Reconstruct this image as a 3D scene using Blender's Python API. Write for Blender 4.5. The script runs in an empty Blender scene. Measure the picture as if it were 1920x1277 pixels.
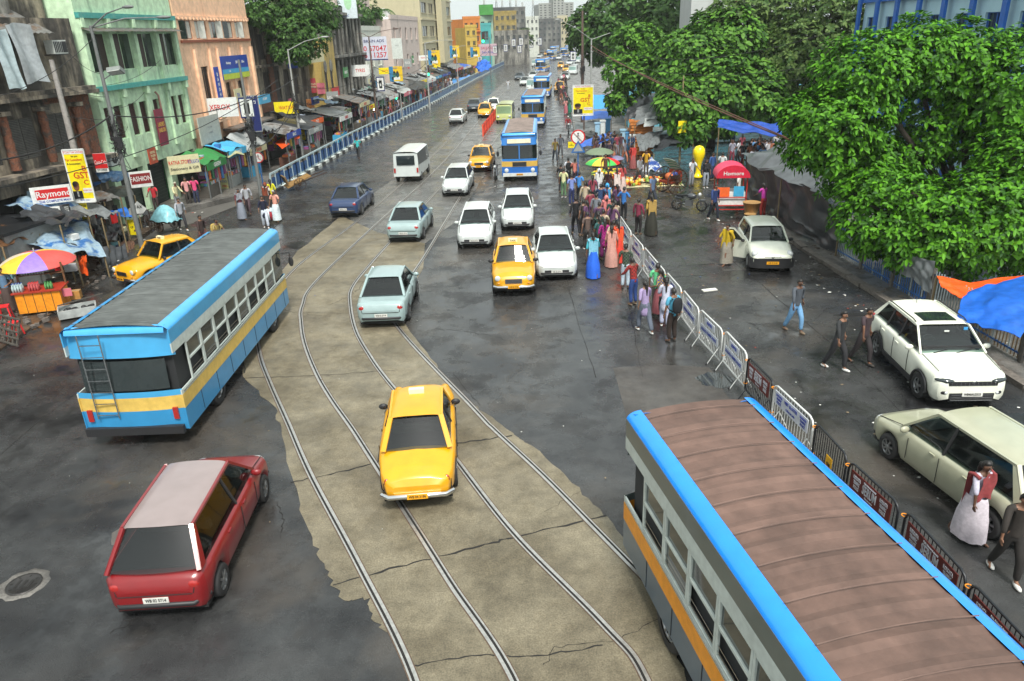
import bpy, math, random
import numpy as np
from mathutils import Vector, Matrix, Euler
R = math.radians
rnd = random.Random(7)
SC = bpy.context.scene
COL = SC.collection

# ---------------------------------------------------------------- camera
F_PX, CAM_H = 1394.0, 9.0
_d = np.array([130.0, 3361.5, F_PX]); _d /= np.linalg.norm(_d)
UP = -_d
_fw = np.array([0, 0, 1.0]); YA = _fw - UP * (_fw @ UP); YA /= np.linalg.norm(YA)
XA = np.cross(YA, UP)
cam_data = bpy.data.cameras.new('camera')
cam = bpy.data.objects.new('camera', cam_data); COL.objects.link(cam)
cam_data.sensor_width = 36.0; cam_data.lens = F_PX / 1920 * 36.0
cam_data.clip_start = 0.1; cam_data.clip_end = 3000
m = Matrix.Identity(4)
for i, ax in enumerate((XA, YA, UP)):
    m[i][0] = ax[0]; m[i][1] = -ax[1]; m[i][2] = -ax[2]
m[0][3], m[1][3], m[2][3] = 0, 0, CAM_H
cam.matrix_world = m
SC.camera = cam

# ---------------------------------------------------------------- sky, sun, exposure
SUN_EL, SUN_AZ = 56.0, 168.0     # azimuth of the sun measured from +Y clockwise
w = bpy.data.worlds.new('World'); SC.world = w; w.use_nodes = True
nt = w.node_tree; nt.nodes.clear()
out = nt.nodes.new('ShaderNodeOutputWorld'); bg = nt.nodes.new('ShaderNodeBackground')
sky = nt.nodes.new('ShaderNodeTexSky'); sky.sky_type = 'NISHITA'; sky.sun_disc = False
sky.sun_elevation = R(SUN_EL); sky.sun_rotation = R(SUN_AZ); sky.dust_density = 6.0; sky.air_density = 1.0; sky.ozone_density = 1.0
hs = nt.nodes.new('ShaderNodeHueSaturation'); hs.inputs['Saturation'].default_value = 0.28; hs.inputs['Value'].default_value = 1.0
mx = nt.nodes.new('ShaderNodeMix'); mx.data_type = 'RGBA'; mx.inputs[0].default_value = 0.6
mx.inputs[7].default_value = (9.2, 10.3, 10.2, 1)      # the even grey-green cloud layer over the clear sky
nt.links.new(sky.outputs[0], hs.inputs['Color']); nt.links.new(hs.outputs[0], mx.inputs[6]); nt.links.new(mx.outputs[2], bg.inputs['Color'])
bg.inputs['Strength'].default_value = 0.095
nt.links.new(bg.outputs[0], out.inputs[0])
sd = bpy.data.lights.new('sun', 'SUN'); sd.energy = 3.0; sd.angle = R(11); sd.color = (1, .965, .9)
sun = bpy.data.objects.new('sun', sd); COL.objects.link(sun)
sdir = Vector((math.sin(R(SUN_AZ)) * math.cos(R(SUN_EL)), math.cos(R(SUN_AZ)) * math.cos(R(SUN_EL)), math.sin(R(SUN_EL))))
sun.rotation_euler = sdir.to_track_quat('Z', 'Y').to_euler()
SC.view_settings.view_transform = 'Standard'; SC.view_settings.look = 'None'
SC.view_settings.exposure = 0.6; SC.view_settings.gamma = 1.0
try:
    SC.cycles.max_bounces = 6; SC.cycles.diffuse_bounces = 3; SC.cycles.glossy_bounces = 3; SC.cycles.transmission_bounces = 4
    SC.cycles.use_denoising = True
except Exception: pass

# ---------------------------------------------------------------- measuring: where a sight line meets the ground, a level or a facade
def ray(px, py):
    r = np.array([px - 960, py - 638.5, F_PX]); return (float(r @ XA), float(r @ YA), float(r @ UP))
def G(px, py, z=0.0):
    r = ray(px, py); t = (z - CAM_H) / r[2]; return Vector((r[0] * t, r[1] * t, z))
def AT(px, py, y):
    r = ray(px, py); t = y / r[1]; return Vector((r[0] * t, y, CAM_H + r[2] * t))

# ---------------------------------------------------------------- materials
MATS = {}
def mat(key, col, rough=.6, metal=0.0, var=.18, scale=2.5, bump=0.0, bscale=None, col2=None, mix=(.45, .62), streak=False, spec=.5, coat=0.0, emit=0.0, det=5):
    if key in MATS: return MATS[key]
    m = bpy.data.materials.new(key); m.use_nodes = True; MATS[key] = m
    nt = m.node_tree; N = nt.nodes; L = nt.links
    b = N['Principled BSDF']; b.inputs['Roughness'].default_value = rough; b.inputs['Metallic'].default_value = metal
    b.inputs['Specular IOR Level'].default_value = spec
    if coat: b.inputs['Coat Weight'].default_value = coat; b.inputs['Coat Roughness'].default_value = .08
    tc = N.new('ShaderNodeTexCoord'); mp = N.new('ShaderNodeMapping'); L.new(tc.outputs['Object'], mp.inputs[0])
    if streak: mp.inputs['Scale'].default_value = (1, 1, .22)
    no = N.new('ShaderNodeTexNoise'); no.inputs['Scale'].default_value = scale; no.inputs['Detail'].default_value = det; no.inputs['Roughness'].default_value = .62
    L.new(mp.outputs[0], no.inputs['Vector'])
    c = (*col, 1)
    if col2:
        mr = N.new('ShaderNodeMapRange'); mr.inputs[1].default_value = mix[0]; mr.inputs[2].default_value = mix[1]
        L.new(no.outputs[0], mr.inputs[0])
        mc = N.new('ShaderNodeMix'); mc.data_type = 'RGBA'; mc.inputs[6].default_value = c; mc.inputs[7].default_value = (*col2, 1)
        L.new(mr.outputs[0], mc.inputs[0]); src = mc.outputs[2]
    else: src = None
    if var:
        n2 = N.new('ShaderNodeTexNoise'); n2.inputs['Scale'].default_value = scale * 3.1; n2.inputs['Detail'].default_value = 4
        L.new(tc.outputs['Object'], n2.inputs['Vector'])
        ad = N.new('ShaderNodeMath'); ad.operation = 'ADD'; L.new(n2.outputs[0], ad.inputs[0]); L.new(no.outputs[0], ad.inputs[1])
        mr2 = N.new('ShaderNodeMapRange'); mr2.inputs[1].default_value = .7; mr2.inputs[2].default_value = 1.3
        mr2.inputs[3].default_value = 1 - var; mr2.inputs[4].default_value = 1 + var * .6; L.new(ad.outputs[0], mr2.inputs[0])
        mu = N.new('ShaderNodeMix'); mu.data_type = 'RGBA'; mu.blend_type = 'MULTIPLY'; mu.inputs[0].default_value = 1
        if src: L.new(src, mu.inputs[6])
        else: mu.inputs[6].default_value = c
        L.new(mr2.outputs[0], mu.inputs[7]); src = mu.outputs[2]
    if src: L.new(src, b.inputs['Base Color'])
    else: b.inputs['Base Color'].default_value = c
    if bump:
        bn = N.new('ShaderNodeTexNoise'); bn.inputs['Scale'].default_value = bscale or scale * 6; bn.inputs['Detail'].default_value = 5
        L.new(tc.outputs['Object'], bn.inputs['Vector'])
        bp = N.new('ShaderNodeBump'); bp.inputs['Strength'].default_value = bump; bp.inputs['Distance'].default_value = .05
        L.new(bn.outputs[0], bp.inputs['Height']); L.new(bp.outputs[0], b.inputs['Normal'])
    if emit:
        b.inputs['Emission Color'].default_value = c; b.inputs['Emission Strength'].default_value = emit
    return m
def hexc(h):
    v = [int(h[i:i + 2], 16) / 255 for i in (0, 2, 4)]
    return tuple(x / 12.92 if x <= .04045 else ((x + .055) / 1.055) ** 2.4 for x in v)
def C(h, rough=.6, **k):
    """plain paint or cloth of a hex colour"""
    return mat('paint_%s_%s_%s' % (h, rough, '_'.join(str(x) for x in k.values())), hexc(h), rough, **k)
def glassy(key, col, rough=.06):
    return mat(key, col, rough, var=0, spec=.9, coat=.3)
def tarp(h, **k):
    return mat('tarp_' + h, hexc(h), .38, var=.3, scale=1.6, bump=.35, bscale=3.5, **k)

# ---------------------------------------------------------------- mesh building
class MB:
    def __init__(s): s.v = []; s.f = []; s.mi = []; s.sm = []; s.mats = []; s.M = None
    def _m(s, m):
        if m is None: return 0
        if m not in s.mats: s.mats.append(m)
        return s.mats.index(m)
    def add(s, vs, fs, m=None, smooth=False):
        k = s._m(m); n = len(s.v); M = s.M
        if M is not None: vs = [M @ Vector(v) for v in vs]
        s.v.extend([tuple(v) for v in vs])
        for f in fs: s.f.append(tuple(i + n for i in f)); s.mi.append(k); s.sm.append(smooth)
        return s
    def box(s, c, d, m=None, rz=0, rx=0, ry=0):
        x, y, z = d[0] / 2, d[1] / 2, d[2] / 2
        vs = [Vector((a * x, b * y, e * z)) for e in (-1, 1) for b in (-1, 1) for a in (-1, 1)]
        if rz or rx or ry:
            E = Euler((rx, ry, rz)).to_matrix(); vs = [E @ v for v in vs]
        vs = [v + Vector(c) for v in vs]
        return s.add(vs, [(0, 2, 3, 1), (4, 5, 7, 6), (0, 1, 5, 4), (2, 6, 7, 3), (0, 4, 6, 2), (1, 3, 7, 5)], m)
    def b2(s, a, b, m=None):
        return s.box([(a[i] + b[i]) / 2 for i in range(3)], [abs(b[i] - a[i]) for i in range(3)], m)
    def bar(s, p, q, w, h, m=None):
        p = Vector(p); q = Vector(q); d = q - p; L = d.length
        if L < 1e-6: return s
        d.normalize(); up = Vector((0, 0, 1)) if abs(d.z) < .95 else Vector((0, 1, 0))
        a = d.cross(up).normalized(); b = a.cross(d)
        vs = [o + a * i * w / 2 + b * j * h / 2 for o in (p, q) for j in (-1, 1) for i in (-1, 1)]
        return s.add(vs, [(0, 2, 3, 1), (4, 5, 7, 6), (0, 1, 5, 4), (2, 6, 7, 3), (0, 4, 6, 2), (1, 3, 7, 5)], m)
    def tube(s, pts, r, m=None, n=8, cap=True, smooth=True):
        pts = [Vector(p) for p in pts]; k = len(pts)
        rs = r if isinstance(r, (list, tuple)) else [r] * k
        vs = []; a0 = None
        for i, p in enumerate(pts):
            t = (pts[min(i + 1, k - 1)] - pts[max(i - 1, 0)])
            if t.length < 1e-9: t = Vector((0, 0, 1))
            t.normalize()
            if a0 is None:
                up = Vector((0, 0, 1)) if abs(t.z) < .9 else Vector((1, 0, 0)); a0 = t.cross(up).normalized()
            a = (a0 - t * a0.dot(t))
            if a.length < 1e-6: a = t.orthogonal()
            a.normalize(); a0 = a; b = t.cross(a)
            for j in range(n):
                th = 2 * math.pi * j / n; vs.append(p + a * math.cos(th) * rs[i] + b * math.sin(th) * rs[i])
        fs = [(i * n + j, i * n + (j + 1) % n, (i + 1) * n + (j + 1) % n, (i + 1) * n + j) for i in range(k - 1) for j in range(n)]
        s.add(vs, fs, m, smooth)
        if cap: s.add(vs[:n], [tuple(range(n))], m); s.add(vs[-n:], [tuple(range(n))], m)
        return s
    def cyl(s, p, q, r, m=None, n=12, r2=None): return s.tube([p, q], [r, r if r2 is None else r2], m, n)
    def ell(s, c, r, m=None, n=10, k=7, rz=0, rx=0):
        if not isinstance(r, (tuple, list)): r = (r, r, r)
        E = Euler((rx, 0, rz)).to_matrix(); vs = []
        for i in range(k + 1):
            ph = math.pi * i / k
            for j in range(n):
                th = 2 * math.pi * j / n
                vs.append(E @ Vector((r[0] * math.sin(ph) * math.cos(th), r[1] * math.sin(ph) * math.sin(th), r[2] * math.cos(ph))) + Vector(c))
        fs = [(i * n + j, (i + 1) * n + j, (i + 1) * n + (j + 1) % n, i * n + (j + 1) % n) for i in range(k) for j in range(n)]
        return s.add(vs, fs, m, True)
    def lathe(s, prof, m=None, n=16, c=(0, 0, 0), smooth=True, fold=None):
        vs = []
        for i, (r, z) in enumerate(prof):
            for j in range(n):
                th = 2 * math.pi * j / n; rr = r * (1 + (fold(j, i) if fold else 0))
                vs.append((c[0] + rr * math.cos(th), c[1] + rr * math.sin(th), c[2] + z))
        fs = [(i * n + j, i * n + (j + 1) % n, (i + 1) * n + (j + 1) % n, (i + 1) * n + j) for i in range(len(prof) - 1) for j in range(n)]
        return s.add(vs, fs, m, smooth)
    def grid(s, fn, nu, nv, m=None, smooth=True, mf=None):
        vs = [fn(i / nu, j / nv) for j in range(nv + 1) for i in range(nu + 1)]
        w = nu + 1
        fs = [(j * w + i, j * w + i + 1, (j + 1) * w + i + 1, (j + 1) * w + i) for j in range(nv) for i in range(nu)]
        if mf:
            M = s.M; n0 = len(s.v); s.v.extend([tuple(M @ Vector(v)) if M is not None else tuple(v) for v in vs])
            for q, f in enumerate(fs):
                s.f.append(tuple(i + n0 for i in f)); s.mi.append(s._m(mf(q % nu, q // nu))); s.sm.append(smooth)
            return s
        return s.add(vs, fs, m, smooth)
    def prism(s, pts, z0, z1, m=None):
        n = len(pts); vs = [(*p[:2], z0) for p in pts] + [(*p[:2], z1) for p in pts]
        fs = [tuple(range(n))[::-1], tuple(range(n, 2 * n))] + [(i, (i + 1) % n, n + (i + 1) % n, n + i) for i in range(n)]
        return s.add(vs, fs, m)
    def quad(s, a, b, c, d, m=None): return s.add([a, b, c, d], [(0, 1, 2, 3)], m)
    def disc(s, c, nrm, r, m=None, n=16, ry=None):
        nrm = Vector(nrm).normalized(); a = nrm.orthogonal().normalized()
        if abs(nrm.z) < .9: a = nrm.cross(Vector((0, 0, 1))).normalized()
        b = a.cross(nrm)
        vs = [Vector(c) + a * r * math.cos(2 * math.pi * j / n) + b * (ry or r) * math.sin(2 * math.pi * j / n) for j in range(n)]
        return s.add(vs, [tuple(range(n))], m)
    def text(s, txt, size, M, m=None, ax='CENTER', squeeze=1.0):
        """lettering with a little thickness; M maps (x right, y up, z towards the reader)"""
        vs, fs = glyphs(txt, ax); n = s.M; 
        s.add([M @ Vector((v[0] * size * squeeze, v[1] * size, v[2] * .004)) for v in vs], fs, m)
        return s
    def build(s, name, parent=None, world=False, mats=None, loc=None, rz=0):
        me = bpy.data.meshes.new(name)
        vs = s.v
        if world and parent is not None:
            o = parent.location; vs = [(v[0] - o.x, v[1] - o.y, v[2] - o.z) for v in vs]
        elif loc is not None and world:
            vs = [(v[0] - loc[0], v[1] - loc[1], v[2] - loc[2]) for v in vs]
        me.from_pydata(vs, [], s.f)
        for x in (mats or s.mats): me.materials.append(x)
        me.polygons.foreach_set('material_index', s.mi); me.polygons.foreach_set('use_smooth', s.sm)
        me.update()
        o = bpy.data.objects.new(name, me); COL.objects.link(o)
        if parent is not None: o.parent = parent
        if loc is not None: o.location = loc
        if rz: o.rotation_euler = (0, 0, rz)
        return o
GLY = {}
def glyphs(txt, ax):
    if (txt, ax) in GLY: return GLY[(txt, ax)]
    cu = bpy.data.curves.new('lettering', 'FONT'); cu.body = txt; cu.align_x = ax; cu.align_y = 'CENTER'; cu.extrude = 1.0; cu.resolution_u = 2; cu.offset = .012
    o = bpy.data.objects.new('lettering', cu); me = bpy.data.meshes.new_from_object(o)
    r = ([tuple(v.co) for v in me.vertices], [tuple(p.vertices) for p in me.polygons])
    bpy.data.objects.remove(o); bpy.data.curves.remove(cu); bpy.data.meshes.remove(me)
    GLY[(txt, ax)] = r
    return r
def facing(o, right, up):
    """matrix for lettering laid on a surface: origin, reading direction, upward direction"""
    x = Vector(right).normalized(); z = x.cross(Vector(up)).normalized(); y = z.cross(x)
    return Matrix(((x.x, y.x, z.x, o[0]), (x.y, y.y, z.y, o[1]), (x.z, y.z, z.z, o[2]), (0, 0, 0, 1)))

def tag(o, label=None, cat=None, group=None, kind=None):
    if label: o['label'] = label
    if cat: o['category'] = cat
    if group: o['group'] = group
    if kind: o['kind'] = kind
    return o
def thing(name, label, cat, loc=(0, 0, 0), rz=0, group=None):
    o = bpy.data.objects.new(name, None); COL.objects.link(o); o.location = loc; o.rotation_euler = (0, 0, rz)
    o.empty_display_size = .2
    return tag(o, label, cat, group)
def dup(root, loc, rz=0, label=None, group=None, scale=1.0, swap=None):
    """a copy of a thing with copies of its parts and their sub-parts; swap changes materials by part name"""
    def cp(o, parent):
        c = o.copy(); COL.objects.link(c)
        if parent is not None: c.parent = parent
        if swap and c.type == 'MESH':
            st = c.name.split('.')[0]
            if st in swap and len(c.material_slots):
                c.material_slots[0].link = 'OBJECT'; c.material_slots[0].material = swap[st]
        for ch in o.children: cp(ch, c)
        return c
    r = cp(root, None); r.location = loc; r.rotation_euler = (0, 0, rz); r.scale = (scale,) * 3
    if label: r['label'] = label
    if group: r['group'] = group
    elif 'group' in r.keys() and group == '': del r['group']
    return r
def catenary(p, q, sag, n=12):
    p = Vector(p); q = Vector(q)
    return [p.lerp(q, i / n) - Vector((0, 0, sag * 4 * (i / n) * (1 - i / n))) for i in range(n + 1)]
PROTO = []     # sources of copies, removed at the end
# ================================================================ the ground
def interp(y, ys, xs): return float(np.interp(y, ys, xs))
def LX(y): return interp(y, [0, 48, 69, 106.5, 165.6, 230, 293, 355, 480, 800], [-15.6, -15.0, -13.7, -10.4, -5.7, .2, 6.5, 13.5, 30, 85])       # line of the blue railing
def RX(y): return interp(y, [0, 36, 72, 100, 153, 265, 355, 480, 800], [5.6, 6.0, 6.6, 8.6, 12.6, 26, 40, 62, 130])
def FX(y): return interp(y, [0, 60, 85, 120, 165, 230, 293, 355, 800], [-23.0, -19.9, -18.2, -15.6, -12.0, -6.5, 0, 8, 75])                     # line of the house fronts
def wetmat(key, dark, light, rlo, rhi, sc=.35, bump=.25, bs=9, spec=.5, fine=60, warm=None):
    m = bpy.data.materials.new(key); m.use_nodes = True; nt = m.node_tree; N = nt.nodes; L = nt.links; b = N['Principled BSDF']
    b.inputs['Specular IOR Level'].default_value = spec
    tc = N.new('ShaderNodeTexCoord')
    def noise(s, d=6, r=.6, dist=0):
        n = N.new('ShaderNodeTexNoise'); n.inputs['Scale'].default_value = s; n.inputs['Detail'].default_value = d; n.inputs['Roughness'].default_value = r; n.inputs['Distortion'].default_value = dist
        L.new(tc.outputs['Object'], n.inputs['Vector']); return n
    def rng(src, a, c_, lo, hi):
        q = N.new('ShaderNodeMapRange'); q.inputs[1].default_value = a; q.inputs[2].default_value = c_; q.inputs[3].default_value = lo; q.inputs[4].default_value = hi
        L.new(src, q.inputs[0]); return q
    big = noise(sc, 8, .62, .15); mid = noise(sc * 6, 6, .7); fin = noise(fine, 3, .7)
    q = rng(big.outputs[0], .38, .62, 0, 1)
    mc = N.new('ShaderNodeMix'); mc.data_type = 'RGBA'; mc.inputs[6].default_value = (*dark, 1); mc.inputs[7].default_value = (*light, 1); L.new(q.outputs[0], mc.inputs[0])
    f1 = rng(fin.outputs[0], .3, .7, .62, 1.3); f2 = rng(mid.outputs[0], .3, .7, .72, 1.25)
    mu = N.new('ShaderNodeMath'); mu.operation = 'MULTIPLY'; L.new(f1.outputs[0], mu.inputs[0]); L.new(f2.outputs[0], mu.inputs[1])
    mm = N.new('ShaderNodeMix'); mm.data_type = 'RGBA'; mm.blend_type = 'MULTIPLY'; mm.inputs[0].default_value = 1; L.new(mc.outputs[2], mm.inputs[6]); L.new(mu.outputs[0], mm.inputs[7])
    src = mm.outputs[2]
    if warm:
        wn = noise(.22, 5, .6, .4); wr = rng(wn.outputs[0], .5, .68, 0, .8)
        mw = N.new('ShaderNodeMix'); mw.data_type = 'RGBA'; L.new(wr.outputs[0], mw.inputs[0]); L.new(src, mw.inputs[6]); mw.inputs[7].default_value = (*warm, 1); src = mw.outputs[2]
    L.new(src, b.inputs['Base Color'])
    wetn = noise(sc * 1.7, 9, .72, .15)
    r = rng(wetn.outputs[0], .46, .60, rlo, rhi); L.new(r.outputs[0], b.inputs['Roughness'])
    bn = N.new('ShaderNodeMath'); bn.operation = 'ADD'; b2 = noise(bs, 6, .7); L.new(b2.outputs[0], bn.inputs[0]); L.new(fin.outputs[0], bn.inputs[1])
    bp = N.new('ShaderNodeBump'); bp.inputs['Distance'].default_value = .03
    br = rng(wetn.outputs[0], .40, .60, bump * .12, bump); L.new(br.outputs[0], bp.inputs['Strength'])
    L.new(bn.outputs[0], bp.inputs['Height']); L.new(bp.outputs[0], b.inputs['Normal'])
    return m
ASPH = wetmat('wet_asphalt', (.014, .014, .015), (.046, .047, .047), .07, .48, .42, .45, 7, .5, 45, warm=(.075, .064, .052))
CONC = wetmat('track_concrete', (.118, .100, .066), (.205, .178, .122), .34, .68, .5, .3, 14, .35, 34)
MUD = wetmat('wet_mud', (.045, .030, .020), (.10, .068, .045), .25, .7, .8, .7, 5, .5, 25)
PAVE = wetmat('worn_paving', (.08, .075, .068), (.17, .16, .145), .3, .75, .7, .5, 5, .4, 25)
def sheet(name, pts, z, m, kind='structure', thick=0):
    b = MB(); P = [(p[0], p[1]) for p in pts]
    if thick: b.prism(P, z - thick, z, m)
    else: b.add([(x, y, z) for x, y in P], [tuple(range(len(P)))], m)
    return tag(b.build(name), kind=kind)
# one big sheet to the horizon
sheet('ground', [(-900, -100), (900, -100), (900, 1400), (-900, 1400)], -.16, mat('far_ground', (.09, .085, .075), .9))
ys = [-4, 0, 20, 36, 48, 60, 72, 90, 106.5, 130, 153, 200, 265, 310, 355, 480, 800]
lft = [(LX(y) - (3.2 if y < 46 else .2), y) for y in ys]
rgt = [(12.9 + (13.1 - 12.9) * 0, -4), (13.6, 10), (13.1, 17), (12.4, 30.5), (12.6, 36), (40, 37), (40, 62), (9, 62)] + [(RX(y), y) for y in ys if y > 66]
b = MB(); P = lft + rgt[::-1]
sheet('road', P, 0, ASPH)
# muddy verge and pavements (real steps)
b = MB()
edge = [(LX(y) - 0.05, y) for y in ys if y >= 48]
b.prism([(-15.2, 47.6)] + edge + [(FX(y) - 1.5, y) for y in ys[::-1] if y >= 48] + [(-24.5, 43), (-19.3, 43.2), (-17.0, 46.9)], -.15, .13, PAVE)
tag(b.build('pavement'), kind='structure')
b = MB(); b.prism([(-16.9, 12), (-16.6, 21), (-16.9, 26), (-17.4, 30), (-18.6, 36), (-19.3, 43.19), (-24.5, 42.99), (-44, 42), (-44, 10)], -.15, .06, MUD)
tag(b.build('muddy_verge'), kind='structure')
KERBM = mat('kerb_stone', (.16, .14, .12), .7, var=.4, scale=4, bump=.5)
b = MB()
kr = [(14.2, 2), (13.65, 10), (13.1, 17), (12.75, 23.5), (12.4, 30.5), (12.6, 36)]
b.prism([(x + .31, y) for x, y in kr] + [(44, 36), (44, 2)], -.15, .12, PAVE); tag(b.build('pavement'), kind='structure')
b = MB()
for (x0, y0), (x1, y1) in zip(kr, kr[1:]):
    n = max(1, int((Vector((x1 - x0, y1 - y0)).length) / .9))
    for i in range(n):
        t0, t1 = (i + .02) / n, (i + .98) / n
        h = .14 + rnd.uniform(-.02, .03); dx = rnd.uniform(-.03, .03)
        p = (x0 + (x1 - x0) * t0 + .15 + dx, y0 + (y1 - y0) * t0, h / 2); q = (x0 + (x1 - x0) * t1 + .15 + dx, y0 + (y1 - y0) * t1, h / 2)
        b.bar(p, q, .28, h, KERBM)
tag(b.build('kerb'), kind='structure')
b = MB(); b.prism([(RX(y) + .02, y) for y in ys if y >= 66] + [(RX(y) + 40, y) for y in ys[::-1] if y >= 66] + [(40, 62.1), (9.1, 62.1)], -.15, .12, PAVE)
tag(b.build('pavement'), kind='structure')
# kerb line painted black and white under the railing
b = MB(); WH = C('c8ccc6', .6); BK = C('2a2b2b', .6)
y = 48.5; k = 0
while y < 200:
    b.bar((LX(y) + .12, y, .08), (LX(y + .95) + .12, y + .95, .08), .22, .2, WH if k % 2 else BK); y += 1; k += 1
tag(b.build('kerb'), kind='structure')

# ---------------------------------------------------------------- tram bed, rails and joints
PTS = lambda L: [tuple(G(*p)[:2]) for p in L]
def rough_edge(P, amp, n, seed=1):
    r = random.Random(seed); o = []
    for a, c in zip(P, P[1:]):
        for i in range(n):
            t = i / n; o.append((a[0] + (c[0] - a[0]) * t + r.uniform(-amp, amp), a[1] + (c[1] - a[1]) * t + r.uniform(-amp, amp)))
    o.append(P[-1]); return o
bl = PTS([(780, 1276), (740, 1200), (705, 1165), (690, 1122), (641, 1128), (618, 1080), (598, 1040), (572, 985), (548, 905), (527, 800), (512, 760), (458, 706), (455, 640), (480, 570), (560, 470), (640, 405)])
br = PTS([(1290, 1276), (1262, 1200), (1238, 1130), (1195, 1040), (1150, 985), (1110, 945), (1060, 890), (985, 828), (960, 812), (900, 768), (858, 738), (800, 660), (745, 590)])
far_l = [(-8.9, 42), (-7.6, 52), (-6.4, 64), (-5.4, 77), (-3.3, 108), (.9, 160)]
far_r = [(-3.6, 30), (-2.7, 38), (-1.6, 50), (-.3, 66), (.9, 80), (3.3, 112), (7.0, 160)]
bed = [(-1.9, 5)] + rough_edge(bl, .06, 6) + far_l + far_r[::-1] + rough_edge(br, .05, 6, 3)[::-1] + [(3.4, 5)]
bed = [(-1.9, 5)] + rough_edge(bl, .06, 6) + [(-6.5, 36.5), (-3.9, 34), (-3.6, 30)] + rough_edge(br, .05, 6, 3)[::-1] + [(3.4, 5)]
sheet('tram_bed', bed, .005, CONC)
sheet('tram_bed', [(-8.3, 38.9)] + far_l + far_r[::-1][:-1] + [(-3.9, 34), (-6.5, 36.5)], .003, wetmat('far_track_concrete', (.075, .074, .068), (.125, .12, .11), .2, .6, .4, .3, 9, .5, 30))
STEEL = mat('rail_steel', (.50, .49, .46), .34, .7, var=.25, scale=6)
RUST = mat('rail_rust', (.12, .08, .055), .7, .3, var=.3, scale=9)
GROOVE = mat('rail_groove', (.012, .011, .010), .9, var=0)
def spline(P, n=10):
    P = [Vector((*p[:2], 0)) for p in P]; P = [P[0] * 2 - P[1]] + P + [P[-1] * 2 - P[-2]]; o = []
    for i in range(1, len(P) - 2):
        for k in range(n):
            t = k / n; a, b_, c, d = P[i - 1], P[i], P[i + 1], P[i + 2]
            o.append(.5 * ((2 * b_) + (c - a) * t + (2 * a - 5 * b_ + 4 * c - d) * t * t + (3 * b_ - a - 3 * c + d) * t ** 3))
    o.append(P[-2]); return o
def ribbon(b, S, o0, o1, z, m):
    vs = []
    for i, p in enumerate(S):
        t = (S[min(i + 1, len(S) - 1)] - S[max(0, i - 1)]).normalized(); nn = Vector((-t.y, t.x, 0))
        vs += [p + nn * o0 + Vector((0, 0, z)), p + nn * o1 + Vector((0, 0, z))]
    b.add(vs, [(2 * i, 2 * i + 1, 2 * i + 3, 2 * i + 2) for i in range(len(S) - 1)], m)
def rail(P, label, side=1):
    S = spline(P); b = MB()
    ribbon(b, S, -.085, .085, .009, RUST); ribbon(b, S, -.065 * side, -.008 * side, .016, STEEL); ribbon(b, S, -.008 * side, .035 * side, .013, GROOVE); ribbon(b, S, .035 * side, .065 * side, .016, STEEL)
    return tag(b.build('tram_rail'), label, 'tram rail', 'grooved tram rails')
rail([(-.9, 6)] + PTS([(774, 1268), (673, 1061), (583, 892), (540, 794), (507, 720), (487, 664), (483, 607), (503, 567), (560, 497)]) + [(-8.03, 38.9), (-6.85, 50), (-5.66, 64), (-4.74, 77.7), (-2.6, 110), (1.5, 160)], 'outer curved tram rail along the ragged concrete edge beside the maroon car')
rail([(.5, 6)] + PTS([(960, 1268), (848, 1098), (785, 998), (689, 849), (660, 804), (620, 747), (593, 700), (572, 647), (565, 607), (567, 573), (597, 523)]) + [(-6.7, 39.5), (-5.45, 50), (-4.22, 64), (-3.3, 77.7), (-1.16, 110), (2.9, 160)], 'second tram rail of the curve, inner rail of the maroon car side track', -1)
rail([(2.0, 6)] + PTS([(1210, 1273), (1130, 1170), (960, 997), (848, 854), (804, 804), (727, 714), (693, 667), (667, 620), (657, 573), (660, 540), (693, 497)]) + [(-5.43, 36.2), (-4.3, 47), (-2.5, 65), (-1.05, 82.7), (1.6, 112), (5.2, 160)], 'third tram rail of the curve, passing just under the near yellow taxi')
rail([(3.3, 6.2)] + PTS([(1330, 1215), (1231, 1109), (1125, 1000), (1019, 892), (927, 806), (892, 770), (737, 600)]) + [(-4.15, 27), (-3.7, 32), (-3.1, 40), (-2.2, 52), (-1.06, 66.6), (.39, 82.7), (3.0, 112), (6.6, 160)], 'straightest tram rail, running on under the brown roofed bus', -1)
CR = mat('joint_tar', (.012, .011, .010), .8, var=0)
b = MB()
def crack(P, w=.03, amp=.05, seed=2):
    r = random.Random(seed); S = rough_edge(P, amp, 9, seed); S = [Vector((*p, 0)) for p in S]
    vs = []
    for i, p in enumerate(S):
        t = (S[min(i + 1, len(S) - 1)] - S[max(0, i - 1)]).normalized(); nn = Vector((-t.y, t.x, 0)); ww = w * r.uniform(.35, 1.2)
        vs += [p - nn * ww / 2 + Vector((0, 0, .0075)), p + nn * ww / 2 + Vector((0, 0, .0075))]
    b.add(vs, [(2 * i, 2 * i + 1, 2 * i + 3, 2 * i + 2) for i in range(len(S) - 1)], CR)
for i, L in enumerate([[(546, 905), (640, 885), (760, 852), (870, 830), (960, 817)], [(626, 1096), (760, 1060), (900, 1024), (960, 1008), (1137, 967)], [(458, 710), (600, 704), (740, 695)], [(770, 1250), (900, 1228), (1010, 1232), (1130, 1210)],
                       [(850, 700), (900, 760)], [(1020, 1250), (1040, 1215), (1160, 1200), (1260, 1150)], [(520, 940), (532, 975), (526, 1010)], [(1090, 920), (1020, 960)], [(455, 640), (458, 700)], [(500, 585), (640, 588)]]):
    crack(PTS(L), [.05, .05, .035, .03, .02, .015, .02, .01, .03, .02][i], .03, i + 3)
r_ = random.Random(3)
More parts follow.
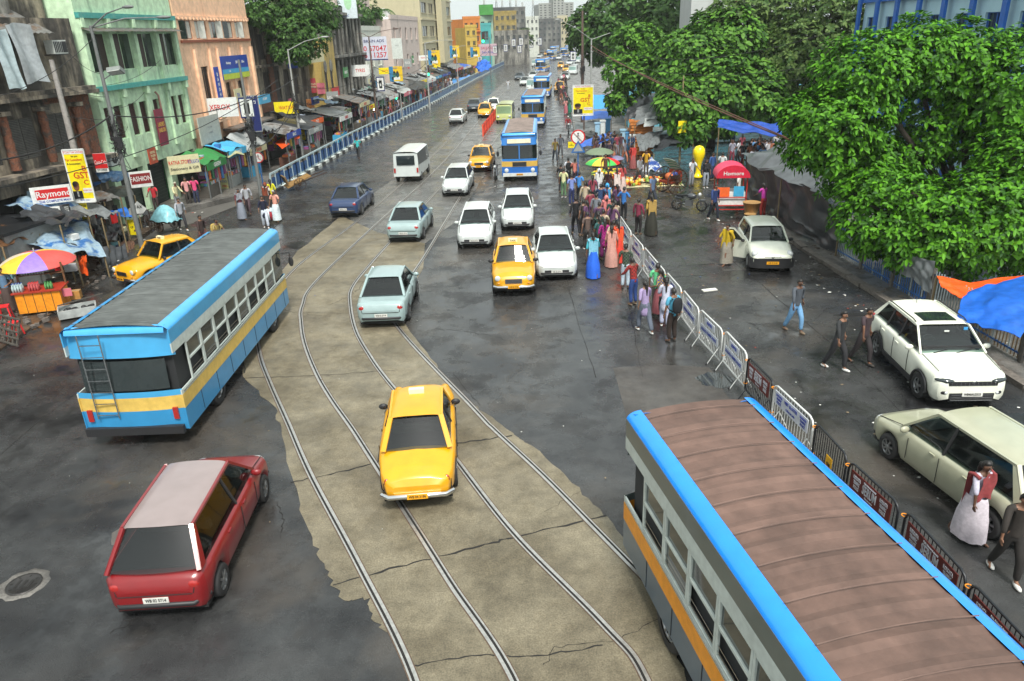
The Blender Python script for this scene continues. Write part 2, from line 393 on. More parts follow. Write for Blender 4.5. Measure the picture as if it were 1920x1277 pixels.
for i in range(26):      # cracks and long seams in the asphalt
    x, y = r_.choice([(r_.uniform(-14, -6.5), r_.uniform(9, 40)), (r_.uniform(-.5, 5.5), r_.uniform(17, 50)), (r_.uniform(6.3, 12), r_.uniform(12, 48))]); a = r_.uniform(0, 3.14); L = r_.uniform(.8, 3.5); P = [(x, y)]
    for k in range(3): a += r_.uniform(-.5, .5); P.append((P[-1][0] + math.cos(a) * L / 3, P[-1][1] + math.sin(a) * L / 3))
    if abs(P[-1][0]) < 14.5: crack(P, .018, .06, i + 40)
crack([(5.4, 50), (4.9, 34), (4.1, 24), (3.6, 18.7)], .02, .04, 80); crack([(2.4, 33), (2.2, 25), (2.3, 18.8)], .02, .03, 81); crack([(-12.4, 44), (-12.0, 30), (-12.6, 14)], .025, .06, 82); crack([(9.2, 48), (9.0, 34), (9.6, 20), (9.4, 10)], .02, .05, 83)
tag(b.build('concrete_joint'), kind='structure')
for i in range(16):
    x, y = r_.choice([(r_.uniform(-14, -6.8), r_.uniform(10, 40)), (r_.uniform(.5, 5), r_.uniform(19, 48)), (r_.uniform(6.5, 11.8), r_.uniform(13, 46))]); w_, h_, c = r_.uniform(.3, 1.1), r_.uniform(.4, 1.8), r_.choice([.03, .045, .06])
    sheet('road_patch', rough_edge([(x - w_, y - h_), (x + w_, y - h_ * .9), (x + w_ * .9, y + h_), (x - w_ * 1.1, y + h_ * .8), (x - w_, y - h_)], .05, 4, i)[:-1], .0022 + .0004 * i, wetmat('patch_%s' % c, (c * .7, c * .7, c * .68), (c, c, c * .97), .2, .6, .8, .4, 12, .5, 50) if 'patch_%s' % c not in bpy.data.materials else bpy.data.materials['patch_%s' % c])
# potholes, repairs and puddles
WATER = mat('puddle_water', (.03, .035, .035), .03, var=0, spec=1.0)
DARKP = mat('tar_patch', (.018, .018, .018), .45, var=.3, scale=5, bump=.4)
def blob(c, rx, ry, z, m, name, seed=0, n=22):
    r = random.Random(seed); P = []
    for i in range(n):
        a = 2 * math.pi * i / n; k = r.uniform(.72, 1.12); P.append((c[0] + rx * k * math.cos(a), c[1] + ry * k * math.sin(a)))
    return sheet(name, P, z, m)
for i, (px, py, a, c_, mm, nm) in enumerate([(1340, 712, .5, .5, WATER, 'puddle'), 
        (1555, 545, .5, .3, DARKP, 'tar_patch'), (1525, 545, .3, .2, DARKP, 'tar_patch'), (1310, 545, .7, .35, DARKP, 'tar_patch'), (1600, 590, .7, .15, DARKP, 'tar_patch'), (1210, 800, .12, .06, DARKP, 'tar_patch')]):
    g = G(px, py); blob(g, a, c_, .003 + .0006 * (i % 5) + (.003 if mm is WATER else 0), mm, nm, i)
# the newer slab of asphalt by the barriers
sheet('road_patch', rough_edge(PTS([(1150, 690), (1240, 684), (1330, 688), (1360, 735), (1400, 800), (1500, 880)]) + [(4.9, 9), (2.6, 9)], .04, 4, 9), .003, wetmat('patch_asphalt', (.045, .040, .036), (.075, .068, .06), .3, .6, .5, .25, 9, .45, 50))
# manhole covers
IRON = mat('cast_iron', (.055, .052, .050), .42, .6, var=.3, scale=8)
def manhole(px, py, r, label, slots):
    c = G(px, py); t = thing('manhole_cover', label, 'manhole', (c.x, c.y, .004))
    b = MB(); b.lathe([(r + .13, 0), (r + .12, .007), (r + .02, .009), (r, .001)], PAVE if slots else mat('ring_mortar', (.09, .08, .072), .7), 22, fold=lambda j, i: .06 * math.sin(j * 2.4) * (i < 2)); b.build('surround', t)
    b = MB(); b.lathe([(r, 0), (r, .014), (r - .05, .014), (r - .055, .008), (0, .008)], IRON, 24)
    if slots:
        for i in (-1, 0, 1): b.box((i * .11, 0, .0105), (.05, .22, .006), GROOVE)
        for k in range(8): b.box((.24 * math.cos(k * .785), .24 * math.sin(k * .785), .0105), (.09, .03, .006), GROOVE, rz=k * .785)
    else:
        for i in range(-4, 5):
            for j in range(-4, 5):
                if i * i + j * j < 19: b.box((i * .065, j * .065, .0105), (.035, .035, .006), IRON)
    b.build('lid', t)
manhole(258, 998, .36, 'round checkered manhole cover sunk in the asphalt beside the maroon car', False)
manhole(45, 1096, .30, 'slotted round manhole cover with broken concrete round it', True)
# scraps of litter
b = MB(); LM = [C('b9b9b4', .7), C('d8d8d0', .6), C('8c7a60', .7), C('a33f2c', .6), C('3f63a8', .5)]
def litter(c, s):
    a = rnd.uniform(0, 6.28); n = rnd.randint(4, 6); z = c[2] + .012
    vs = [(c[0] + s * rnd.uniform(.5, 1) * math.cos(a + 6.28 * i / n), c[1] + s * rnd.uniform(.4, 1) * math.sin(a + 6.28 * i / n), z + rnd.uniform(0, s * .3)) for i in range(n)]
    b.add(vs, [tuple(range(n))], rnd.choice(LM[:3] if rnd.random() < .9 else LM[3:]))
for i in range(420):
    k = rnd.random()
    if k < .35: litter((rnd.uniform(6.5, 12.2), rnd.uniform(9, 50), 0), rnd.uniform(.02, .06))
    elif k < .55: litter((rnd.uniform(11.2, 12.6), rnd.uniform(12, 34), 0), rnd.uniform(.03, .09))
    elif k < .7: litter((rnd.uniform(-15, 6), rnd.uniform(9, 40), .005), rnd.uniform(.012, .035))
    elif k < .9: litter((rnd.uniform(-20, -17), rnd.uniform(20, 43), .07), rnd.uniform(.03, .12))
    else: litter((rnd.uniform(13.2, 14.6), rnd.uniform(10, 34), .13), rnd.uniform(.05, .14))
c = G(1330, 545); b.box((c.x, c.y, .03), (.55, .2, .04), LM[1], rz=.2)
tag(b.build('litter'), 'scraps of paper, plastic and stones strewn over the wet road', 'litter', kind='stuff')
# rubble and stones along the muddy verge
b = MB(); SM = mat('rubble', (.13, .11, .095), .8, var=.4, scale=6, bump=.5)
for i in range(170):
    x = rnd.uniform(-18.2, -16.6) if i % 3 else rnd.uniform(13.0, 13.6); y = rnd.uniform(19, 32) if i % 3 else rnd.uniform(15, 34); s = rnd.uniform(.05, .2)
    b.box((x, y, .06 + s * .3), (s, s * rnd.uniform(.5, 1.2), s * .7), SM, rz=rnd.uniform(0, 3), rx=rnd.uniform(-.4, .4))
tag(b.build('rubble'), 'broken bricks and stones along the verges', 'rubble', kind='stuff')
# ================================================================ vehicles (front towards -Y at rotation 0)
RUBBER = mat('tyre_rubber', (.018, .018, .019), .75, var=.15)
BLKPL = mat('black_plastic', (.018, .018, .02), .5, var=.1)
CHROME = mat('chrome_trim', (.65, .66, .66), .18, 1.0, var=0)
ALLOY = mat('wheel_alloy', (.35, .36, .37), .32, .9, var=.1)
GLASS = glassy('car_glass', (.018, .026, .027))
def seeglass(key, tint):
    m = bpy.data.materials.new(key); m.use_nodes = True; nt = m.node_tree; N = nt.nodes; N.remove(N['Principled BSDF'])
    a = N.new('ShaderNodeBsdfTransparent'); a.inputs[0].default_value = (*tint, 1); g = N.new('ShaderNodeBsdfGlossy'); g.inputs['Roughness'].default_value = .04; lw = N.new('ShaderNodeLayerWeight'); lw.inputs[0].default_value = .5; pw = N.new('ShaderNodeMath'); pw.operation = 'POWER'; pw.inputs[1].default_value = 3.0; fr = N.new('ShaderNodeMath'); fr.operation = 'MULTIPLY_ADD'; fr.inputs[1].default_value = .85; fr.inputs[2].default_value = .07; nt.links.new(lw.outputs['Facing'], pw.inputs[0]); nt.links.new(pw.outputs[0], fr.inputs[0])
    mx = N.new('ShaderNodeMixShader'); nt.links.new(fr.outputs[0], mx.inputs[0]); nt.links.new(a.outputs[0], mx.inputs[1]); nt.links.new(g.outputs[0], mx.inputs[2]); nt.links.new(mx.outputs[0], N['Material Output'].inputs[0]); return m
GLASSG = seeglass('windscreen_glass', (.50, .62, .60)); GLASSS = seeglass('side_window_glass', (.30, .36, .36))
SEATM = mat('seat_cloth', (.075, .07, .062), .8, var=.2)
LAMPW = glassy('headlamp_glass', (.55, .58, .58), .12); LAMPR = glassy('tail_lamp', (.35, .015, .012), .15); LAMPO = glassy('indicator_lamp', (.7, .22, .02), .15)
DARKIN = mat('dark_interior', (.012, .012, .013), .9, var=0)
def autopaint(h, rough=.28): return mat('carpaint_' + h, hexc(h), rough, var=.10, scale=1.2, coat=.5)
def sec(hw, zl, zs, zt, crown, tuck=.9, bulge=1.0):
    """half cross-section of a car body, sill to centre line"""
    return [(hw * tuck, zl), (hw * .985 * bulge, zl + (zs - zl) * .25), (hw * bulge, zl + (zs - zl) * .6), (hw * .985, zs - .03), (hw * .93, zs + (zt - zs) * .55), (hw * .80, zt), (hw * .45, zt + crown * .8), (0, zt + crown)]
def body_loft(b, st, m, wheels, wr, sill, dark=None, lowdark=0):
    """st: rows (y, halfwidth, shoulder z, deck z, crown, nose-bottom z)"""
    ys_ = [r[0] for r in st]; A = np.array(st, float); Y = list(np.linspace(ys_[0], ys_[-1], 58))
    Y = sorted(set([round(v, 4) for v in Y] + [round(v, 4) for v in ys_]))
    rows = []
    for y in Y:
        v = [float(np.interp(y, ys_, A[:, k])) for k in range(1, 6)]
        zl = max(sill, v[4]); top = zl
        for wy in wheels:
            R_ = wr * 1.16; dd = abs(y - wy)
            if dd < R_: top = max(top, wr * .96 + math.sqrt(R_ * R_ - dd * dd))
        top = min(top, v[1] - .06)
        h = sec(v[0], top, v[1], v[2], v[3])
        rows.append([(x, y, z) for x, z in h] + [(-x, y, z) for x, z in h[::-1][1:]])
    n = len(rows[0]); vs = [p for r_ in rows for p in r_]
    fs = [(i * n + j, i * n + j + 1, (i + 1) * n + j + 1, (i + 1) * n + j) for i in range(len(rows) - 1) for j in range(n - 1)]
    if lowdark and dark:
        k = [j in (0, n - 2) for i in range(len(rows) - 1) for j in range(n - 1)]
        b.add(vs, [f for f, q in zip(fs, k) if not q], m, True); b.add(vs, [f for f, q in zip(fs, k) if q], dark, True)
    else: b.add(vs, fs, m, True)
    b.add(rows[0], [tuple(range(n))], m); b.add(rows[-1], [tuple(range(n))], m)
    return rows
def wheel(parent, x, y, r, wdt, rim, spokes=5, hub=None):
    sx = 1 if x > 0 else -1
    b = MB(); prof = [(r * .62, -wdt / 2), (r * .93, -wdt / 2), (r, -wdt * .36), (r, wdt * .36), (r * .93, wdt / 2), (r * .62, wdt / 2)]
    b.M = Matrix.Translation((x, y, r)) @ Matrix.Rotation(math.pi / 2, 4, 'Y'); b.lathe(prof, RUBBER, 22)
    t = b.build('wheel', parent)
    b = MB(); b.M = Matrix.Translation((x + sx * wdt * .32, y, r)) @ Matrix.Rotation(math.pi / 2 * sx, 4, 'Y')
    b.lathe([(r * .64, .02), (r * .60, .03), (r * .57, .0)], rim, 22); b.lathe([(r * .6, -.03), (0, -.03)], DARKIN, 20)
    b.lathe([(r * .17, .03), (r * .13, .04), (0, .04)], rim, 12)
    for k in range(spokes):
        a = 2 * math.pi * k / spokes; b.bar((r * .1 * math.cos(a), r * .1 * math.sin(a), .015), (r * .6 * math.cos(a), r * .6 * math.sin(a), .015), r * (.16 if spokes < 9 else .07), .03, rim)
    b.build('rim', t)
def greenhouse(root, paint, q, wb, wr_, crown=.05, pil=.05, bpil=(), glass=None, roofrear=None, roofm=None, fr_w=None):
    """q: y,z of windscreen foot, windscreen head, rear glass head, rear glass foot"""
    (y0, z0), (y1, z1), (y2, z2), (y3, z3) = q; wf = fr_w or wb
    g = glass or GLASSS
    zb = max(z0, z3) + .035; bb = MB(); bb.b2((-wb * .9, y0 + .12, zb - .03), (wb * .9, y3 - .08, zb), DARKIN); bb.box((0, y0 + .3, zb), (wb * 1.7, .4, .08), BLKPL); bb.build('dashboard', root)
    for x, w_, ys_ in ((-wb * .45, .42, y0 + 1.15), (wb * .45, .42, y0 + 1.15), (0, wb * 1.5, min(y0 + 2.05, y2 - .15))):
        bb = MB(); bb.box((x, ys_, zb + .06), (w_, .12, .26), SEATM, rx=-.2); 
        for hx in ((0,) if w_ < 1 else (-.4, .4)): bb.box((x + hx, ys_ + .03, zb + .22), (.22, .08, .12), SEATM)
        bb.build('seat', root)
    bb = MB(); bb.tube([(-wb * .45 + .17 * math.cos(a), y0 + .55 + .07 * math.sin(a), zb + .02 + .15 * math.sin(a)) for a in [k * .57 for k in range(12)]], .014, BLKPL, 5); bb.build('steering_wheel', root)
    n = 8
    def wid(t, a, c): return a + (c - a) * t
    # windscreen and rear glass, curved in plan
    for (ya, za, yb, zb, wa, wb2, nm, sgn) in ((y0, z0, y1, z1, wf * .95, wr_ * .93, 'windscreen', -1), (y3, z3, y2, z2, wb * .92, wr_ * .9, 'rear_window', 1)):
        bb = MB(); bb.grid(lambda u, v: ((2 * u - 1) * wid(v, wa, wb2), ya + (yb - ya) * v + sgn * .07 * (1 - (2 * u - 1) ** 2) - sgn * .02, za + (zb - za) * v), n, 3, GLASSG if sgn < 0 else g); bb.build(nm, root)
    for s in (-1, 1):
        bb = MB(); bb.add([(s * (wf * .97), y0 + .12, z0), (s * (wb * .97), y3 - .06, z3), (s * (wr_ * .965), y2 - .02, z2 - .03), (s * (wr_ * .965), y1 + .05, z1 - .03)], [(0, 1, 2, 3)], g); bb.build('side_glass', root)
    # roof panel
    def rf(u, v):
        x = (2 * u - 1); y = y1 - .03 + (y2 - y1 + .06) * v; z = z1 + (z2 - z1) * v
        e = abs(x) ** 3; ww = wr_ * (1 - .05 * (2 * v - 1) ** 4)
        return (x * ww, y + (-.05 if v == 0 else .05 if v == 1 else 0) * (1 - x * x), z + crown * (1 - e) * (1 - .45 * abs(2 * v - 1) ** 3) + (-.02 if abs(x) == 1 else 0))
    bb = MB(); bb.grid(rf, 12, 10, roofm or paint); bb.build('roof', root)
    for s in (-1, 1):
        bb = MB()
        bb.bar((s * wf * .95, y0 - .01, z0 - .02), (s * wr_ * .95, y1 - .01, z1), pil, .05, paint)
        bb.bar((s * wr_ * .96, y1, z1 - .012), (s * wr_ * .96, y2, z2 - .012), .05, .05, paint)
        bb.add([(s * (wb * .985), y3 + .03, z3 - .02), (s * (wb * .985), y3 - pil * 4.0, z3 - .02), (s * (wr_ * .985), y2 - pil * 1.6, z2 - .01), (s * (wr_ * .97), y2 + .04, z2)], [(0, 1, 2, 3)], paint)
        bb.bar((s * wb * .93, y3, z3 - .02), (s * wr_ * .92, y2 + .01, z2), pil * 1.5, .05, paint)
        for yb in bpil:
            t = (yb - y0) / (y3 - y0); zz = z0 + (z3 - z0) * t; bb.bar((s * wb * .985, yb, zz - .02), (s * wr_ * .975, yb + .03, z1 - .02), .05, .03, BLKPL)
        bb.build('pillar', root)
def plate(root, y, z, txt, bgc, fg, sgn=-1, w_=.42, tilt=0):
    b = MB(); b.box((0, y, z), (w_, .012, .11), bgc)
    b.text(txt, .085, Matrix.Translation((0, y + sgn * .008, z)) @ (Matrix.Rotation(math.pi / 2, 4, 'X') if sgn < 0 else Matrix.Rotation(math.pi, 4, 'Z') @ Matrix.Rotation(math.pi / 2, 4, 'X')), fg, squeeze=.78)
    b.build('number_plate', root)
PLW = C('d9d9d2', .4); PLY = C('e9a415', .4); INK = C('141414', .6)
def seam(b, pts, r=.009): b.tube(pts, r, DARKIN, 4, False, False)
def mirror(root, x, y, z, m):
    s = 1 if x > 0 else -1
    b = MB(); b.ell((x + s * .10, y, z), (.11, .055, .075), m); b.bar((x, y + .01, z - .03), (x + s * .08, y + .01, z - .02), .05, .03, BLKPL); b.build('mirror', root)

def make_sedan(name, h, label, L=4.2, W=1.70, H=1.47, hatch=False, front_detail=True, roofh=None):
    """everyday car; hatch=True ends it behind the rear wheels"""
    p = autopaint(h); root = thing(name, label, 'car'); hw = W / 2; f, r_ = -L / 2, L / 2
    deck = .98 if hatch else .96
    st = [(f, hw * .62, .55, .60, .0, .30), (f + .06, hw * .82, .62, .68, .01, .24), (f + .3, hw * .95, .68, .77, .03, .2), (f + 1.05, hw, .80, .92, .04, .2), (f + 1.4, hw, .86, .95, .02, .2),
          (r_ - .75 if not hatch else r_ - .5, hw, .90, deck, .02, .2), (r_ - .15, hw * .93, .88, deck - .04 if not hatch else .93, .02, .22), (r_ - .04, hw * .84, .80, .84, .0, .28), (r_, hw * .70, .62, .66, 0, .32)]
    b = MB(); wy = (f + .78, r_ - (.68 if hatch else .88)); body_loft(b, st, p, wy, .29, .19)
    b.build('body', root)
    b = MB(); b.b2((-hw * .86, f + .2, .16), (hw * .86, r_ - .15, .55), DARKIN); b.build('underbody', root)
    greenhouse(root, p, ((f + 1.02, .93), (f + 1.75, H - .05), (r_ - (.62 if hatch else 1.25), H - .06), (r_ - (.12 if hatch else .62), deck)), hw * .93, hw * .70, bpil=(f + 2.25,), roofm=autopaint(roofh) if roofh else None)
    for x in (-hw + .09, hw - .09):
        for y in wy: wheel(root, x, y, .29, .18, ALLOY, 7)
    for s in (-1, 1):
        b = MB(); b.ell((s * hw * .66, f + .14, .62), (.17, .12, .085), LAMPW, rz=s * .35); b.build('headlight', root)
        b = MB(); b.ell((s * hw * .72, r_ - .07, .74), (.12, .06, .10), LAMPR); b.build('tail_light', root)
        mirror(root, s * hw * .93, f + 1.25, .98, p)
        b = MB(); b.box((s * hw * 1.0, f + 2.05, .84), (.03, .14, .03), p); b.box((s * hw * 1.0, f + 2.95, .84), (.03, .14, .03), p); b.build('door_handle', root)
        b = MB(); seam(b, [(s * hw * 1.003, f + 1.35, .35), (s * hw * 1.003, f + 1.35, .82)]); seam(b, [(s * hw * 1.003, f + 2.25, .3), (s * hw * 1.003, f + 2.25, .86)]); b.build('door_seam', root)
    b = MB(); b.box((0, f + .015, .42), (hw * 1.1, .05, .12), BLKPL); b.build('grille', root)
    b = MB(); b.box((0, f + .03, .56), (hw * .6, .04, .05), CHROME); b.build('badge_bar', root)
    b = MB(); b.tube([(-hw * .92, r_ - .25, .40), (-hw * .7, r_ + .01, .40), (hw * .7, r_ + .01, .40), (hw * .92, r_ - .25, .40)], .045, BLKPL, 6); b.tube([(-hw * .9, f + .25, .36), (-hw * .66, f - .0, .36), (hw * .66, f - .0, .36), (hw * .9, f + .25, .36)], .04, BLKPL, 6); b.build('bumper_trim', root)
    b = MB(); seam(b, [(-hw * .72, r_ + .0, .60), (-hw * .78, r_ - .06, .84)], .01); seam(b, [(hw * .72, r_ + .0, .60), (hw * .78, r_ - .06, .84)], .01); seam(b, [(-hw * .7, r_ + .004, .59), (hw * .7, r_ + .004, .59)], .01); seam(b, [(-hw * .8, f + .2, .74), (-hw * .86, f + 1.0, .93)]); seam(b, [(hw * .8, f + .2, .74), (hw * .86, f + 1.0, .93)]); b.build('panel_seams', root)
    plate(root, f - .02, .42, 'WB 02 5714', PLW, INK); plate(root, r_ + .012, .5, 'WB 02 5714', PLW, INK, 1)
    b = MB(); b.bar((-.35, f + 1.02, .955), (.2, f + 1.16, 1.02), .02, .015, BLKPL); b.bar((.1, f + 1.0, .955), (.6, f + 1.14, 1.02), .02, .015, BLKPL); b.build('wiper', root)
    return root
def make_taxi(name, h, label, roofh=None, bottom=None, sign=True):
    """rounded old-fashioned saloon taxi with separate round headlamps"""
    p = autopaint(h, .32); root = thing(name, label, 'taxi'); W = 1.66; hw = W / 2; L = 4.3; f, r_ = -L / 2, L / 2
    lo = autopaint(bottom, .32) if bottom else p
    st = [(f, hw * .50, .62, .66, .0, .42), (f + .06, hw * .74, .70, .76, .03, .34), (f + .22, hw * .90, .76, .84, .08, .28), (f + .6, hw * .97, .80, .88, .11, .22), (f + 1.2, hw * .98, .84, .91, .09, .22), (f + 1.45, hw, .88, .95, .05, .22),
          (r_ - 1.3, hw, .90, .98, .05, .22), (r_ - .8, hw * .97, .88, .93, .09, .22), (r_ - .35, hw * .90, .80, .82, .10, .26), (r_ - .08, hw * .76, .70, .70, .06, .34), (r_, hw * .58, .60, .62, .0, .42)]
    b = MB(); wy = (f + .72, r_ - .95); body_loft(b, st, lo, wy, .32, .22); b.build('body', root)
    b = MB(); b.b2((-hw * .84, f + .25, .18), (hw * .84, r_ - .2, .6), DARKIN); b.build('underbody', root)
    greenhouse(root, p, ((f + 1.28, .97), (f + 1.68, 1.50), (r_ - 1.38, 1.48), (r_ - .82, 1.0)), hw * .90, hw * .70, crown=.10, pil=.07, bpil=(f + 2.3,), roofm=autopaint(roofh) if roofh else None)
    for x in (-hw + .1, hw - .1):
        for y in wy: wheel(root, x, y, .32, .16, CHROME if x else ALLOY, 9)
    for s in (-1, 1):
        b = MB(); b.M = Matrix.Translation((s * hw * .70, f + .10, .72)) @ Matrix.Rotation(math.pi / 2, 4, 'X'); b.lathe([(.115, -.10), (.12, .03), (.105, .05)], p, 14); b.lathe([(.105, .05), (.10, .06), (.06, .075), (0, .08)], LAMPW, 14); b.build('headlight', root)
        b = MB(); b.ell((s * hw * .66, f + .03, .54), (.05, .03, .035), LAMPO); b.build('indicator', root)
        b = MB(); b.ell((s * hw * .73, r_ - .16, .64), (.06, .05, .10), LAMPR); b.build('tail_light', root)
        mirror(root, s * hw * .9, f + 1.42, 1.0, BLKPL)
        b = MB(); seam(b, [(s * hw * 1.0, f + 1.4, .35), (s * hw * 1.0, f + 1.4, .85)]); seam(b, [(s * hw * 1.0, f + 2.3, .3), (s * hw * 1.0, f + 2.3, .88)]); seam(b, [(s * hw * 1.0, f + 3.05, .5), (s * hw * 1.0, f + 3.05, .9)]); b.build('door_seam', root)
        b = MB(); b.bar((s * hw * 1.005, f + .9, .74), (s * hw * 1.005, r_ - .8, .76), .02, .03, CHROME if bottom else BLKPL); b.build('side_trim', root)
    b = MB(); b.box((0, f + .01, .62), (.62, .06, .17), CHROME)
    for k in range(7): b.box((0, f - .025, .555 + k * .022), (.58, .02, .009), BLKPL)
    b.build('grille', root)
    for y, s in ((f - .07, -1), (r_ + .05, 1)):
        b = MB(); b.tube([(-hw * .88, y - s * .12, .42), (-hw * .7, y, .42), (hw * .7, y, .42), (hw * .88, y - s * .12, .42)], .055, CHROME, 8); b.build('bumper', root)
        plate(root, y + s * .06, .44, 'WB 04 3186', PLY, INK, s)
    if sign:
        b = MB(); b.box((0, f + 2.0, 1.63), (.34, .14, .12), C('efe6b8', .4)); b.text('TAXI', .10, Matrix.Translation((0, f + 1.925, 1.63)) @ Matrix.Rotation(math.pi / 2, 4, 'X'), INK); b.build('taxi_sign', root)
    return root

# --- the white five-door parked by the fence (seen sharply, large)
def make_suv():
    p = autopaint('e6e8d8', .22); root = thing('parked_car', 'white sport utility car with a sunroof and roof rails, parked by the fence', 'car'); W = 1.82; hw = W / 2; L = 4.2; f, r_ = -L / 2, L / 2; H = 1.62
    st = [(f, hw * .66, .66, .70, .0, .34), (f + .05, hw * .86, .76, .84, .01, .28), (f + .22, hw * .955, .84, .97, .03, .24), (f + .75, hw, .93, 1.03, .04, .24), (f + 1.15, hw * 1.0, .97, 1.08, .03, .24), (f + 1.5, hw, 1.0, 1.09, .0, .24),
          (r_ - .9, hw, 1.03, 1.12, .0, .24), (r_ - .25, hw * .96, 1.04, 1.12, .02, .26), (r_ - .06, hw * .86, .98, 1.05, .02, .32), (r_, hw * .74, .80, .84, 0, .36)]
    b = MB(); wy = (f + .80, r_ - .80); body_loft(b, st, p, wy, .335, .26); b.build('body', root)
    b = MB(); b.b2((-hw * .86, f + .2, .2), (hw * .86, r_ - .15, .6), DARKIN); b.build('underbody', root)
    greenhouse(root, p, ((f + 1.12, 1.08), (f + 1.85, H - .04), (r_ - .62, H - .03), (r_ - .22, 1.14)), hw * .93, hw * .74, crown=.05, pil=.045, bpil=(f + 2.3, f + 3.05))
    for s in (-1, 1):      # black cladding: sills and wheel arch lips
        b = MB()
        b.bar((s * hw * .965, f + 1.25, .31), (s * hw * .965, r_ - 1.22, .33), .05, .13, BLKPL)
        for wv in wy: b.tube([(s * hw * .985, wv + .40 * math.cos(a), .325 + .40 * math.sin(a)) for a in [math.pi * k / 12 for k in range(13)]], .035, BLKPL, 6)
        b.build('wheel_arch_cladding', root)
    for x in (-hw + .1, hw - .1):
        for y in wy: wheel(root, x, y, .335, .21, ALLOY, 5)
    for s in (-1, 1):
        b = MB(); b.ell((s * hw * .70, f + .13, .80), (.23, .13, .065), GLASS, rz=s * .42); b.ell((s * hw * .64, f + .07, .80), (.07, .06, .045), LAMPW); b.ell((s * hw * .80, f + .15, .81), (.06, .06, .045), LAMPW); b.build('headlight', root)
        b = MB(); b.ell((s * hw * .66, f + .045, .50), (.13, .05, .07), BLKPL); b.ell((s * hw * .66, f + .01, .50), (.045, .03, .04), LAMPW); b.build('fog_light', root)
        b = MB(); b.ell((s * hw * .80, r_ - .08, .95), (.1, .08, .13), LAMPR); b.build('tail_light', root)
        mirror(root, s * hw * .95, f + 1.42, 1.13, p)
        b = MB(); b.tube([(s * hw * .70, f + 1.95, H + .0), (s * hw * .71, f + 2.1, H + .035), (s * hw * .71, r_ - .8, H + .035), (s * hw * .70, r_ - .65, H + .01)], .016, BLKPL, 6); b.build('roof_rail', root)
        b = MB()
        for yy in (f + 1.52, f + 2.42, f + 3.28): seam(b, [(s * (hw * .99), yy, .42), (s * (hw * 1.008), yy, .72), (s * hw * .99, yy + .02, .99)])
        b.build('door_seam', root)
        b = MB(); b.box((s * hw * 1.0, f + 2.22, .93), (.035, .17, .03), p); b.box((s * hw * 1.0, f + 3.1, .94), (.035, .17, .03), p); b.build('door_handle', root)
    b = MB(); b.box((0, f + .02, .745), (hw * 1.25, .06, .10), BLKPL)
    for k in range(11): b.box(((k - 5) * .10, f - .012, .745), (.012, .012, .085), CHROME)
    b.build('grille', root)
    b = MB(); b.box((0, f + .01, .42), (hw * 1.15, .07, .15), BLKPL); b.box((0, f - .03, .325), (hw * 1.1, .04, .025), CHROME); b.box((0, f - .028, .385), (hw * 1.05, .012, .012), CHROME); b.box((0, f - .028, .455), (hw * 1.05, .012, .012), CHROME); b.build('lower_grille', root)
    b = MB(); b.bar((-.05, f - .01, .77), (.06, f - .01, .82), .02, .015, CHROME); b.bar((-.06, f - .012, .82), (.05, f - .012, .77), .02, .015, CHROME); b.build('badge', root)
    plate(root, f - .045, .48, 'WB40AU2333', PLW, INK, -1, .48)
    b = MB(); b.grid(lambda u, v: ((2 * u - 1) * .42, f + 1.98 + .62 * v, H + .008 + .012 * (1 - (2 * u - 1) ** 2)), 6, 2, GLASS); b.build('sunroof', root)
    b = MB(); b.bar((-.5, f + 1.08, 1.10), (.1, f + 1.26, 1.18), .022, .015, BLKPL); b.bar((.05, f + 1.06, 1.10), (.62, f + 1.24, 1.17), .022, .015, BLKPL); b.build('wiper', root)
    b = MB(); b.cyl((0, r_ - .85, H), (0, r_ - .78, H + .17), .008, BLKPL, 5); b.build('aerial', root)
    b = MB(); seam(b, [(-hw * .80, f + .25, .985), (-hw * .84, f + 1.1, 1.075)]); seam(b, [(hw * .80, f + .25, .985), (hw * .84, f + 1.1, 1.075)]); b.build('bonnet_seam', root)
    b = MB(); b.box((.52, f + 1.70, H - .12), (.10, .02, .08), C('3f9ad6', .4)); b.box((0, f + 1.6, H - .14), (.12, .02, .04), WH); b.build('windscreen_sticker', root)
    return root
g = G(1708, 735)
suv = make_suv(); suv.location = (11.25, 18.15, 0); suv.rotation_euler = (0, 0, R(-3.5))

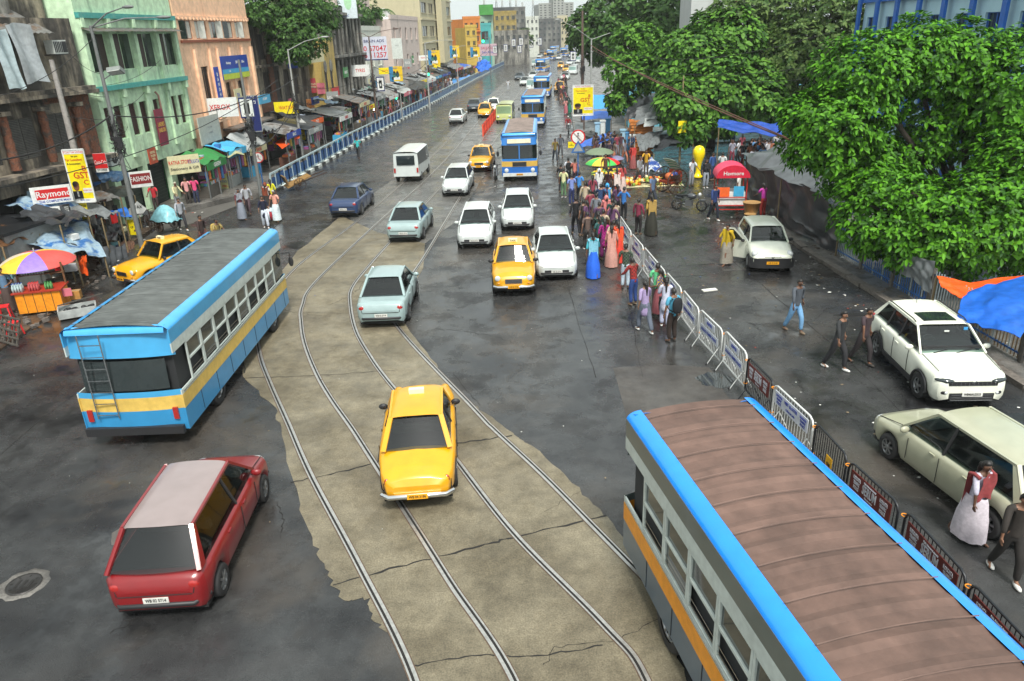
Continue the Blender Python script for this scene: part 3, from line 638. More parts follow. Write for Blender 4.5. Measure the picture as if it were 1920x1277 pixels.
# --- the white hatchback with its door open
def make_hatch():
    p = autopaint('e2e5d4', .25); root = thing('parked_hatchback', 'small white hatchback with black bumper, orange number plate and its front side door open', 'car')
    W = 1.66; hw = W / 2; L = 3.75; f, r_ = -L / 2, L / 2; H = 1.52
    st = [(f, hw * .68, .60, .62, .0, .30), (f + .05, hw * .86, .66, .70, .02, .24), (f + .25, hw * .95, .74, .82, .05, .2), (f + .85, hw, .86, .98, .06, .2), (f + 1.15, hw, .92, 1.0, .02, .2),
          (r_ - .5, hw, .96, 1.04, .02, .2), (r_ - .12, hw * .94, .95, 1.0, .02, .22), (r_ - .03, hw * .84, .85, .9, .0, .28), (r_, hw * .74, .65, .7, 0, .32)]
    b = MB(); wy = (f + .70, r_ - .64); body_loft(b, st, p, wy, .29, .2); b.build('body', root)
    b = MB(); b.b2((-hw * .86, f + .2, .16), (hw * .86, r_ - .15, .55), DARKIN); b.build('underbody', root)
    greenhouse(root, p, ((f + .95, .98), (f + 1.6, H - .06), (r_ - .5, H - .06), (r_ - .12, 1.02)), hw * .93, hw * .76, crown=.07, pil=.06, bpil=(f + 2.05,))
    for x in (-hw + .09, hw - .09):
        for y in wy: wheel(root, x, y, .29, .18, mat('hub_cap', (.42, .43, .44), .4, .6, var=.1), 9)
    for s in (-1, 1):
        b = MB(); b.ell((s * hw * .78, f + .20, .72), (.13, .16, .13), LAMPW, rz=s * .3); b.build('headlight', root)
        b = MB(); b.ell((s * hw * .84, r_ - .06, .95), (.07, .06, .18), LAMPR); b.build('tail_light', root)
    mirror(root, hw * .93, f + 1.2, 1.03, BLKPL)
    b = MB()
    b.grid(lambda u, v: ((2 * u - 1) * hw * 1.0, f - .05 + .22 * abs(2 * u - 1) ** 5, .20 + .38 * v), 14, 3, BLKPL); b.grid(lambda u, v: ((2 * u - 1) * hw * 1.0, f - .05 + .22 * abs(2 * u - 1) ** 5 + v * .16, .58 + .02 * v), 14, 1, BLKPL)
    for s in (-1, 1): b.b2((s * hw * 1.01, f + .15, .24), (s * hw * .96, f + .36, .56), BLKPL)
    b.build('bumper', root)
    b = MB(); b.box((0, f + .03, .63), (.62, .05, .07), BLKPL); b.build('grille', root)
    b = MB(); b.lathe([(.05, 0), (.05, .01), (.03, .01)], CHROME, 12, c=(0, 0, 0)); o = b.build('badge', root, loc=(0, f - .005, .64)); o.rotation_euler = (math.pi / 2, 0, 0)
    plate(root, f - .07, .42, 'WB 05 9148', PLY, INK, -1, .46)
    # door swung open on the kerbless side
    b = MB(); a = R(58); hx, hy = -hw * .98, f + 1.16
    def D(t, z, o=0): return (hx - math.sin(a) * t - math.cos(a) * o, hy + math.cos(a) * t - math.sin(a) * o, z)
    b.add([D(0, .30), D(.98, .30), D(1.02, .62), D(1.0, .97), D(0, .95)], [(0, 1, 2, 3, 4)], p); b.add([D(0, .30, .07), D(.98, .30, .07), D(1.02, .62, .09), D(1.0, .97, .06), D(0, .95, .06)], [(0, 1, 2, 3, 4)], p)
    for q in (((0, .30), (.98, .30)), ((.98, .30), (1.0, .97)), ((0, .95), (1.0, .97)), ((0, .3), (0, .95))): b.bar(D(*q[0], .035), D(*q[1], .035), .07, .03, p)
    for q in (((.02, .95), (.55, 1.42)), ((.55, 1.42), (.95, 1.40)), ((.95, 1.40), (1.0, .97))): b.bar(D(*q[0], .03), D(*q[1], .03), .05, .05, p)
    d = b.build('front_door', root); d['label'] = 'open front door swung out into the road'
    b = MB(); b.add([D(.08, .98, .03), D(.97, .98, .03), D(.92, 1.38, .03), D(.55, 1.39, .03)], [(0, 1, 2, 3)], GLASS); b.build('door_glass', d)
    b = MB(); b.ell(D(.10, 1.02, .16), (.08, .09, .06), BLKPL); b.build('mirror', d)
    b = MB(); b.box(D(.86, .84, .08), (.12, .05, .03), p, rz=-a + R(90)); b.build('handle', d)
    b = MB(); b.bar((-.45, f + .93, 1.0), (.1, f + 1.06, 1.07), .022, .015, BLKPL); b.bar((.0, f + .91, 1.0), (.55, f + 1.04, 1.07), .022, .015, BLKPL); b.build('wiper', root)
    return root
hb = make_hatch(); hb.location = (10.42, 29.4, 0); hb.rotation_euler = (0, 0, R(-7.5))

# --- buses
def make_bus(name, label, L=9.0, W=2.45, H=3.05, body='2a6fb5', band='d9982a', roof='6b5349', edge='1f86e0', lower='2a6fb5', win=True):
    root = thing(name, label, 'bus'); hw = W / 2; f, r_ = -L / 2, L / 2
    pb = autopaint(body, .35); py = C(band, .4); pl = autopaint(lower, .35); pe = autopaint(edge, .3); pw = C('b9c2bd', .45); rf = mat('bus_roof_' + roof, hexc(roof), .7, var=.3, scale=1.1, bump=.2, col2=tuple(c * .6 for c in hexc(roof)))
    z1, z2, z3, z4 = .95, 1.30, 1.42, 2.38
    b = MB()
    def skin(z0, zt, m, ins=0):
        for s in (-1, 1): b.b2((s * (hw - .03 - ins), f + .12, z0), (s * (hw - ins), r_ - .1, zt), m)
    skin(.38, z1, pl); skin(z1, z2, py, -.004); skin(z2, z3, pw); skin(z4, 2.62, pw); skin(2.62, H - .10, pb)
    b.b2((-hw + .03, f + .3, .34), (hw - .03, r_ - .2, .9), DARKIN); b.b2((-hw + .14, f + .3, .9), (hw - .14, r_ - .25, 1.05), DARKIN)
    b.b2((-hw + .12, f + .4, 1.0), (hw - .12, r_ - .3, 2.35), mat('bus_inside', (.02, .022, .024), .9, var=0))
    # rear and front walls
    for y, s in ((f, 1), (r_, -1)):
        def face(z0, zt, m, bow=.16): b.grid(lambda u, v: ((2 * u - 1) * hw, y + s * (.13 * abs(2 * u - 1) ** 2.5 + .16 * max(0, (z0 + (zt - z0) * v) - 1.4) ** 1.3 * .6), z0 + (zt - z0) * v), 12, 3, m)
        face(.38, z1, pl); face(z1, z2, py); face(z2, 1.45, pb); face(2.3, H - .08, pb)
    b.build('body', root)
    b = MB()   # ribbed roof
    n = int(L / .42)
    b.grid(lambda u, v: ((2 * u - 1) * (hw - .24), f + .18 + (L - .3) * v, H + .07 * (1 - (2 * u - 1) ** 2) + (.022 if int(round(v * n * 4)) % 4 == 1 else 0)), 8, n * 4, rf, smooth=False)
    for k in range(int(L / .62)): b.tube([((2 * q / 6 - 1) * (hw - .24), f + .45 + k * .62, H + .074 + .07 * (1 - (2 * q / 6 - 1) ** 2)) for q in range(7)], .009, rf, 4, False, False)
    b.build('roof', root)
    b = MB()
    for s in (-1, 1): b.bar((s * .25 + .55, r_ + .03, .8), (s * .25 + .55, r_ + .03, H - .1), .03, .03, CHROME)
    for k in range(7): b.bar((.3, r_ + .04, .9 + k * .3), (.8, r_ + .04, .9 + k * .3), .02, .02, CHROME)
    b.build('ladder', root)
    b = MB()
    for s in (-1, 1):
        for k in range(int(L / 1.1)): b.bar((s * (hw + .002), f + .6 + k * 1.1, .42), (s * (hw + .002), f + .6 + k * 1.1, z1), .012, .012, DARKIN)
        b.bar((s * (hw + .004), f + .2, 1.36), (s * (hw + .004), r_ - .2, 1.36), .03, .035, CHROME)
    b.build('panel_seams', root)
    b = MB()
    for s in (-1, 1): b.grid(lambda u, v: (s * (hw - .25 * (1 - math.cos(u * 1.5708))), f + .15 + (L - .25) * v, H - .12 + .15 * math.sin(u * 1.5708)), 6, 6, pe)
    b.grid(lambda u, v: ((2 * u - 1) * (hw - .1), f + .24 - .16 * math.cos(v * 1.57) + .05 * abs(2 * u - 1) ** 3, H - .14 + .16 * math.sin(v * 1.57)), 8, 4, pe)
    b.grid(lambda u, v: ((2 * u - 1) * (hw - .1), r_ - .22 + .14 * math.cos(v * 1.57), H - .14 + .16 * math.sin(v * 1.57)), 8, 4, pe); b.build('roof_edge', root)
    if win:
        k = int((L - 1.6) / .92)
        for s in (-1, 1):
            y = f + 1.25
            for i in range(k):
                o = MB(); x = s * (hw - .02)
                for a_, c_ in (((y, z3), (y + .86, z3)), ((y, z4 - .02), (y + .86, z4 - .02)), ((y, z3), (y, z4)), ((y + .86, z3), (y + .86, z4)), ((y, 1.92), (y + .86, 1.92))): o.bar((x, a_[0], a_[1]), (x, c_[0], c_[1]), .04, .05, pw)
                for zz in (1.52, 1.62): o.bar((x, y, zz), (x, y + .86, zz), .012, .012, CHROME)
                wf = o.build('window', root)
                o = MB(); o.b2((x - .006 - s * .02, y + .03, 1.93 if i % 3 else 1.5), (x + .006 - s * .02, y + .83, z4 - .03), GLASS); o.build('pane', wf)
                y += .92
            o = MB(); o.b2((s * (hw - .05), f + .3, 1.5), (s * (hw - .012), f + 1.15, 2.35), GLASS); o.build('cab_window', root)
    b = MB()
    for s in (-1, 1): b.grid(lambda u, v: (s * (.05 + u * (hw - .16)), f + .015 + .13 * (u * .95) ** 2.5 + .12 * v, 1.46 + .86 * v), 6, 3, GLASSG)
    b.build('windscreen', root)
    b = MB(); b.bar((0, f - .02, 1.42), (0, f + .13, 2.34), .06, .04, pb); b.build('windscreen_post', root)
    b = MB(); b.grid(lambda u, v: ((2 * u - 1) * hw * .8, r_ + .012 - .10 * abs(2 * u - 1) ** 2.5 - .05 * v, 1.5 + .75 * v), 8, 2, GLASS); b.build('rear_window', root)
    b = MB(); b.box((0, f + .08, 2.56), (1.5, .10, .26), C('e8dfc0', .5)); b.build('route_board', root)
    for s in (-1, 1):
        b = MB(); b.M = Matrix.Translation((s * hw * .74, f + .04, .72)) @ Matrix.Rotation(math.pi / 2, 4, 'X'); b.lathe([(.14, -.04), (.13, .03), (.08, .05), (0, .055)], LAMPW, 14); b.build('headlight', root)
        b = MB(); b.box((s * hw * .82, r_ - .05, .85), (.12, .05, .3), LAMPR); b.build('tail_light', root)
        b = MB(); b.tube([(s * hw, f + .2, 2.2), (s * (hw + .22), f - .05, 2.15), (s * (hw + .22), f - .08, 1.95)], .018, BLKPL, 5); b.ell((s * (hw + .22), f - .09, 1.82), (.09, .03, .18), BLKPL); b.build('mirror', root)
        for y in (f + 1.9, r_ - 2.2): wheel(root, s * (hw - .14), y, .47, .26, ALLOY, 9)
    b = MB(); b.box((0, f + .0, .45), (W * .94, .14, .2), C('c9ccc8', .4)); b.box((0, r_ + .02, .45), (W * .94, .12, .2), BLKPL); b.build('bumper', root)
    b = MB(); b.box((0, f - .01, 1.12), (.9, .04, .26), BLKPL); b.build('grille', root)
    plate(root, f - .085, .47, 'WB 25 D 8830', PLY, INK)
    return root
fb = make_bus('city_bus', 'large near bus with brown ribbed roof, bright blue roof edge and orange side stripe', L=9.6, W=2.35, body='4f5a58', lower='3f5668', band='e08f14', roof='6e564c', edge='1787e8')
fb.location = (3.80, 6.55, 0); fb.rotation_euler = (0, 0, R(9.5))
lb = make_bus('city_bus', 'blue and cream bus with grey roof standing in the far side lane by the shops', L=9.4, W=2.5, body='3f98c8', lower='2f86b8', band='cfae58', roof='5c605e', edge='3f9fdc')
lb.location = (-9.15, 20.6, 0); lb.rotation_euler = (0, 0, math.pi)
bus3 = make_bus('city_bus', 'blue bus with yellow band coming down the road behind the yellow taxis', L=8.6, W=2.3, body='2a76c0', lower='1f62b0', band='c8a24a', roof='8f8078', edge='3a9be8')
bus3.location = (1.15, 53.0, 0); bus3.rotation_euler = (0, 0, R(-3))
b4 = dup(bus3, (3.35, 82.5, 0), R(-5), 'second blue bus with yellow band, just behind the first one')
b5 = dup(bus3, (6.1, 117, 0), R(-6), 'third blue bus in the queue, beside the white cars')
# --- cars in motion, here at rest
ty = make_taxi('yellow_taxi', 'd79a12', 'nearest yellow taxi, standing on the curved tram rails')
ty.location = (-2.18, 14.9, 0); ty.rotation_euler = (0, 0, R(184))
taxi_l = dup(ty, (-14.4, 30.6, 0), R(-31), 'yellow taxi parked by the black tarpaulin stalls'); taxi_l.name = 'yellow_taxi'
dup(ty, (.18, 28.0, 0), R(-1), 'yellow taxi coming on beside the silver car')
dup(ty, (-1.65, 54.7, 0), R(-5), 'yellow taxi in the middle lane beside the first blue bus')
dup(ty, (-2.05, 90.6, 0), R(176), 'bright yellow taxi seen from behind by the red divider rail')
tw = make_taxi('white_taxi', 'dfe2dc', 'white and yellow old saloon taxi beside the dark saloon car', bottom='dfe2dc'); tw.location = (-1.1, 96.5, 0); tw.rotation_euler = (0, 0, R(176))
b = MB(); b.b2((.80, -.2, .3), (.84, 1.5, .9), C('e0a91c', .4)); b.b2((-.84, -.2, .3), (-.80, 1.5, .9), C('e0a91c', .4)); b.build('side_stripe', tw)
bs = make_sedan('silver_car', 'b9bfbc', 'silver saloon car coming on beside the pedestrians', 4.3, 1.7, 1.48); bs.location = (1.87, 29.6, 0); bs.rotation_euler = (0, 0, R(-1))
rc = make_sedan('maroon_car', '7a1418', 'maroon car with a pale pinkish grey roof, nearest in its lane', 4.3, 1.75, 1.6, True, roofh='8d7f7d'); rc.location = (-6.15, 12.0, 0); rc.rotation_euler = (0, 0, R(182))
ca = make_sedan('grey_car', '8fa3a3', 'pale teal grey car just behind the nearest yellow taxi', 4.2, 1.7, 1.5); ca.location = (-4.3, 25.2, 0); ca.rotation_euler = (0, 0, R(180))
cb = make_sedan('dark_blue_car', '25395c', 'dark blue car far across the road by the two women', 4.2, 1.7, 1.5); cb.location = (-8.7, 42, 0); cb.rotation_euler = (0, 0, R(176))
dk = make_sedan('dark_car', '3f4950', 'dark saloon car seen from behind next to the white taxi', 4.4, 1.75, 1.46); dk.location = (-3.5, 98.5, 0); dk.rotation_euler = (0, 0, R(176))
wc = make_sedan('white_car', 'c4cac8', 'pale grey car behind the nearest yellow oncoming taxi', 4.1, 1.65, 1.5, True); wc.location = (.55, 37.6, 0); wc.rotation_euler = (0, 0, R(-2))
dup(wc, (-1.45, 34.6, 0), R(-2), 'pale grey car on the tram rails beside the yellow oncoming taxi')
dup(ca, (-4.75, 36.2, 0), R(176), 'pale teal grey car farther up, crossing the tram rails')
dup(wc, (-2.95, 46.5, 0), R(-4), 'pale grey car in front of the middle lane taxi')
dup(wc, (-5.0, 85.5, 0), R(176), 'pale grey car following the bright yellow taxi')
# white van with dark cargo in the middle distance
def make_van(name, h, label, cat='van', dark='23282a'):
    p = autopaint(h, .35); root = thing(name, label, cat); b = MB()
    b.grid(lambda u, v: ((2 * u - 1) * .85 * (1 - .0 * v), -2.3 + .5 * v ** 1.2 * (1 if v > .35 else .6) + .08 * (2 * u - 1) ** 4, .4 + 1.5 * v), 8, 6, p)
    for s in (-1, 1): b.add([(s * .85, -2.25, .4), (s * .87, 2.3, .4), (s * .87, 2.3, 1.15), (s * .85, -2.1, 1.0)], [(0, 1, 2, 3)], p); b.add([(s * .87, -1.0, 1.0), (s * .87, 2.3, 1.15), (s * .80, 2.25, 1.9), (s * .80, -1.0, 1.9)], [(0, 1, 2, 3)], C(dark, .3)); b.add([(s * .85, -2.1, 1.0), (s * .87, -1.0, 1.0), (s * .80, -1.0, 1.9), (s * .80, -1.8, 1.9)], [(0, 1, 2, 3)], GLASS)
    b.add([(-.87, 2.3, .4), (.87, 2.3, .4), (.80, 2.25, 1.9), (-.80, 2.25, 1.9)], [(0, 1, 2, 3)], p); b.b2((-.8, -2.0, .3), (.8, 2.1, .9), DARKIN); b.build('body', root)
    b = MB(); b.grid(lambda u, v: ((2 * u - 1) * .81, -1.85 + 4.15 * v, 1.9 + .1 * (1 - (2 * u - 1) ** 4)), 8, 6, p); b.build('roof', root)
    b = MB(); b.grid(lambda u, v: ((2 * u - 1) * .76, -2.20 + .32 * v, 1.05 + .72 * v), 6, 2, GLASSG); b.build('windscreen', root)
    b = MB(); b.b2((-.6, 2.29, 1.15), (.6, 2.33, 1.75), GLASS); b.build('rear_window', root)
    for s in (-1, 1):
        b = MB(); b.ell((s * .62, -2.27, .75), (.14, .06, .1), LAMPW); b.build('headlight', root)
        b = MB(); b.box((s * .76, 2.32, .8), (.12, .04, .3), LAMPR); b.build('tail_light', root)
        for y in (-1.55, 1.45): wheel(root, s * .78, y, .3, .18, ALLOY, 7)
    plate(root, -2.33, .5, 'WB 11 4402', PLW, INK)
    return root
v1 = make_van('delivery_van', 'c3cac7', 'white roofed van with dark sides, well behind the dark blue car'); v1.location = (-6.4, 52.2, 0); v1.rotation_euler = (0, 0, R(176))
tk = make_sedan('beige_car', 'a5a58e', 'pale olive beige car near the barriers, in front of the white sport utility car', 4.3, 1.75, 1.6, True); tk.location = (9.25, 12.9, 0); tk.rotation_euler = (0, 0, R(190))
v3 = make_van('delivery_van', 'a9b06a', 'pale olive van coming on beyond the red divider rail'); v3.location = (.25, 84.5, 0); v3.rotation_euler = (0, 0, R(-5))
# --- far jam: every car still its own
kinds = [(wc, 'white car'), (ty, 'yellow taxi'), (bs, 'silver car'), (dk, 'dark car'), (bus3, 'blue bus'), (v1, 'white van')]
jam = [(1000, 148, 0), (1018, 135, 4), (1020, 122, 0), (1035, 112, 4), (1052, 128, 1), (1062, 135, 1), (1068, 122, 0), (1085, 118, 5), (985, 160, 2), (975, 150, 3), (1005, 125, 5), (1048, 112, 0), (1012, 109, 2), (1060, 106, 4),
       (1040, 101, 4), (1030, 96, 0), (1072, 108, 0), (1055, 98, 5), (1025, 104, 1), (1003, 103, 1), (1068, 100, 4), (1046, 93, 2), (1062, 92, 0), (1018, 99, 3), (1036, 90, 4), (1052, 88, 0), (1070, 94, 2), (1075, 140, 5), (1060, 150, 2), (1000, 170, 5), (1050, 172, 1), (1035, 85, 5), (1068, 87, 4), (1080, 97, 0), (1022, 91, 4)]
for i, (px, py, k) in enumerate(jam):
    g = G(px, py); src, nm = kinds[k]
    o = dup(src, (g.x, g.y, 0), R(-6 - min(g.y, 320) / 40), '%s in the tight queue of the far jam' % nm, 'cars queueing in the far jam')
    o.name = nm.replace(' ', '_')
# ================================================================ buildings
class Bld:
    def __init__(s, P0, P1, side=1):
        s.P0 = Vector((*P0, 0)); d = Vector((*P1, 0)) - s.P0; s.L = d.length; s.u = d / s.L
        s.n = Vector((s.u.y, -s.u.x, 0)) * side
    def T(s, a, d, z): return s.P0 + s.u * a + s.n * d + Vector((0, 0, z))
    def hit(s, px, py, d=0):
        r = Vector(ray(px, py)); o = s.P0 + s.n * d
        t = (o - Vector((0, 0, CAM_H))).dot(s.n) / r.dot(s.n); p = Vector((0, 0, CAM_H)) + r * t
        return (p - s.P0).dot(s.u), p.z
    def rect(s, x0, y0, x1, y1, d=0):
        a = s.hit(x0, y0, d); c = s.hit(x1, y1, d); return (a[0], c[0], min(a[1], c[1]), max(a[1], c[1]))
    def box(s, b, a0, a1, d0, d1, z0, z1, m):
        v = [s.T(a, d, z) for z in (z0, z1) for d in (d0, d1) for a in (a0, a1)]
        b.add(v, [(0, 2, 3, 1), (4, 5, 7, 6), (0, 1, 5, 4), (2, 6, 7, 3), (0, 4, 6, 2), (1, 3, 7, 5)], m)
def wall_open(b, B, H, rects, m, dark=None, depth=12, rev=.22, z0=0, a0=0, a1=None):
    a1 = B.L if a1 is None else a1
    xs = sorted(set([a0, a1] + [r[0] for r in rects] + [r[1] for r in rects])); zs = sorted(set([z0, H] + [r[2] for r in rects] + [r[3] for r in rects]))
    for i in range(len(xs) - 1):
        for j in range(len(zs) - 1):
            ca, cz = (xs[i] + xs[i + 1]) / 2, (zs[j] + zs[j + 1]) / 2
            if any(r[0] < ca < r[1] and r[2] < cz < r[3] for r in rects): continue
            b.quad(B.T(xs[i], 0, zs[j]), B.T(xs[i + 1], 0, zs[j]), B.T(xs[i + 1], 0, zs[j + 1]), B.T(xs[i], 0, zs[j + 1]), m)
    for (p, q, c, d) in [r[:4] for r in rects]:
        f = [(p, c), (q, c), (q, d), (p, d)]
        for k in range(4):
            (x1, y1), (x2, y2) = f[k], f[(k + 1) % 4]; b.quad(B.T(x1, 0, y1), B.T(x2, 0, y2), B.T(x2, -rev, y2), B.T(x1, -rev, y1), m)
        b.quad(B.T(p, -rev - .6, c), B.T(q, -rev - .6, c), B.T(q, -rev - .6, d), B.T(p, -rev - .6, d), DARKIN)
    for (x, y) in ((a0, 0), (a1, 0)): b.quad(B.T(x, 0, z0), B.T(x, -depth, z0), B.T(x, -depth, H), B.T(x, 0, H), m)
    b.quad(B.T(a0, -depth, z0), B.T(a1, -depth, z0), B.T(a1, -depth, H), B.T(a0, -depth, H), m)
    b.quad(B.T(a0, 0, H), B.T(a1, 0, H), B.T(a1, -depth, H), B.T(a0, -depth, H), mat('flat_roof', (.16, .155, .145), .9, scale=.8))
def window(root, B, r, frame, leaf=None, n=2, style='casement', rev=.14, open_=0, sill=None):
    a0, a1, z0, z1 = r; b = MB(); w_ = a1 - a0
    for (p, q) in (((a0, z0), (a1, z0)), ((a0, z1), (a1, z1)), ((a0, z0), (a0, z1)), ((a1, z0), (a1, z1))): b.bar(B.T(p[0], -rev, p[1]), B.T(q[0], -rev, q[1]), .08, .08, frame)
    for k in range(1, n): b.bar(B.T(a0 + w_ * k / n, -rev, z0), B.T(a0 + w_ * k / n, -rev, z1), .05, .05, frame)
    if style == 'grille':
        for k in range(1, 7): b.bar(B.T(a0 + w_ * k / 7, -rev + .05, z0), B.T(a0 + w_ * k / 7, -rev + .05, z1), .015, .015, BLKPL)
    if sill: B.box(b, a0 - .08, a1 + .08, .002, .12, z0 - .12, z0 - .02, sill)
    o = b.build('window', root, True)
    b = MB()
    if style == 'shutter':
        for k in range(n):
            c0, c1 = a0 + w_ * k / n + .03, a0 + w_ * (k + 1) / n - .03; zz = z0 + .05
            while zz < z1 - .05: b.add([B.T(c0, -rev + .02, zz + .05), B.T(c1, -rev + .02, zz + .05), B.T(c1, -rev + .06, zz), B.T(c0, -rev + .06, zz)], [(0, 1, 2, 3)], leaf); zz += .07
            b.quad(B.T(c0, -rev - .01, z0), B.T(c1, -rev - .01, z0), B.T(c1, -rev - .01, z1), B.T(c0, -rev - .01, z1), DARKIN)
        p = b.build('shutter', root, True); p.parent = o
    elif style == 'panel':
        for k in range(n):
            c0, c1 = a0 + w_ * k / n + .03, a0 + w_ * (k + 1) / n - .03
            b.add([B.T(c0, -rev + .02, z0), B.T(c1, -rev + .02 + (.25 if k == open_ else 0), z0), B.T(c1, -rev + .02 + (.25 if k == open_ else 0), z1), B.T(c0, -rev + .02, z1)], [(0, 1, 2, 3)], leaf if (k + open_) % 3 else GLASS)
        p = b.build('pane', root, True); p.parent = o
    else:
        B.box(b, a0, a1, -rev - .06, -rev - .04, z0, z1, leaf or GLASS)
        p = b.build('pane', root, True); p.parent = o
    return o
def base(name, label, B, cat='building', group=None): return thing(name, label, cat, tuple(B.P0), 0, group)
def part(b, name, root): return b.build(name, root, True)

# weathered wall colours
GREENW = mat('mint_plaster', hexc('c4e0bc'), .75, var=.28, scale=1.2, streak=True, bump=.25, col2=hexc('7f9a80'), mix=(.53, .68), det=8)
TEALP = mat('teal_paint', hexc('459a92'), .55, var=.25, scale=2, col2=hexc('5f8f84'), mix=(.55, .7))
PEACH = mat('peach_plaster', hexc('efc3a0'), .8, var=.26, scale=1.0, streak=True, bump=.12, col2=hexc('c39474'), mix=(.56, .74), det=8)
SOOT = mat('sooty_plaster', (.07, .062, .052), .85, var=.55, scale=1.1, streak=True, bump=.6, col2=(.26, .22, .165), mix=(.45, .6), det=9)
SOOT2 = mat('grey_stucco', (.09, .088, .080), .85, var=.5, scale=1.3, streak=True, bump=.4, col2=(.25, .24, .21), mix=(.42, .62), det=9)
BRICKO = mat('bare_brick', (.20, .075, .040), .9, var=.5, scale=4, bump=.9, bscale=14, col2=(.07, .05, .04), mix=(.48, .6), det=9)
WOODG = mat('weathered_wood', (.075, .066, .055), .8, var=.4, scale=5, streak=True)
WHITEW = mat('white_plaster', hexc('c3c6bb'), .75, var=.16, scale=.9, streak=True, bump=.1, col2=hexc('8e9088'), mix=(.55, .75), det=8)
PINKW = mat('pinkish_plaster', hexc('bfb0a8'), .75, var=.14, scale=.9, streak=True, col2=hexc('8f847c'), mix=(.55, .75), det=8)
BEIGEW = mat('beige_plaster', hexc('b3ab8c'), .75, var=.1, scale=.7, streak=True, col2=hexc('8f8a74'), mix=(.58, .75), det=8)
TIN = mat('rusty_tin', (.17, .165, .155), .55, .3, var=.4, scale=2, col2=(.13, .085, .055), mix=(.5, .62))
BROWNF = C('8a4a30', .6); DKWOOD = C('3a2c26', .6)
def Bp(y0, y1, off=0): return Bld((FX(y0) + off, y0), (FX(y1) + off, y1))

# --- the mint green house
B = Bp(40.3, 50.7); root = base('green_house', 'mint green three storey house with teal bands and rows of tall dark windows', B)
W1 = []
for (xa, xb) in ((155, 200), (203, 250), (252, 290), (291, 322)):
    W1.append(B.rect((xa + 2), 0, (xb - 3), 0)[:2])
z_top = [B.hit(240, 68)[1], B.hit(240, 124)[1]]; z_low = [B.hit(290, 212)[1], B.hit(290, 258)[1]]
n = 4; R1 = [(B.L * (k + .1) / n, B.L * (k + .93) / n, 7.85, 9.72) for k in range(n)]
R2 = [(.35, 1.25, 4.35, 6.1), (1.55, 2.45, 4.35, 6.1), (3.1, 4.0, 4.35, 6.1), (4.3, 5.2, 4.35, 6.1), (5.9, 6.7, 4.35, 6.1), (8.15, 8.95, 4.35, 6.1), (9.2, 10.0, 4.35, 6.1)]
RS = [(.6, 3.2, .1, 2.7), (3.7, 6.3, .1, 2.7), (7.0, 9.9, .1, 2.7)]
b = MB(); wall_open(b, B, 13.4, R1 + R2 + RS, GREENW, rev=.35); part(b, 'wall', root)
b = MB(); B.box(b, -.03, B.L + .03, .003, .22, 10.42, 10.68, TEALP); part(b, 'cornice', root)
b = MB(); B.box(b, -.03, B.L + .03, .003, .30, 6.92, 7.16, TEALP); part(b, 'balcony_band', root)
for k in range(5):
    a = min(B.L - .18, max(.18, B.L * k / 4)); b = MB(); B.box(b, a - .17, a + .17, .003, .16, 7.17, 10.41, GREENW); B.box(b, a - .14, a + .14, .003, .24, 10.0, 10.42, GREENW); B.box(b, a - .17, a + .17, .003, .13, 3.3, 6.91, GREENW); B.box(b, a - .15, a + .15, .14, .27, 6.5, 6.91, GREENW); part(b, 'pilaster', root)
for r in R1: window(root, B, r, GREENW, DKWOOD, 2, 'panel', .2, open_=int(r[0]) % 3)
for r in R2: window(root, B, r, GREENW, mat('reddish_shutter', (.06, .018, .015), .6), 1, 'shutter', .2)
b = MB()
for k in range(14): 
    t = k / 14 * B.L; b.add([B.T(t, .05, 9.98), B.T(t + B.L / 28, .05, 9.99), B.T(t + B.L / 28, .62, 9.80), B.T(t, .62, 9.78)], [(0, 1, 2, 3)], TIN); b.add([B.T(t + B.L / 28, .05, 9.99), B.T(t + B.L / 14, .05, 9.97), B.T(t + B.L / 14, .62, 9.77), B.T(t + B.L / 28, .62, 9.80)], [(0, 1, 2, 3)], TIN)
part(b, 'tin_canopy', root)
b = MB(); b.tube([B.T(6.1, .15, 6.5), B.T(6.3, .2, 6.3), B.T(6.4, .2, 4.1), B.T(6.1, .3, 3.6)], .06, C('8a6a5c', .6), 8); part(b, 'drain_pipe', root)
for r in RS:
    b = MB(); B.box(b, r[0], r[1], -.5, -.45, .1, 2.7, C('20292a', .6)); 
    for k in range(12): B.box(b, r[0], r[1], -.45, -.43, .2 + k * .2, .22 + k * .2, BLKPL)
    part(b, 'shop_shutter', root)
GB = B
# --- the peach house
B = Bp(51.0, 63.4); root = base('peach_house', 'tall peach plastered house with a band of white shuttered windows', B)
R1 = [(.5 + k * 2.3 + (.0), .5 + k * 2.3 + 1.75, 9.35, 10.45) for k in range(5)]; R2 = [(2.6, 3.7, 4.4, 7.6), (6.2, 7.2, 4.2, 6.4), (8.5, 9.5, 4.2, 6.4)]; RS = [(.6, 3.4, .1, 2.8), (4.2, 7.4, .1, 2.8), (8.2, 11.6, .1, 2.8)]
b = MB(); wall_open(b, B, 14.5, R1 + R2 + RS, PEACH, rev=.3); part(b, 'wall', root)
b = MB(); B.box(b, .3, B.L - .2, .003, .14, 9.12, 9.28, BROWNF); part(b, 'sill_band', root)
b = MB(); B.box(b, -.03, B.L + .03, .003, .10, 10.55, 10.75, PEACH); 
for k in range(22): B.box(b, .3 + k * .55, .5 + k * .55, .103, .2, 10.5, 10.62, PEACH)
part(b, 'cornice', root)
for k, r in enumerate(R1): window(root, B, r, BROWNF, C('c9c9be', .6), 3, 'panel', .1, open_=k % 3)
for r in R2: window(root, B, r, PEACH, DKWOOD, 2, 'shutter', .15)
for a in (1.9, 4.3, 5.6, 7.8, 10.2, 12.0):
    b = MB(); B.box(b, a - .17, a + .17, .003, .18, 3.4, 8.7, PEACH); part(b, 'pilaster', root)
b = MB(); B.box(b, 2.2, 4.2, .003, .75, 4.0, 4.12, PEACH)
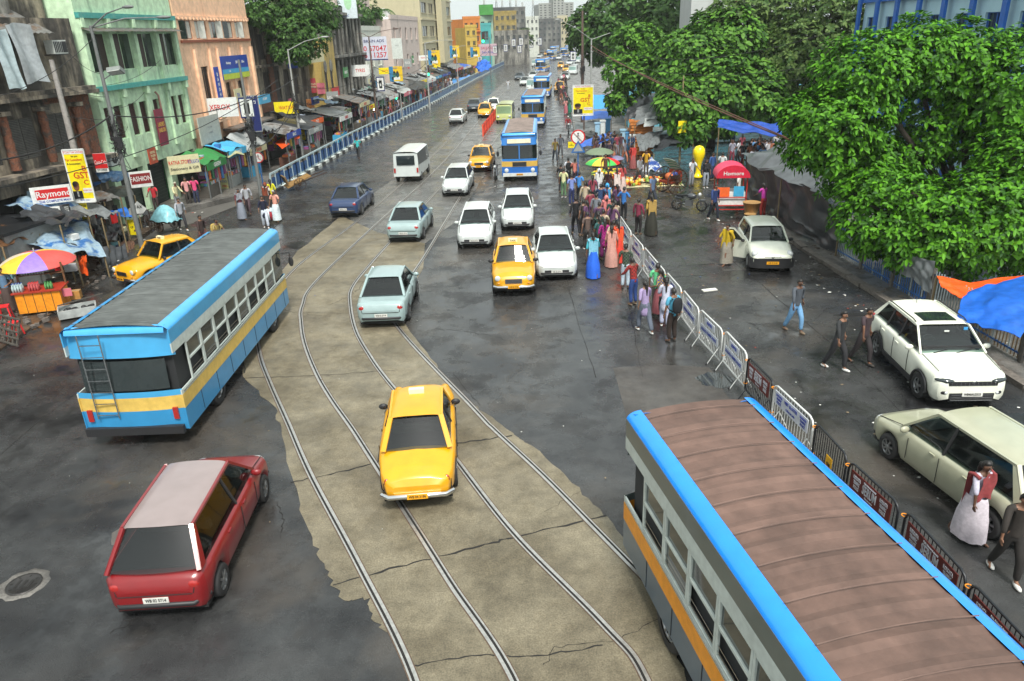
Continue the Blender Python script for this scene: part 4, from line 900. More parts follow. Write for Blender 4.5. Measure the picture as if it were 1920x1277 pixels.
for k in range(9): b.bar(B.T(2.25 + k * .24, .7, 4.12), B.T(2.25 + k * .24, .7, 4.9), .03, .03, BLKPL)
b.bar(B.T(2.2, .7, 4.9), B.T(4.2, .7, 4.9), .04, .04, BLKPL); part(b, 'balcony', root)
b = MB(); B.box(b, 4.25, B.L, .05, 1.2, 3.22, 3.35, TIN); part(b, 'shop_canopy', root)
PB = B
# --- the derelict brick house in front of them
B = Bld((-23.9, 22), (FX(40) - .1, 39.9)); root = base('derelict_house', 'sooty derelict house with bare orange brick columns between louvred shutters', B)
H = 10.4
ws = [(3.0 + k * 2.35, 3.0 + k * 2.35 + 1.65, 4.4, 6.2) for k in range(6)]
RS = [(3.0, 5.6, .1, 3.0), (6.2, 9.0, .1, 3.0), (9.8, 12.4, .1, 3.0), (13.2, 16.4, .1, 3.0)]
up = [(5.5, 6.8, 7.8, 9.3), (10.5, 11.8, 7.8, 9.2)]
b = MB(); wall_open(b, B, H, ws + RS + up, SOOT, rev=.25); part(b, 'wall', root)
for r in ws: window(root, B, r, WOODG, mat('grey_louvre', (.11, .105, .095), .8, var=.3), 2, 'shutter', .08)
for r in up: window(root, B, r, WOODG, DKWOOD, 2, 'shutter', .08)
for k in range(7):
    a = 2.65 + k * 2.35; b = MB(); b.tube([B.T(a, .24, 4.1 + i * .23) for i in range(11)], [.20 + rnd.uniform(-.035, .03) for i in range(11)], BRICKO, 9); B.box(b, a - .26, a + .26, .003, .5, 6.42, 6.6, SOOT); part(b, 'brick_column', root)
b = MB(); B.box(b, -.1, B.L + .05, .003, .7, 6.95, 7.12, SOOT); B.box(b, -.1, B.L + .05, .003, .55, 7.13, 7.3, SOOT); part(b, 'upper_ledge', root)
b = MB(); B.box(b, -.1, B.L + .05, .003, .9, 3.75, 3.95, SOOT); part(b, 'lower_ledge', root)
b = MB(); B.box(b, B.L - 3.2, B.L - .02, .005, .05, 6.65, 6.93, BRICKO); B.box(b, B.L - 1.6, B.L - .03, .005, .06, 4.0, 6.9, BRICKO); B.box(b, 4.0, 9.5, .005, .04, 6.5, 6.93, BRICKO); part(b, 'bare_brickwork', root)
b = MB(); wall_open(b, Bld(tuple(B.T(B.L - 2.6, -1.2, 0))[:2], tuple(B.T(B.L, -1.2, 0))[:2]), 14.5, [], SOOT, depth=9, z0=H); part(b, 'stair_tower', root)
b = MB(); B2 = Bld(tuple(B.T(4, -.8, 0))[:2], tuple(B.T(B.L - 2.7, -.8, 0))[:2]); wall_open(b, B2, 12.6, [], SOOT2, depth=9, z0=H); part(b, 'attic', root)
b = MB()
for k in range(26):
    a0 = 6.6 + k * .36; b.add([B.T(a0, -1.4, 10.9), B.T(a0 + .18, -1.4, 10.95), B.T(a0 + .18, .75, 9.75), B.T(a0, .75, 9.70)], [(0, 1, 2, 3)], TIN); b.add([B.T(a0 + .18, -1.4, 10.95), B.T(a0 + .36, -1.4, 10.9), B.T(a0 + .36, .75, 9.70), B.T(a0 + .18, .75, 9.75)], [(0, 1, 2, 3)], TIN)
part(b, 'tin_roof', root)
OB = B
def sheet_hang(name, label, B, a0, a1, z0, z1, d, m, cat='tarpaulin', amp=.1, seed=0, slant=.2):
    r = random.Random(seed); b = MB(); ph = [r.uniform(0, 6) for _ in range(4)]
    b.grid(lambda u, v: B.T(a0 + (a1 - a0) * u + slant * (1 - v), d + amp * (math.sin(u * 7 + ph[0]) + .6 * math.sin(v * 5 + u * 4 + ph[1])) + .15 * (1 - v), z0 + (z1 - z0) * v + .05 * math.sin(u * 6 + ph[2])), 14, 10, m)
    b.grid(lambda u, v: B.T(a0 + (a1 - a0) * u + slant * (1 - v), d - .01 + amp * (math.sin(u * 7 + ph[0]) + .6 * math.sin(v * 5 + u * 4 + ph[1])) + .15 * (1 - v), z0 + (z1 - z0) * v + .05 * math.sin(u * 6 + ph[2])), 14, 10, m)
    o = b.build(name, loc=tuple(B.T((a0 + a1) / 2, d, z1)), world=True); return tag(o, label, cat)
SILV = mat('silver_tarp', (.42, .45, .46), .3, .3, var=.2, scale=2, bump=.5, bscale=3)
a, z = B.hit(28, 60, .9); sheet_hang('tarpaulin', 'crinkled silver sheet hanging from the derelict house roof', B, a - .55, a + .75, 7.7, 10.1, .95, SILV, seed=1)
a, z = B.hit(4, 60, .9); sheet_hang('tarpaulin', 'grey blue sheet hanging at the picture edge beside the silver one', B, a - .8, a + .1, 7.5, 9.9, .95, tarp('a8b8bb'), seed=2)
b = MB(); b.add([B.T(2.5, -1, 10.5), B.T(10.3, -1, 10.5), B.T(10.3, 1.3, 10.05), B.T(2.5, 1.3, 10.05)], [(0, 1, 2, 3)], C('3a78c4', .5)); B.box(b, 2.5, 10.3, -1, 1.3, 9.98, 10.0, TIN); tag(b.build('roof_sheet', loc=tuple(B.T(6, 0, 10)), world=True), 'blue plastic roof sheet over the top of the derelict house', 'roof sheet')
def ac(B, px, py, d, label, fan=False, s=1.0):
    a, z = B.hit(px, py, d); t = thing('air_conditioner', label, 'air conditioner', tuple(B.T(a, d - .25, z - .3)), 0, 'air conditioner boxes on the house walls')
    b = MB(); B.box(b, a - .45 * s, a + .45 * s, d - .45, d, z - .3 * s, z + .3 * s, C('c4c8c2', .5)); part(b, 'case', t)
    b = MB()
    if fan: 
        c = B.T(a - .1, d + .01, z); b.disc(c, B.n, .22 * s, BLKPL); b.disc(c + B.n * .01, B.n, .07 * s, C('9aa09c', .5))
    else:
        for k in range(5): B.box(b, a - .40 * s + k * .11 * s, a - .35 * s + k * .11 * s, d + .001, d + .02, z - .24 * s, z + .24 * s, BLKPL)
        B.box(b, a + .14 * s, a + .42 * s, d + .001, d + .02, z - .24 * s, z + .24 * s, BLKPL)
    part(b, 'vent', t)
    b = MB(); b.bar(B.T(a - .4 * s, 0, z - .33 * s), B.T(a - .4 * s, d, z - .33 * s), .04, .04, BLKPL); b.bar(B.T(a + .4 * s, 0, z - .33 * s), B.T(a + .4 * s, d, z - .33 * s), .04, .04, BLKPL); b.bar(B.T(a - .4 * s, d, z - .33 * s), B.T(a + .4 * s, d, z - .33 * s), .04, .04, BLKPL); part(b, 'bracket', t)
ac(OB, 113, 88, .6, 'white air conditioner box high on the derelict house'); ac(GB, 216, 298, .6, 'air conditioner with round fan low on the green house', True)

# --- the ruin behind the tree, hotel, arched house
B = Bp(64.0, 80.5, -1.0); root = base('dark_ruin', 'dark ruined house front with exposed red brick under the big tree', B)
rs = [(1 + k * 2.6, 2.3 + k * 2.6, 4.2 + 0 * k, 6.6) for k in range(6)] + [(1 + k * 2.6, 2.3 + k * 2.6, 7.6, 9.6) for k in range(6)] + [(.8, 4.6, .1, 2.9), (5.4, 9.6, .1, 2.9), (10.4, 15.2, .1, 2.9)]
b = MB(); wall_open(b, B, 11.8, rs, SOOT, rev=.3); part(b, 'wall', root)
for r in rs[:12]: window(root, B, r, WOODG, DKWOOD, 2, 'shutter', .12)
b = MB(); B.box(b, 1.5, 6.0, .004, .08, 3.4, 4.15, BRICKO); B.box(b, 5.0, 6.1, .004, .09, 4.16, 8.0, BRICKO); B.box(b, -.05, B.L, .004, .5, 7.0, 7.2, SOOT); part(b, 'bare_brickwork', root)
CREAM = mat('cream_yellow_plaster', hexc('b39a55'), .8, var=.2, scale=1, streak=True, col2=hexc('6e6548'), mix=(.5, .7), det=8)
B = Bp(80.7, 86.0, .2); root = base('hotel_building', 'narrow cream yellow hotel building with two arched windows', B)
rs = [(.8, 1.9, 3.9, 6.1), (2.9, 4.0, 3.9, 6.1), (.8, 4.4, .1, 2.9)]
b = MB(); wall_open(b, B, 9.2, rs, CREAM, rev=.3); part(b, 'wall', root)
for r in rs[:2]:
    window(root, B, r, WHITEW, DKWOOD, 2, 'shutter', .12); b = MB(); b.disc(B.T((r[0] + r[1]) / 2, .02, 6.45), B.n, .6, SOOT2); part(b, 'arch', root)
HB = B
B = Bp(86.2, 99.0, .0); root = base('arched_mansion', 'old grey mansion with tall fluted columns and narrow pointed arches', B)
rs = [(1.2 + k * 1.65, 2.1 + k * 1.65, 3.7, 6.3) for k in range(7)] + [(1.2 + k * 1.65, 2.1 + k * 1.65, 7.6, 9.6) for k in range(7)] + [(.8, 5.6, .1, 2.7), (6.4, 12.0, .1, 2.7)]
b = MB(); wall_open(b, B, 12.4, rs, SOOT2, rev=.4); part(b, 'wall', root)
for r in rs[:14]: window(root, B, r, SOOT2, DKWOOD, 2, 'shutter', .25)
for r in rs[:7]:
    b = MB(); b.add([B.T(r[0] - .06, .01, 6.3), B.T(r[1] + .06, .01, 6.3), B.T((r[0] + r[1]) / 2, .01, 7.05)], [(0, 1, 2)], DARKIN); part(b, 'pointed_arch', root)
for k in range(8):
    a = .82 + k * 1.65; b = MB(); b.tube([B.T(a, .16, 3.2), B.T(a, .16, 6.9)], .16, SOOT2, 9); b.tube([B.T(a, .14, 7.45), B.T(a, .14, 11.2)], .15, SOOT2, 9); part(b, 'fluted_column', root)
b = MB(); B.box(b, -.05, B.L + .05, .004, .55, 7.1, 7.35, SOOT2); B.box(b, -.05, B.L + .05, .004, .5, 11.4, 11.7, SOOT2); part(b, 'cornice', root)
AB = B
# --- white low house, pink stepped block, tall beige block
def block(name, label, B, H, m, floors, cols, depth=14, wz=(.9, 2.3), z_first=3.6, wfrac=.5, leaf=None, frame=None, parapet=.6, band=None, group=None, style='casement'):
    root = base(name, label, B, group=group); fh = (H - z_first) / max(1, floors); rs = []
    for f in range(floors):
        for k in range(cols):
            w_ = B.L / cols; c = (k + .5) * w_; zz = z_first + f * fh; rs.append((c - w_ * wfrac / 2, c + w_ * wfrac / 2, zz + .9 * fh / 3.3, zz + 2.35 * fh / 3.3))
    b = MB(); wall_open(b, B, H, rs, m, rev=.3, depth=depth); part(b, 'wall', root)
    for r in rs: window(root, B, r, frame or m, leaf, 2, style, .15, sill=m)
    if parapet:
        b = MB(); B.box(b, -.08, B.L + .08, -.22, .06, H + .003, H + parapet, m); part(b, 'parapet', root)
    if band:
        for f in range(floors): 
            b = MB(); B.box(b, -.02, B.L + .02, .004, .25, z_first + f * fh - .12, z_first + f * fh + .12, band); part(b, 'floor_band', root)
    return root
block('white_house', 'low white plastered house behind the telephone number billboard', Bp(99.3, 117, -1.5), 9.9, WHITEW, 1, 4)
block('pink_house', 'pale pinkish five window house with a water tank on its roof', Bp(117.3, 139, 0), 11.4, PINKW, 2, 5, wfrac=.28, leaf=DKWOOD)
r_ = block('pink_tower', 'upper pinkish block stepped above the pale pink house', Bld((FX(117) - 5, 118), (FX(126) - 5, 127)), 15.0, PINKW, 1, 2, depth=8, z_first=11.0, wfrac=.3)
B = Bp(139.3, 176, .5); bt = block('beige_block', 'tall beige block with dark ribbon windows and a stair shaft', B, 27.0, BEIGEW, 6, 5, depth=26, z_first=4.0, wfrac=.72, leaf=glassy('ribbon_glass', (.05, .06, .065), .2), frame=C('4a4a48', .5), band=BEIGEW)
b = MB(); B.box(b, B.L * .42, B.L * .58, .28, 1.4, 4, 29, BEIGEW); part(b, 'stair_shaft', bt)
t = thing('water_tank', 'white round water tank on the roof of the pale pink house', 'water tank', (FX(128) - 3.5, 130, 11.42)); b = MB(); b.lathe([(0, 0), (1.0, 0), (1.02, .3), (.98, .32), (1.02, .62), (.98, .64), (1.0, 1.3), (.7, 1.6), (.25, 1.7), (0, 1.7)], C('d5d3d2', .5), 18); b.build('tank', t); b = MB(); b.cyl((0, 0, 1.7), (0, 0, 1.8), .3, C('d5d3d2', .5)); b.build('lid', t)
# --- the far end of the street: each house placed at its distance, turned a little to the road
ORW = mat('orange_plaster', hexc('c87a34'), .8, var=.15, scale=.5, streak=True); YEW = mat('ochre_plaster', hexc('bfa248'), .8, var=.2, scale=.5, streak=True); TEW = mat('turquoise_plaster', hexc('3f9a9a'), .7, var=.15, scale=.5)
MESH = mat('ochre_net', hexc('9a8646'), .9, var=.4, scale=.5, col2=hexc('6b6450'), mix=(.45, .6)); DKC = mat('dark_concrete', hexc('4a4c4c'), .85, var=.3, scale=.4, streak=True, col2=hexc('6e6e68'), mix=(.5, .65)); PALEG = mat('pale_green_wall', hexc('8fa894'), .8, var=.15, scale=.5); GREYC = mat('grey_concrete', hexc('8e908a'), .8, var=.2, scale=.4, streak=True)
def farb(name, label, x0, x1, ytop, Y, m, floors, cols, depth=15, turn=.35, **k):
    p = AT(x0, ytop, Y); q = AT(x1, ytop, Y); w_ = q.x - p.x
    B = Bld((p.x, Y - w_ * turn * 0), (q.x, Y + w_ * turn)); return block(name, label, B, p.z, m, floors, cols, depth=depth, **k)
farb('orange_house', 'orange house with a tiled parapet past the beige block', 868, 899, 36, 190, ORW, 3, 3, turn=.8, band=C('8c3c20', .7))
farb('yellow_house', 'ochre yellow house front below the orange one', 872, 893, 52, 184, YEW, 3, 2, turn=.6, depth=5)
farb('turquoise_house', 'turquoise house with green netting on its roof', 898, 924, 34, 215, PALEG, 3, 2, turn=.4)
farb('turquoise_annexe', 'bright turquoise wall with one dark round window', 900, 920, 48, 209, TEW, 1, 1, turn=.3, depth=4, z_first=6)
p = AT(899, 34, 216); q = AT(925, 34, 216); b = MB(); b.b2((p.x, 215, p.z + .7), (q.x, 223, p.z + 3.2), mat('green_net', hexc('3f8a3a'), .8, var=.3, scale=.6)); tag(b.build('roof_net', loc=(p.x, 216, p.z), world=True), 'green netting box on top of the turquoise house', 'netting')
farb('netted_house', 'ochre netted house front under repair in the street bend', 926, 968, 25, 245, MESH, 4, 4, turn=.25)
farb('dark_block', 'dark concrete block with aerial masts on its flat roof', 921, 985, 18, 275, DKC, 5, 6, turn=.15)
farb('old_corner_house', 'low old grey house with arched openings in the street bend', 925, 992, 62, 236, SOOT2, 2, 6, turn=.2, depth=8)
farb('pale_house', 'pale grey green house with a flat roof beside the dark block', 986, 1010, 34, 300, WHITEW, 4, 3, turn=.3)
farb('slate_house', 'slate grey house closing the view at the end of the street', 1008, 1052, 38, 380, DKC, 4, 5, turn=.1)
farb('cream_end_house', 'cream house right of the slate grey one at the street end', 1045, 1064, 32, 395, BEIGEW, 4, 3, turn=.1)
farb('tower_block', 'distant grey tower block above the street end', 1010, 1076, 8, 620, GREYC, 14, 8, turn=.1, depth=25)
farb('tower_upper_block', 'higher middle part of the distant grey tower block', 1037, 1058, -6, 615, GREYC, 16, 3, turn=.1, depth=20)
farb('far_houses', 'low brown house among the far end of the street', 960, 1012, 66, 330, mat('brown_far', hexc('5f5348'), .9, var=.3, scale=.4), 3, 6, turn=.1)
farb('filler_house', 'grey house behind the arched mansion and the hotel', 600, 672, 20, 140, SOOT2, 3, 5, turn=.1, depth=10)
for i, (px, top, Y) in enumerate(((908, -4, 262), (931, -8, 275), (942, 0, 276), (957, -6, 277), (968, -2, 278), (980, 4, 279), (1000, -2, 280))):
    p = AT(px, 20, Y); q = AT(px, top, Y); t = thing('aerial_mast', 'thin lattice aerial mast on the roof of the dark block', 'aerial mast', (p.x, Y + 2, p.z - 3), 0, 'aerial masts on the far roofs')
    h = q.z - p.z + 3; b = MB()
    for s in (-1, 1): b.tube([(s * .45, 0, 0), (s * .12, 0, h)], .09, C('4c5354', .6), 5); 
    for k in range(6): b.bar((-.4 + k * .05, 0, h * k / 6), (.4 - k * .05, 0, h * (k + 1) / 6), .06, .06, C('4c5354', .6))
    b.build('lattice', t); b = MB()
    for k in range(3): b.box((.25 * (k - 1), -.2, h * .86), (.2, .15, 1.6), C('b8bcba', .6))
    b.build('antenna', t)
# --- station buildings behind the trees on the other side
SKYW = mat('sky_blue_wall', hexc('a8cbd6'), .7, var=.08, scale=.5); BLUEB = C('1f5fb4', .5)
B = Bld((22.6, 50), (21.6, 31.5), 1)
r1 = block('station_building', 'pale blue station building with deep blue bands behind the big leafy tree', B, 16.5, SKYW, 4, 7, depth=14, z_first=3.5, wfrac=.55, band=BLUEB, frame=BLUEB)
for k in range(8):
    b = MB(); a = B.L * k / 7; B.box(b, a - .18, a + .18, .255, .4, 0, 16.5, BLUEB); part(b, 'column', r1)
B = Bld((17.5, 74), (25.5, 73), -1); B.n = Vector((-.12, -.99, 0)).normalized()
r2 = block('pale_slab_building', 'tall pale slab wall rising behind the tree tops', B, 24, C('b3b6b4', .7, var=.1, scale=.4), 1, 1, depth=10, z_first=20, wfrac=.2)
b = MB(); b.tube([B.T(3.6, .1, 8), B.T(4.6, .2, 16), B.T(4.8, .2, 22), B.T(5.6, .3, 21.4), B.T(6.4, .2, 22.5)], .16, C('8e2f2a', .5), 8); part(b, 'red_pipe', r2)
B = Bld((12, 74), (46, 71), -1); B.n = Vector((-.1, -.99, 0)).normalized()
block('market_hall', 'light blue low market hall at the back of the plaza under the trees', B, 6.0, mat('hall_blue', hexc('5f9fae'), .7, var=.2, scale=.6, streak=True), 1, 12, depth=12, z_first=2.6, wfrac=.5)
# ================================================================ trees
def leafmat(key, c1, c2, rough=.45):
    m = bpy.data.materials.new(key); m.use_nodes = True; nt = m.node_tree; N = nt.nodes; L = nt.links; b = N['Principled BSDF']
    ge = N.new('ShaderNodeNewGeometry'); rp = N.new('ShaderNodeValToRGB'); e = rp.color_ramp.elements
    e[0].color = (*c1, 1); e[1].color = (*c2, 1); L.new(ge.outputs['Random Per Island'], rp.inputs[0]); L.new(rp.outputs[0], b.inputs['Base Color'])
    b.inputs['Roughness'].default_value = .55; b.inputs['Specular IOR Level'].default_value = .22
    tr = N.new('ShaderNodeBsdfTranslucent'); L.new(rp.outputs[0], tr.inputs[0]); mx = N.new('ShaderNodeMixShader'); mx.inputs[0].default_value = .14
    L.new(b.outputs[0], mx.inputs[1]); L.new(tr.outputs[0], mx.inputs[2]); L.new(mx.outputs[0], N['Material Output'].inputs[0]); return m
LF1 = leafmat('leaf_bright', (.010, .055, .003), (.105, .31, .012)); LF2 = leafmat('leaf_broad', (.012, .055, .006), (.12, .28, .03)); LF3 = leafmat('leaf_dark', (.018, .06, .010), (.075, .16, .03)); LF4 = leafmat('leaf_olive', (.035, .085, .018), (.13, .20, .05))
BARK = mat('bark', (.045, .034, .026), .9, var=.5, scale=5, bump=.8)
def leaves(blobs, dens, leaf, k, lm, seed, fine=False, wid=.42, fill=.25):
    """rosettes of k leaves spread through the crown; blobs = [(centre, radius)]"""
    g = np.random.default_rng(seed); PO = []; NO = []
    for c, r in blobs:
        n = int(dens * 4 * math.pi * r * r); u = g.normal(size=(n, 3)); u /= np.linalg.norm(u, axis=1)[:, None]
        # uneven outline: lumps pushed in and out, with gaps
        lump = .5 + .5 * np.sin(u[:, 0] * 5.1 + seed) * np.sin(u[:, 1] * 4.3 + c[0]) + .35 * np.sin(u[:, 2] * 7 + c[1])
        rr = r * (.80 + .22 * lump + g.normal(size=n) * .05); keep = (g.random(n) > .18) & (lump > -.15)
        inner = g.random(n) < fill; rr = np.where(inner, rr * (.45 + .5 * g.random(n)), rr)
        p = np.array(c) + u * rr[:, None] * np.array([1, 1, .92])
        PO.append(p[keep]); NO.append(u[keep])
    P = np.concatenate(PO); U = np.concatenate(NO); U = U + np.array([0, 0, .55]); U /= np.linalg.norm(U, axis=1)[:, None]
    n = len(P)
    a = np.cross(U, g.normal(size=(n, 3))); a /= np.linalg.norm(a, axis=1)[:, None]; b_ = np.cross(U, a)
    V = []; F = []; base_ = 0
    for j in range(k):
        th = 2 * math.pi * j / k + g.normal(size=n) * .25; L = leaf * (.7 + .5 * g.random(n))[:, None]
        d = a * np.cos(th)[:, None] + b_ * np.sin(th)[:, None]; lift = (.45 + g.normal(size=n) * .3)[:, None]
        d = d + U * lift; d /= np.linalg.norm(d, axis=1)[:, None]
        s = np.cross(d, U); s /= np.linalg.norm(s, axis=1)[:, None]; up = np.cross(s, d)
        P0 = P + g.normal(size=(n, 3)) * leaf * .12
        drop = np.array([0, 0, -1.0]) * L * .22
        if fine:
            q = [P0 + d * L * .05, P0 + d * L * .45 + s * L * wid * .5 + up * L * .05, P0 + d * L + drop * .8, P0 + d * L * .45 - s * L * wid * .5 + up * L * .05]
            V.append(np.stack(q, 1).reshape(-1, 3)); idx = np.arange(n)[:, None] * 4 + np.arange(4)[None, :] + base_; F.append(idx); base_ += n * 4
        else:
            q = [P0 + d * L * .08, P0 + d * L * .40 + s * L * wid * .42 + up * L * .06, P0 + d * L * .75 + s * L * wid * .40 + up * L * .04 + drop * .4, P0 + d * L + drop, P0 + d * L * .75 - s * L * wid * .40 + up * L * .04 + drop * .4, P0 + d * L * .40 - s * L * wid * .42 + up * L * .06]
            V.append(np.stack(q, 1).reshape(-1, 3)); b6 = np.arange(n)[:, None] * 6 + base_
            F.append(np.concatenate([b6 + np.array([[0, 1, 2, 3]]), b6 + np.array([[0, 3, 4, 5]])])); base_ += n * 6
    V = np.concatenate(V); F = np.concatenate(F).astype(np.int32)
    me = bpy.data.meshes.new('crown'); me.vertices.add(len(V)); me.vertices.foreach_set('co', V.astype(np.float32).ravel())
    me.loops.add(len(F) * 4); me.loops.foreach_set('vertex_index', F.ravel()); me.polygons.add(len(F))
    me.polygons.foreach_set('loop_start', np.arange(0, len(F) * 4, 4, dtype=np.int32)); me.polygons.foreach_set('loop_total', np.full(len(F), 4, np.int32))
    me.update(calc_edges=True); me.materials.append(lm); return me
def tree(name, label, basep, blobs, dens, leaf, k, lm, seed, tr=.3, fine=False, group='street trees', fill=.25, **kw):
    root = thing(name, label, 'tree', (basep[0], basep[1], 0), 0, group); BL = []
    for px, py, Y, rp in blobs:
        c = AT(px, py, Y); dist = math.sqrt(c.x ** 2 + Y * Y + (c.z - CAM_H) ** 2); BL.append(((c.x - basep[0], Y - basep[1], c.z), rp * dist / F_PX))
    me = leaves(BL, dens, leaf, k, lm, seed, fine, fill=fill, **kw); o = bpy.data.objects.new('crown', me); COL.objects.link(o); o.parent = root
    cz = sum(c[0][2] for c in BL) / len(BL); low = min(c[0][2] - c[1] for c in BL); fork = max(1.6, min(low + .8, cz - 1.2))
    b = MB(); b.tube([(0, 0, -.1), (.05, .03, fork * .5), (0, .0, fork)], [tr * 1.25, tr, tr * .85], BARK, 10); b.build('trunk', root)
    r = random.Random(seed)
    for c, rad in BL:
        c = Vector(c); b = MB(); mid = Vector((0, 0, fork)).lerp(c, .5) + Vector((r.uniform(-.4, .4), r.uniform(-.4, .4), -.3))
        b.tube([(0, 0, fork * .92), mid, c], [tr * .62, tr * .36, tr * .12], BARK, 7)
        for q in range(4):
            e = c + Vector((r.uniform(-1, 1), r.uniform(-1, 1), r.uniform(-.5, 1))).normalized() * rad * .8; b.tube([mid.lerp(c, .4 + .15 * q), e], [tr * .16, tr * .04], BARK, 5)
        b.build('branch', root)
    return root
tree('almond_tree', 'big bright green broad leaved tree over the fence beside the white parked cars', (17.6, 27.5), [(1562, 245, 26.5, 86), (1620, 150, 27, 88), (1715, 110, 27, 72), (1800, 118, 27, 72), (1895, 165, 26.5, 95), (1628, 345, 25.5, 46), (1655, 395, 25, 84), (1745, 425, 24.2, 82), (1850, 415, 24, 95), (1940, 330, 24.5, 100), (1610, 300, 27.5, 72), (1930, 440, 23.6, 70), (1890, 260, 27, 62), (1500, 215, 27, 34), (1640, 445, 25, 34), (1700, 470, 24, 38), (1490, 212, 27, 26), (1520, 275, 26.3, 34), (1760, 240, 27.5, 60), (1700, 300, 27.5, 50)], 22, .23, 6, LF1, 11, .34, fill=.32, wid=.48)
tree('almond_tree', 'round leafed green tree behind the bamboo pole with the yellow board', (16.5, 61), [(1290, 112, 59, 58), (1370, 88, 61, 70), (1280, 195, 56, 48), (1345, 175, 57, 68), (1425, 165, 59, 62), (1300, 238, 55, 32), (1425, 195, 56, 40), (1450, 110, 61, 55), (1335, 70, 63, 44), (1262, 150, 58, 34), (1360, 225, 56, 26)], 11, .46, 5, LF2, 23, .36, fine=False, wid=.62)
tree('street_tree', 'mid green tree beyond the grey tarpaulins, nearest to the road', (11.9, 66), [(1190, 85, 64, 46), (1165, 135, 62, 34), (1205, 140, 62, 34), (1160, 185, 62, 26), (1225, 100, 65, 36), (1150, 195, 62, 14)], 8.0, .42, 5, LF2, 31, .3, fine=True, wid=.6)
tree('street_tree', 'dark tree mass farther up the road against the sky', (14.6, 98), [(1098, 52, 98, 34), (1140, 34, 98, 44), (1200, 30, 96, 50), (1262, 36, 92, 46), (1120, 88, 96, 30), (1150, 70, 94, 34), (1240, 70, 90, 36), (1085, 78, 99, 18)], 4.0, .7, 5, LF3, 41, .4, fine=True, wid=.6)
tree('street_tree', 'large small leaved tree towering behind the broad leaved trees', (25, 62), [(1395, 30, 62, 60), (1470, 25, 62, 72), (1550, 45, 60, 80), (1635, 22, 60, 62), (1500, 110, 58, 62), (1590, 120, 58, 60), (1450, 100, 60, 44), (1680, 40, 58, 40), (1550, 190, 56, 50)], 7.5, .38, 6, LF4, 53, .5, fine=True, wid=.55)
tree('street_tree', 'dark glossy tree hanging over the dark ruined house', (-21.5, 74), [(512, 12, 68, 42), (562, 14, 70, 46), (598, 26, 72, 36), (538, 62, 68, 42), (580, 66, 69, 36), (560, 100, 67, 22), (528, 96, 67, 20), (480, 20, 66, 26)], 8, .34, 6, LF3, 61, .35, fine=True, wid=.55)
tree('street_tree', 'dark green tree behind the low white plastered house', (-24, 118), [(682, 18, 116, 24), (700, 30, 118, 18), (670, 36, 116, 18)], 2.4, .6, 5, LF3, 71, .3, fine=True, wid=.6)
tree('street_tree', 'small tree growing between the houses at the street bend', (4, 262), [(962, 78, 250, 14), (975, 92, 250, 12), (985, 68, 250, 12)], .8, 1.4, 5, LF4, 77, .3, fine=True, wid=.6)
# palm
t = thing('palm_tree', 'feathery palm head over the low white plastered house', 'palm', (AT(712, 28, 122).x, 122, 0)); pz = AT(712, 22, 122).z
b = MB(); b.tube([(0, 0, 0), (.2, 0, pz * .5), (0, 0, pz)], [.22, .17, .14], BARK, 8); b.build('trunk', t)
b = MB()
for i in range(15):
    a = i * 2.4; P = [Vector((math.cos(a) * q * 2.6, math.sin(a) * q * 2.6, pz + .9 * math.sin(q * 2.0) - 1.5 * q * q)) for q in (0, .25, .5, .75, 1)]
    for p, q in zip(P, P[1:]):
        for s in range(5):
            m_ = p.lerp(q, s / 5); sd = Vector((-math.sin(a), math.cos(a), -.5)) * .55; sd2 = Vector((math.sin(a), -math.cos(a), -.5)) * .55; dd = (q - p).normalized() * .1
            b.add([m_, m_ + dd, m_ + sd + dd * 3], [(0, 1, 2)], LF3); b.add([m_, m_ + dd, m_ + sd2 + dd * 3], [(0, 1, 2)], LF3)
b.build('crown', t)

# ================================================================ railings, fence and barriers
RW = C('a9bcc0', .5, var=.3); RB = mat('railing_blue', hexc('1f4f86'), .5, var=.3, scale=3)
t = thing('road_railing', 'long blue and pale roadside railing of slanting panels along the shops', 'railing', (LX(48), 48, 0))
y = 48.0; i = 0; rest = MB()
def rpanel(b, y, L, short):
    for a in range(2):
        y0, y1 = y + a * L / 2 + .06, y + (a + 1) * L / 2 - .06; z0, z1 = .28, (1.05 if (a + i) % 2 else .92)
        b.add([(LX(y0) + .02, y0, z0), (LX(y1) + .02, y1, z0), (LX(y1) + .02, y1, z1), (LX(y0) + .02, y0, z1)], [(0, 1, 2, 3)], RB); b.add([(LX(y0) - .03, y0, z0), (LX(y1) - .03, y1, z0), (LX(y1) - .03, y1, z1), (LX(y0) - .03, y0, z1)], [(0, 1, 2, 3)], RB)
        b.bar((LX(y0), y0, z0), (LX(y1), y1, z0), .05, .05, RW)
    for k in (0, 1, 2): yy = y + L * k / 2; b.bar((LX(yy), yy, .1), (LX(yy), yy, 1.2), .10, .09, RW)
    b.bar((LX(y), y, 1.2), (LX(y + L), y + L, 1.2), .08, .11, RW); b.bar((LX(y), y, .18), (LX(y + L), y + L, .18), .06, .10, RW)
while y < 300:
    if i < 70: b = MB(); rpanel(b, y, 1.7, 0); b.build('railing_panel', t, True); y += 1.7
    else: rpanel(rest, y, 3.4, 0); y += 3.4
    i += 1
o = rest.build('railing_panel', t, True); o['kind'] = 'stuff'
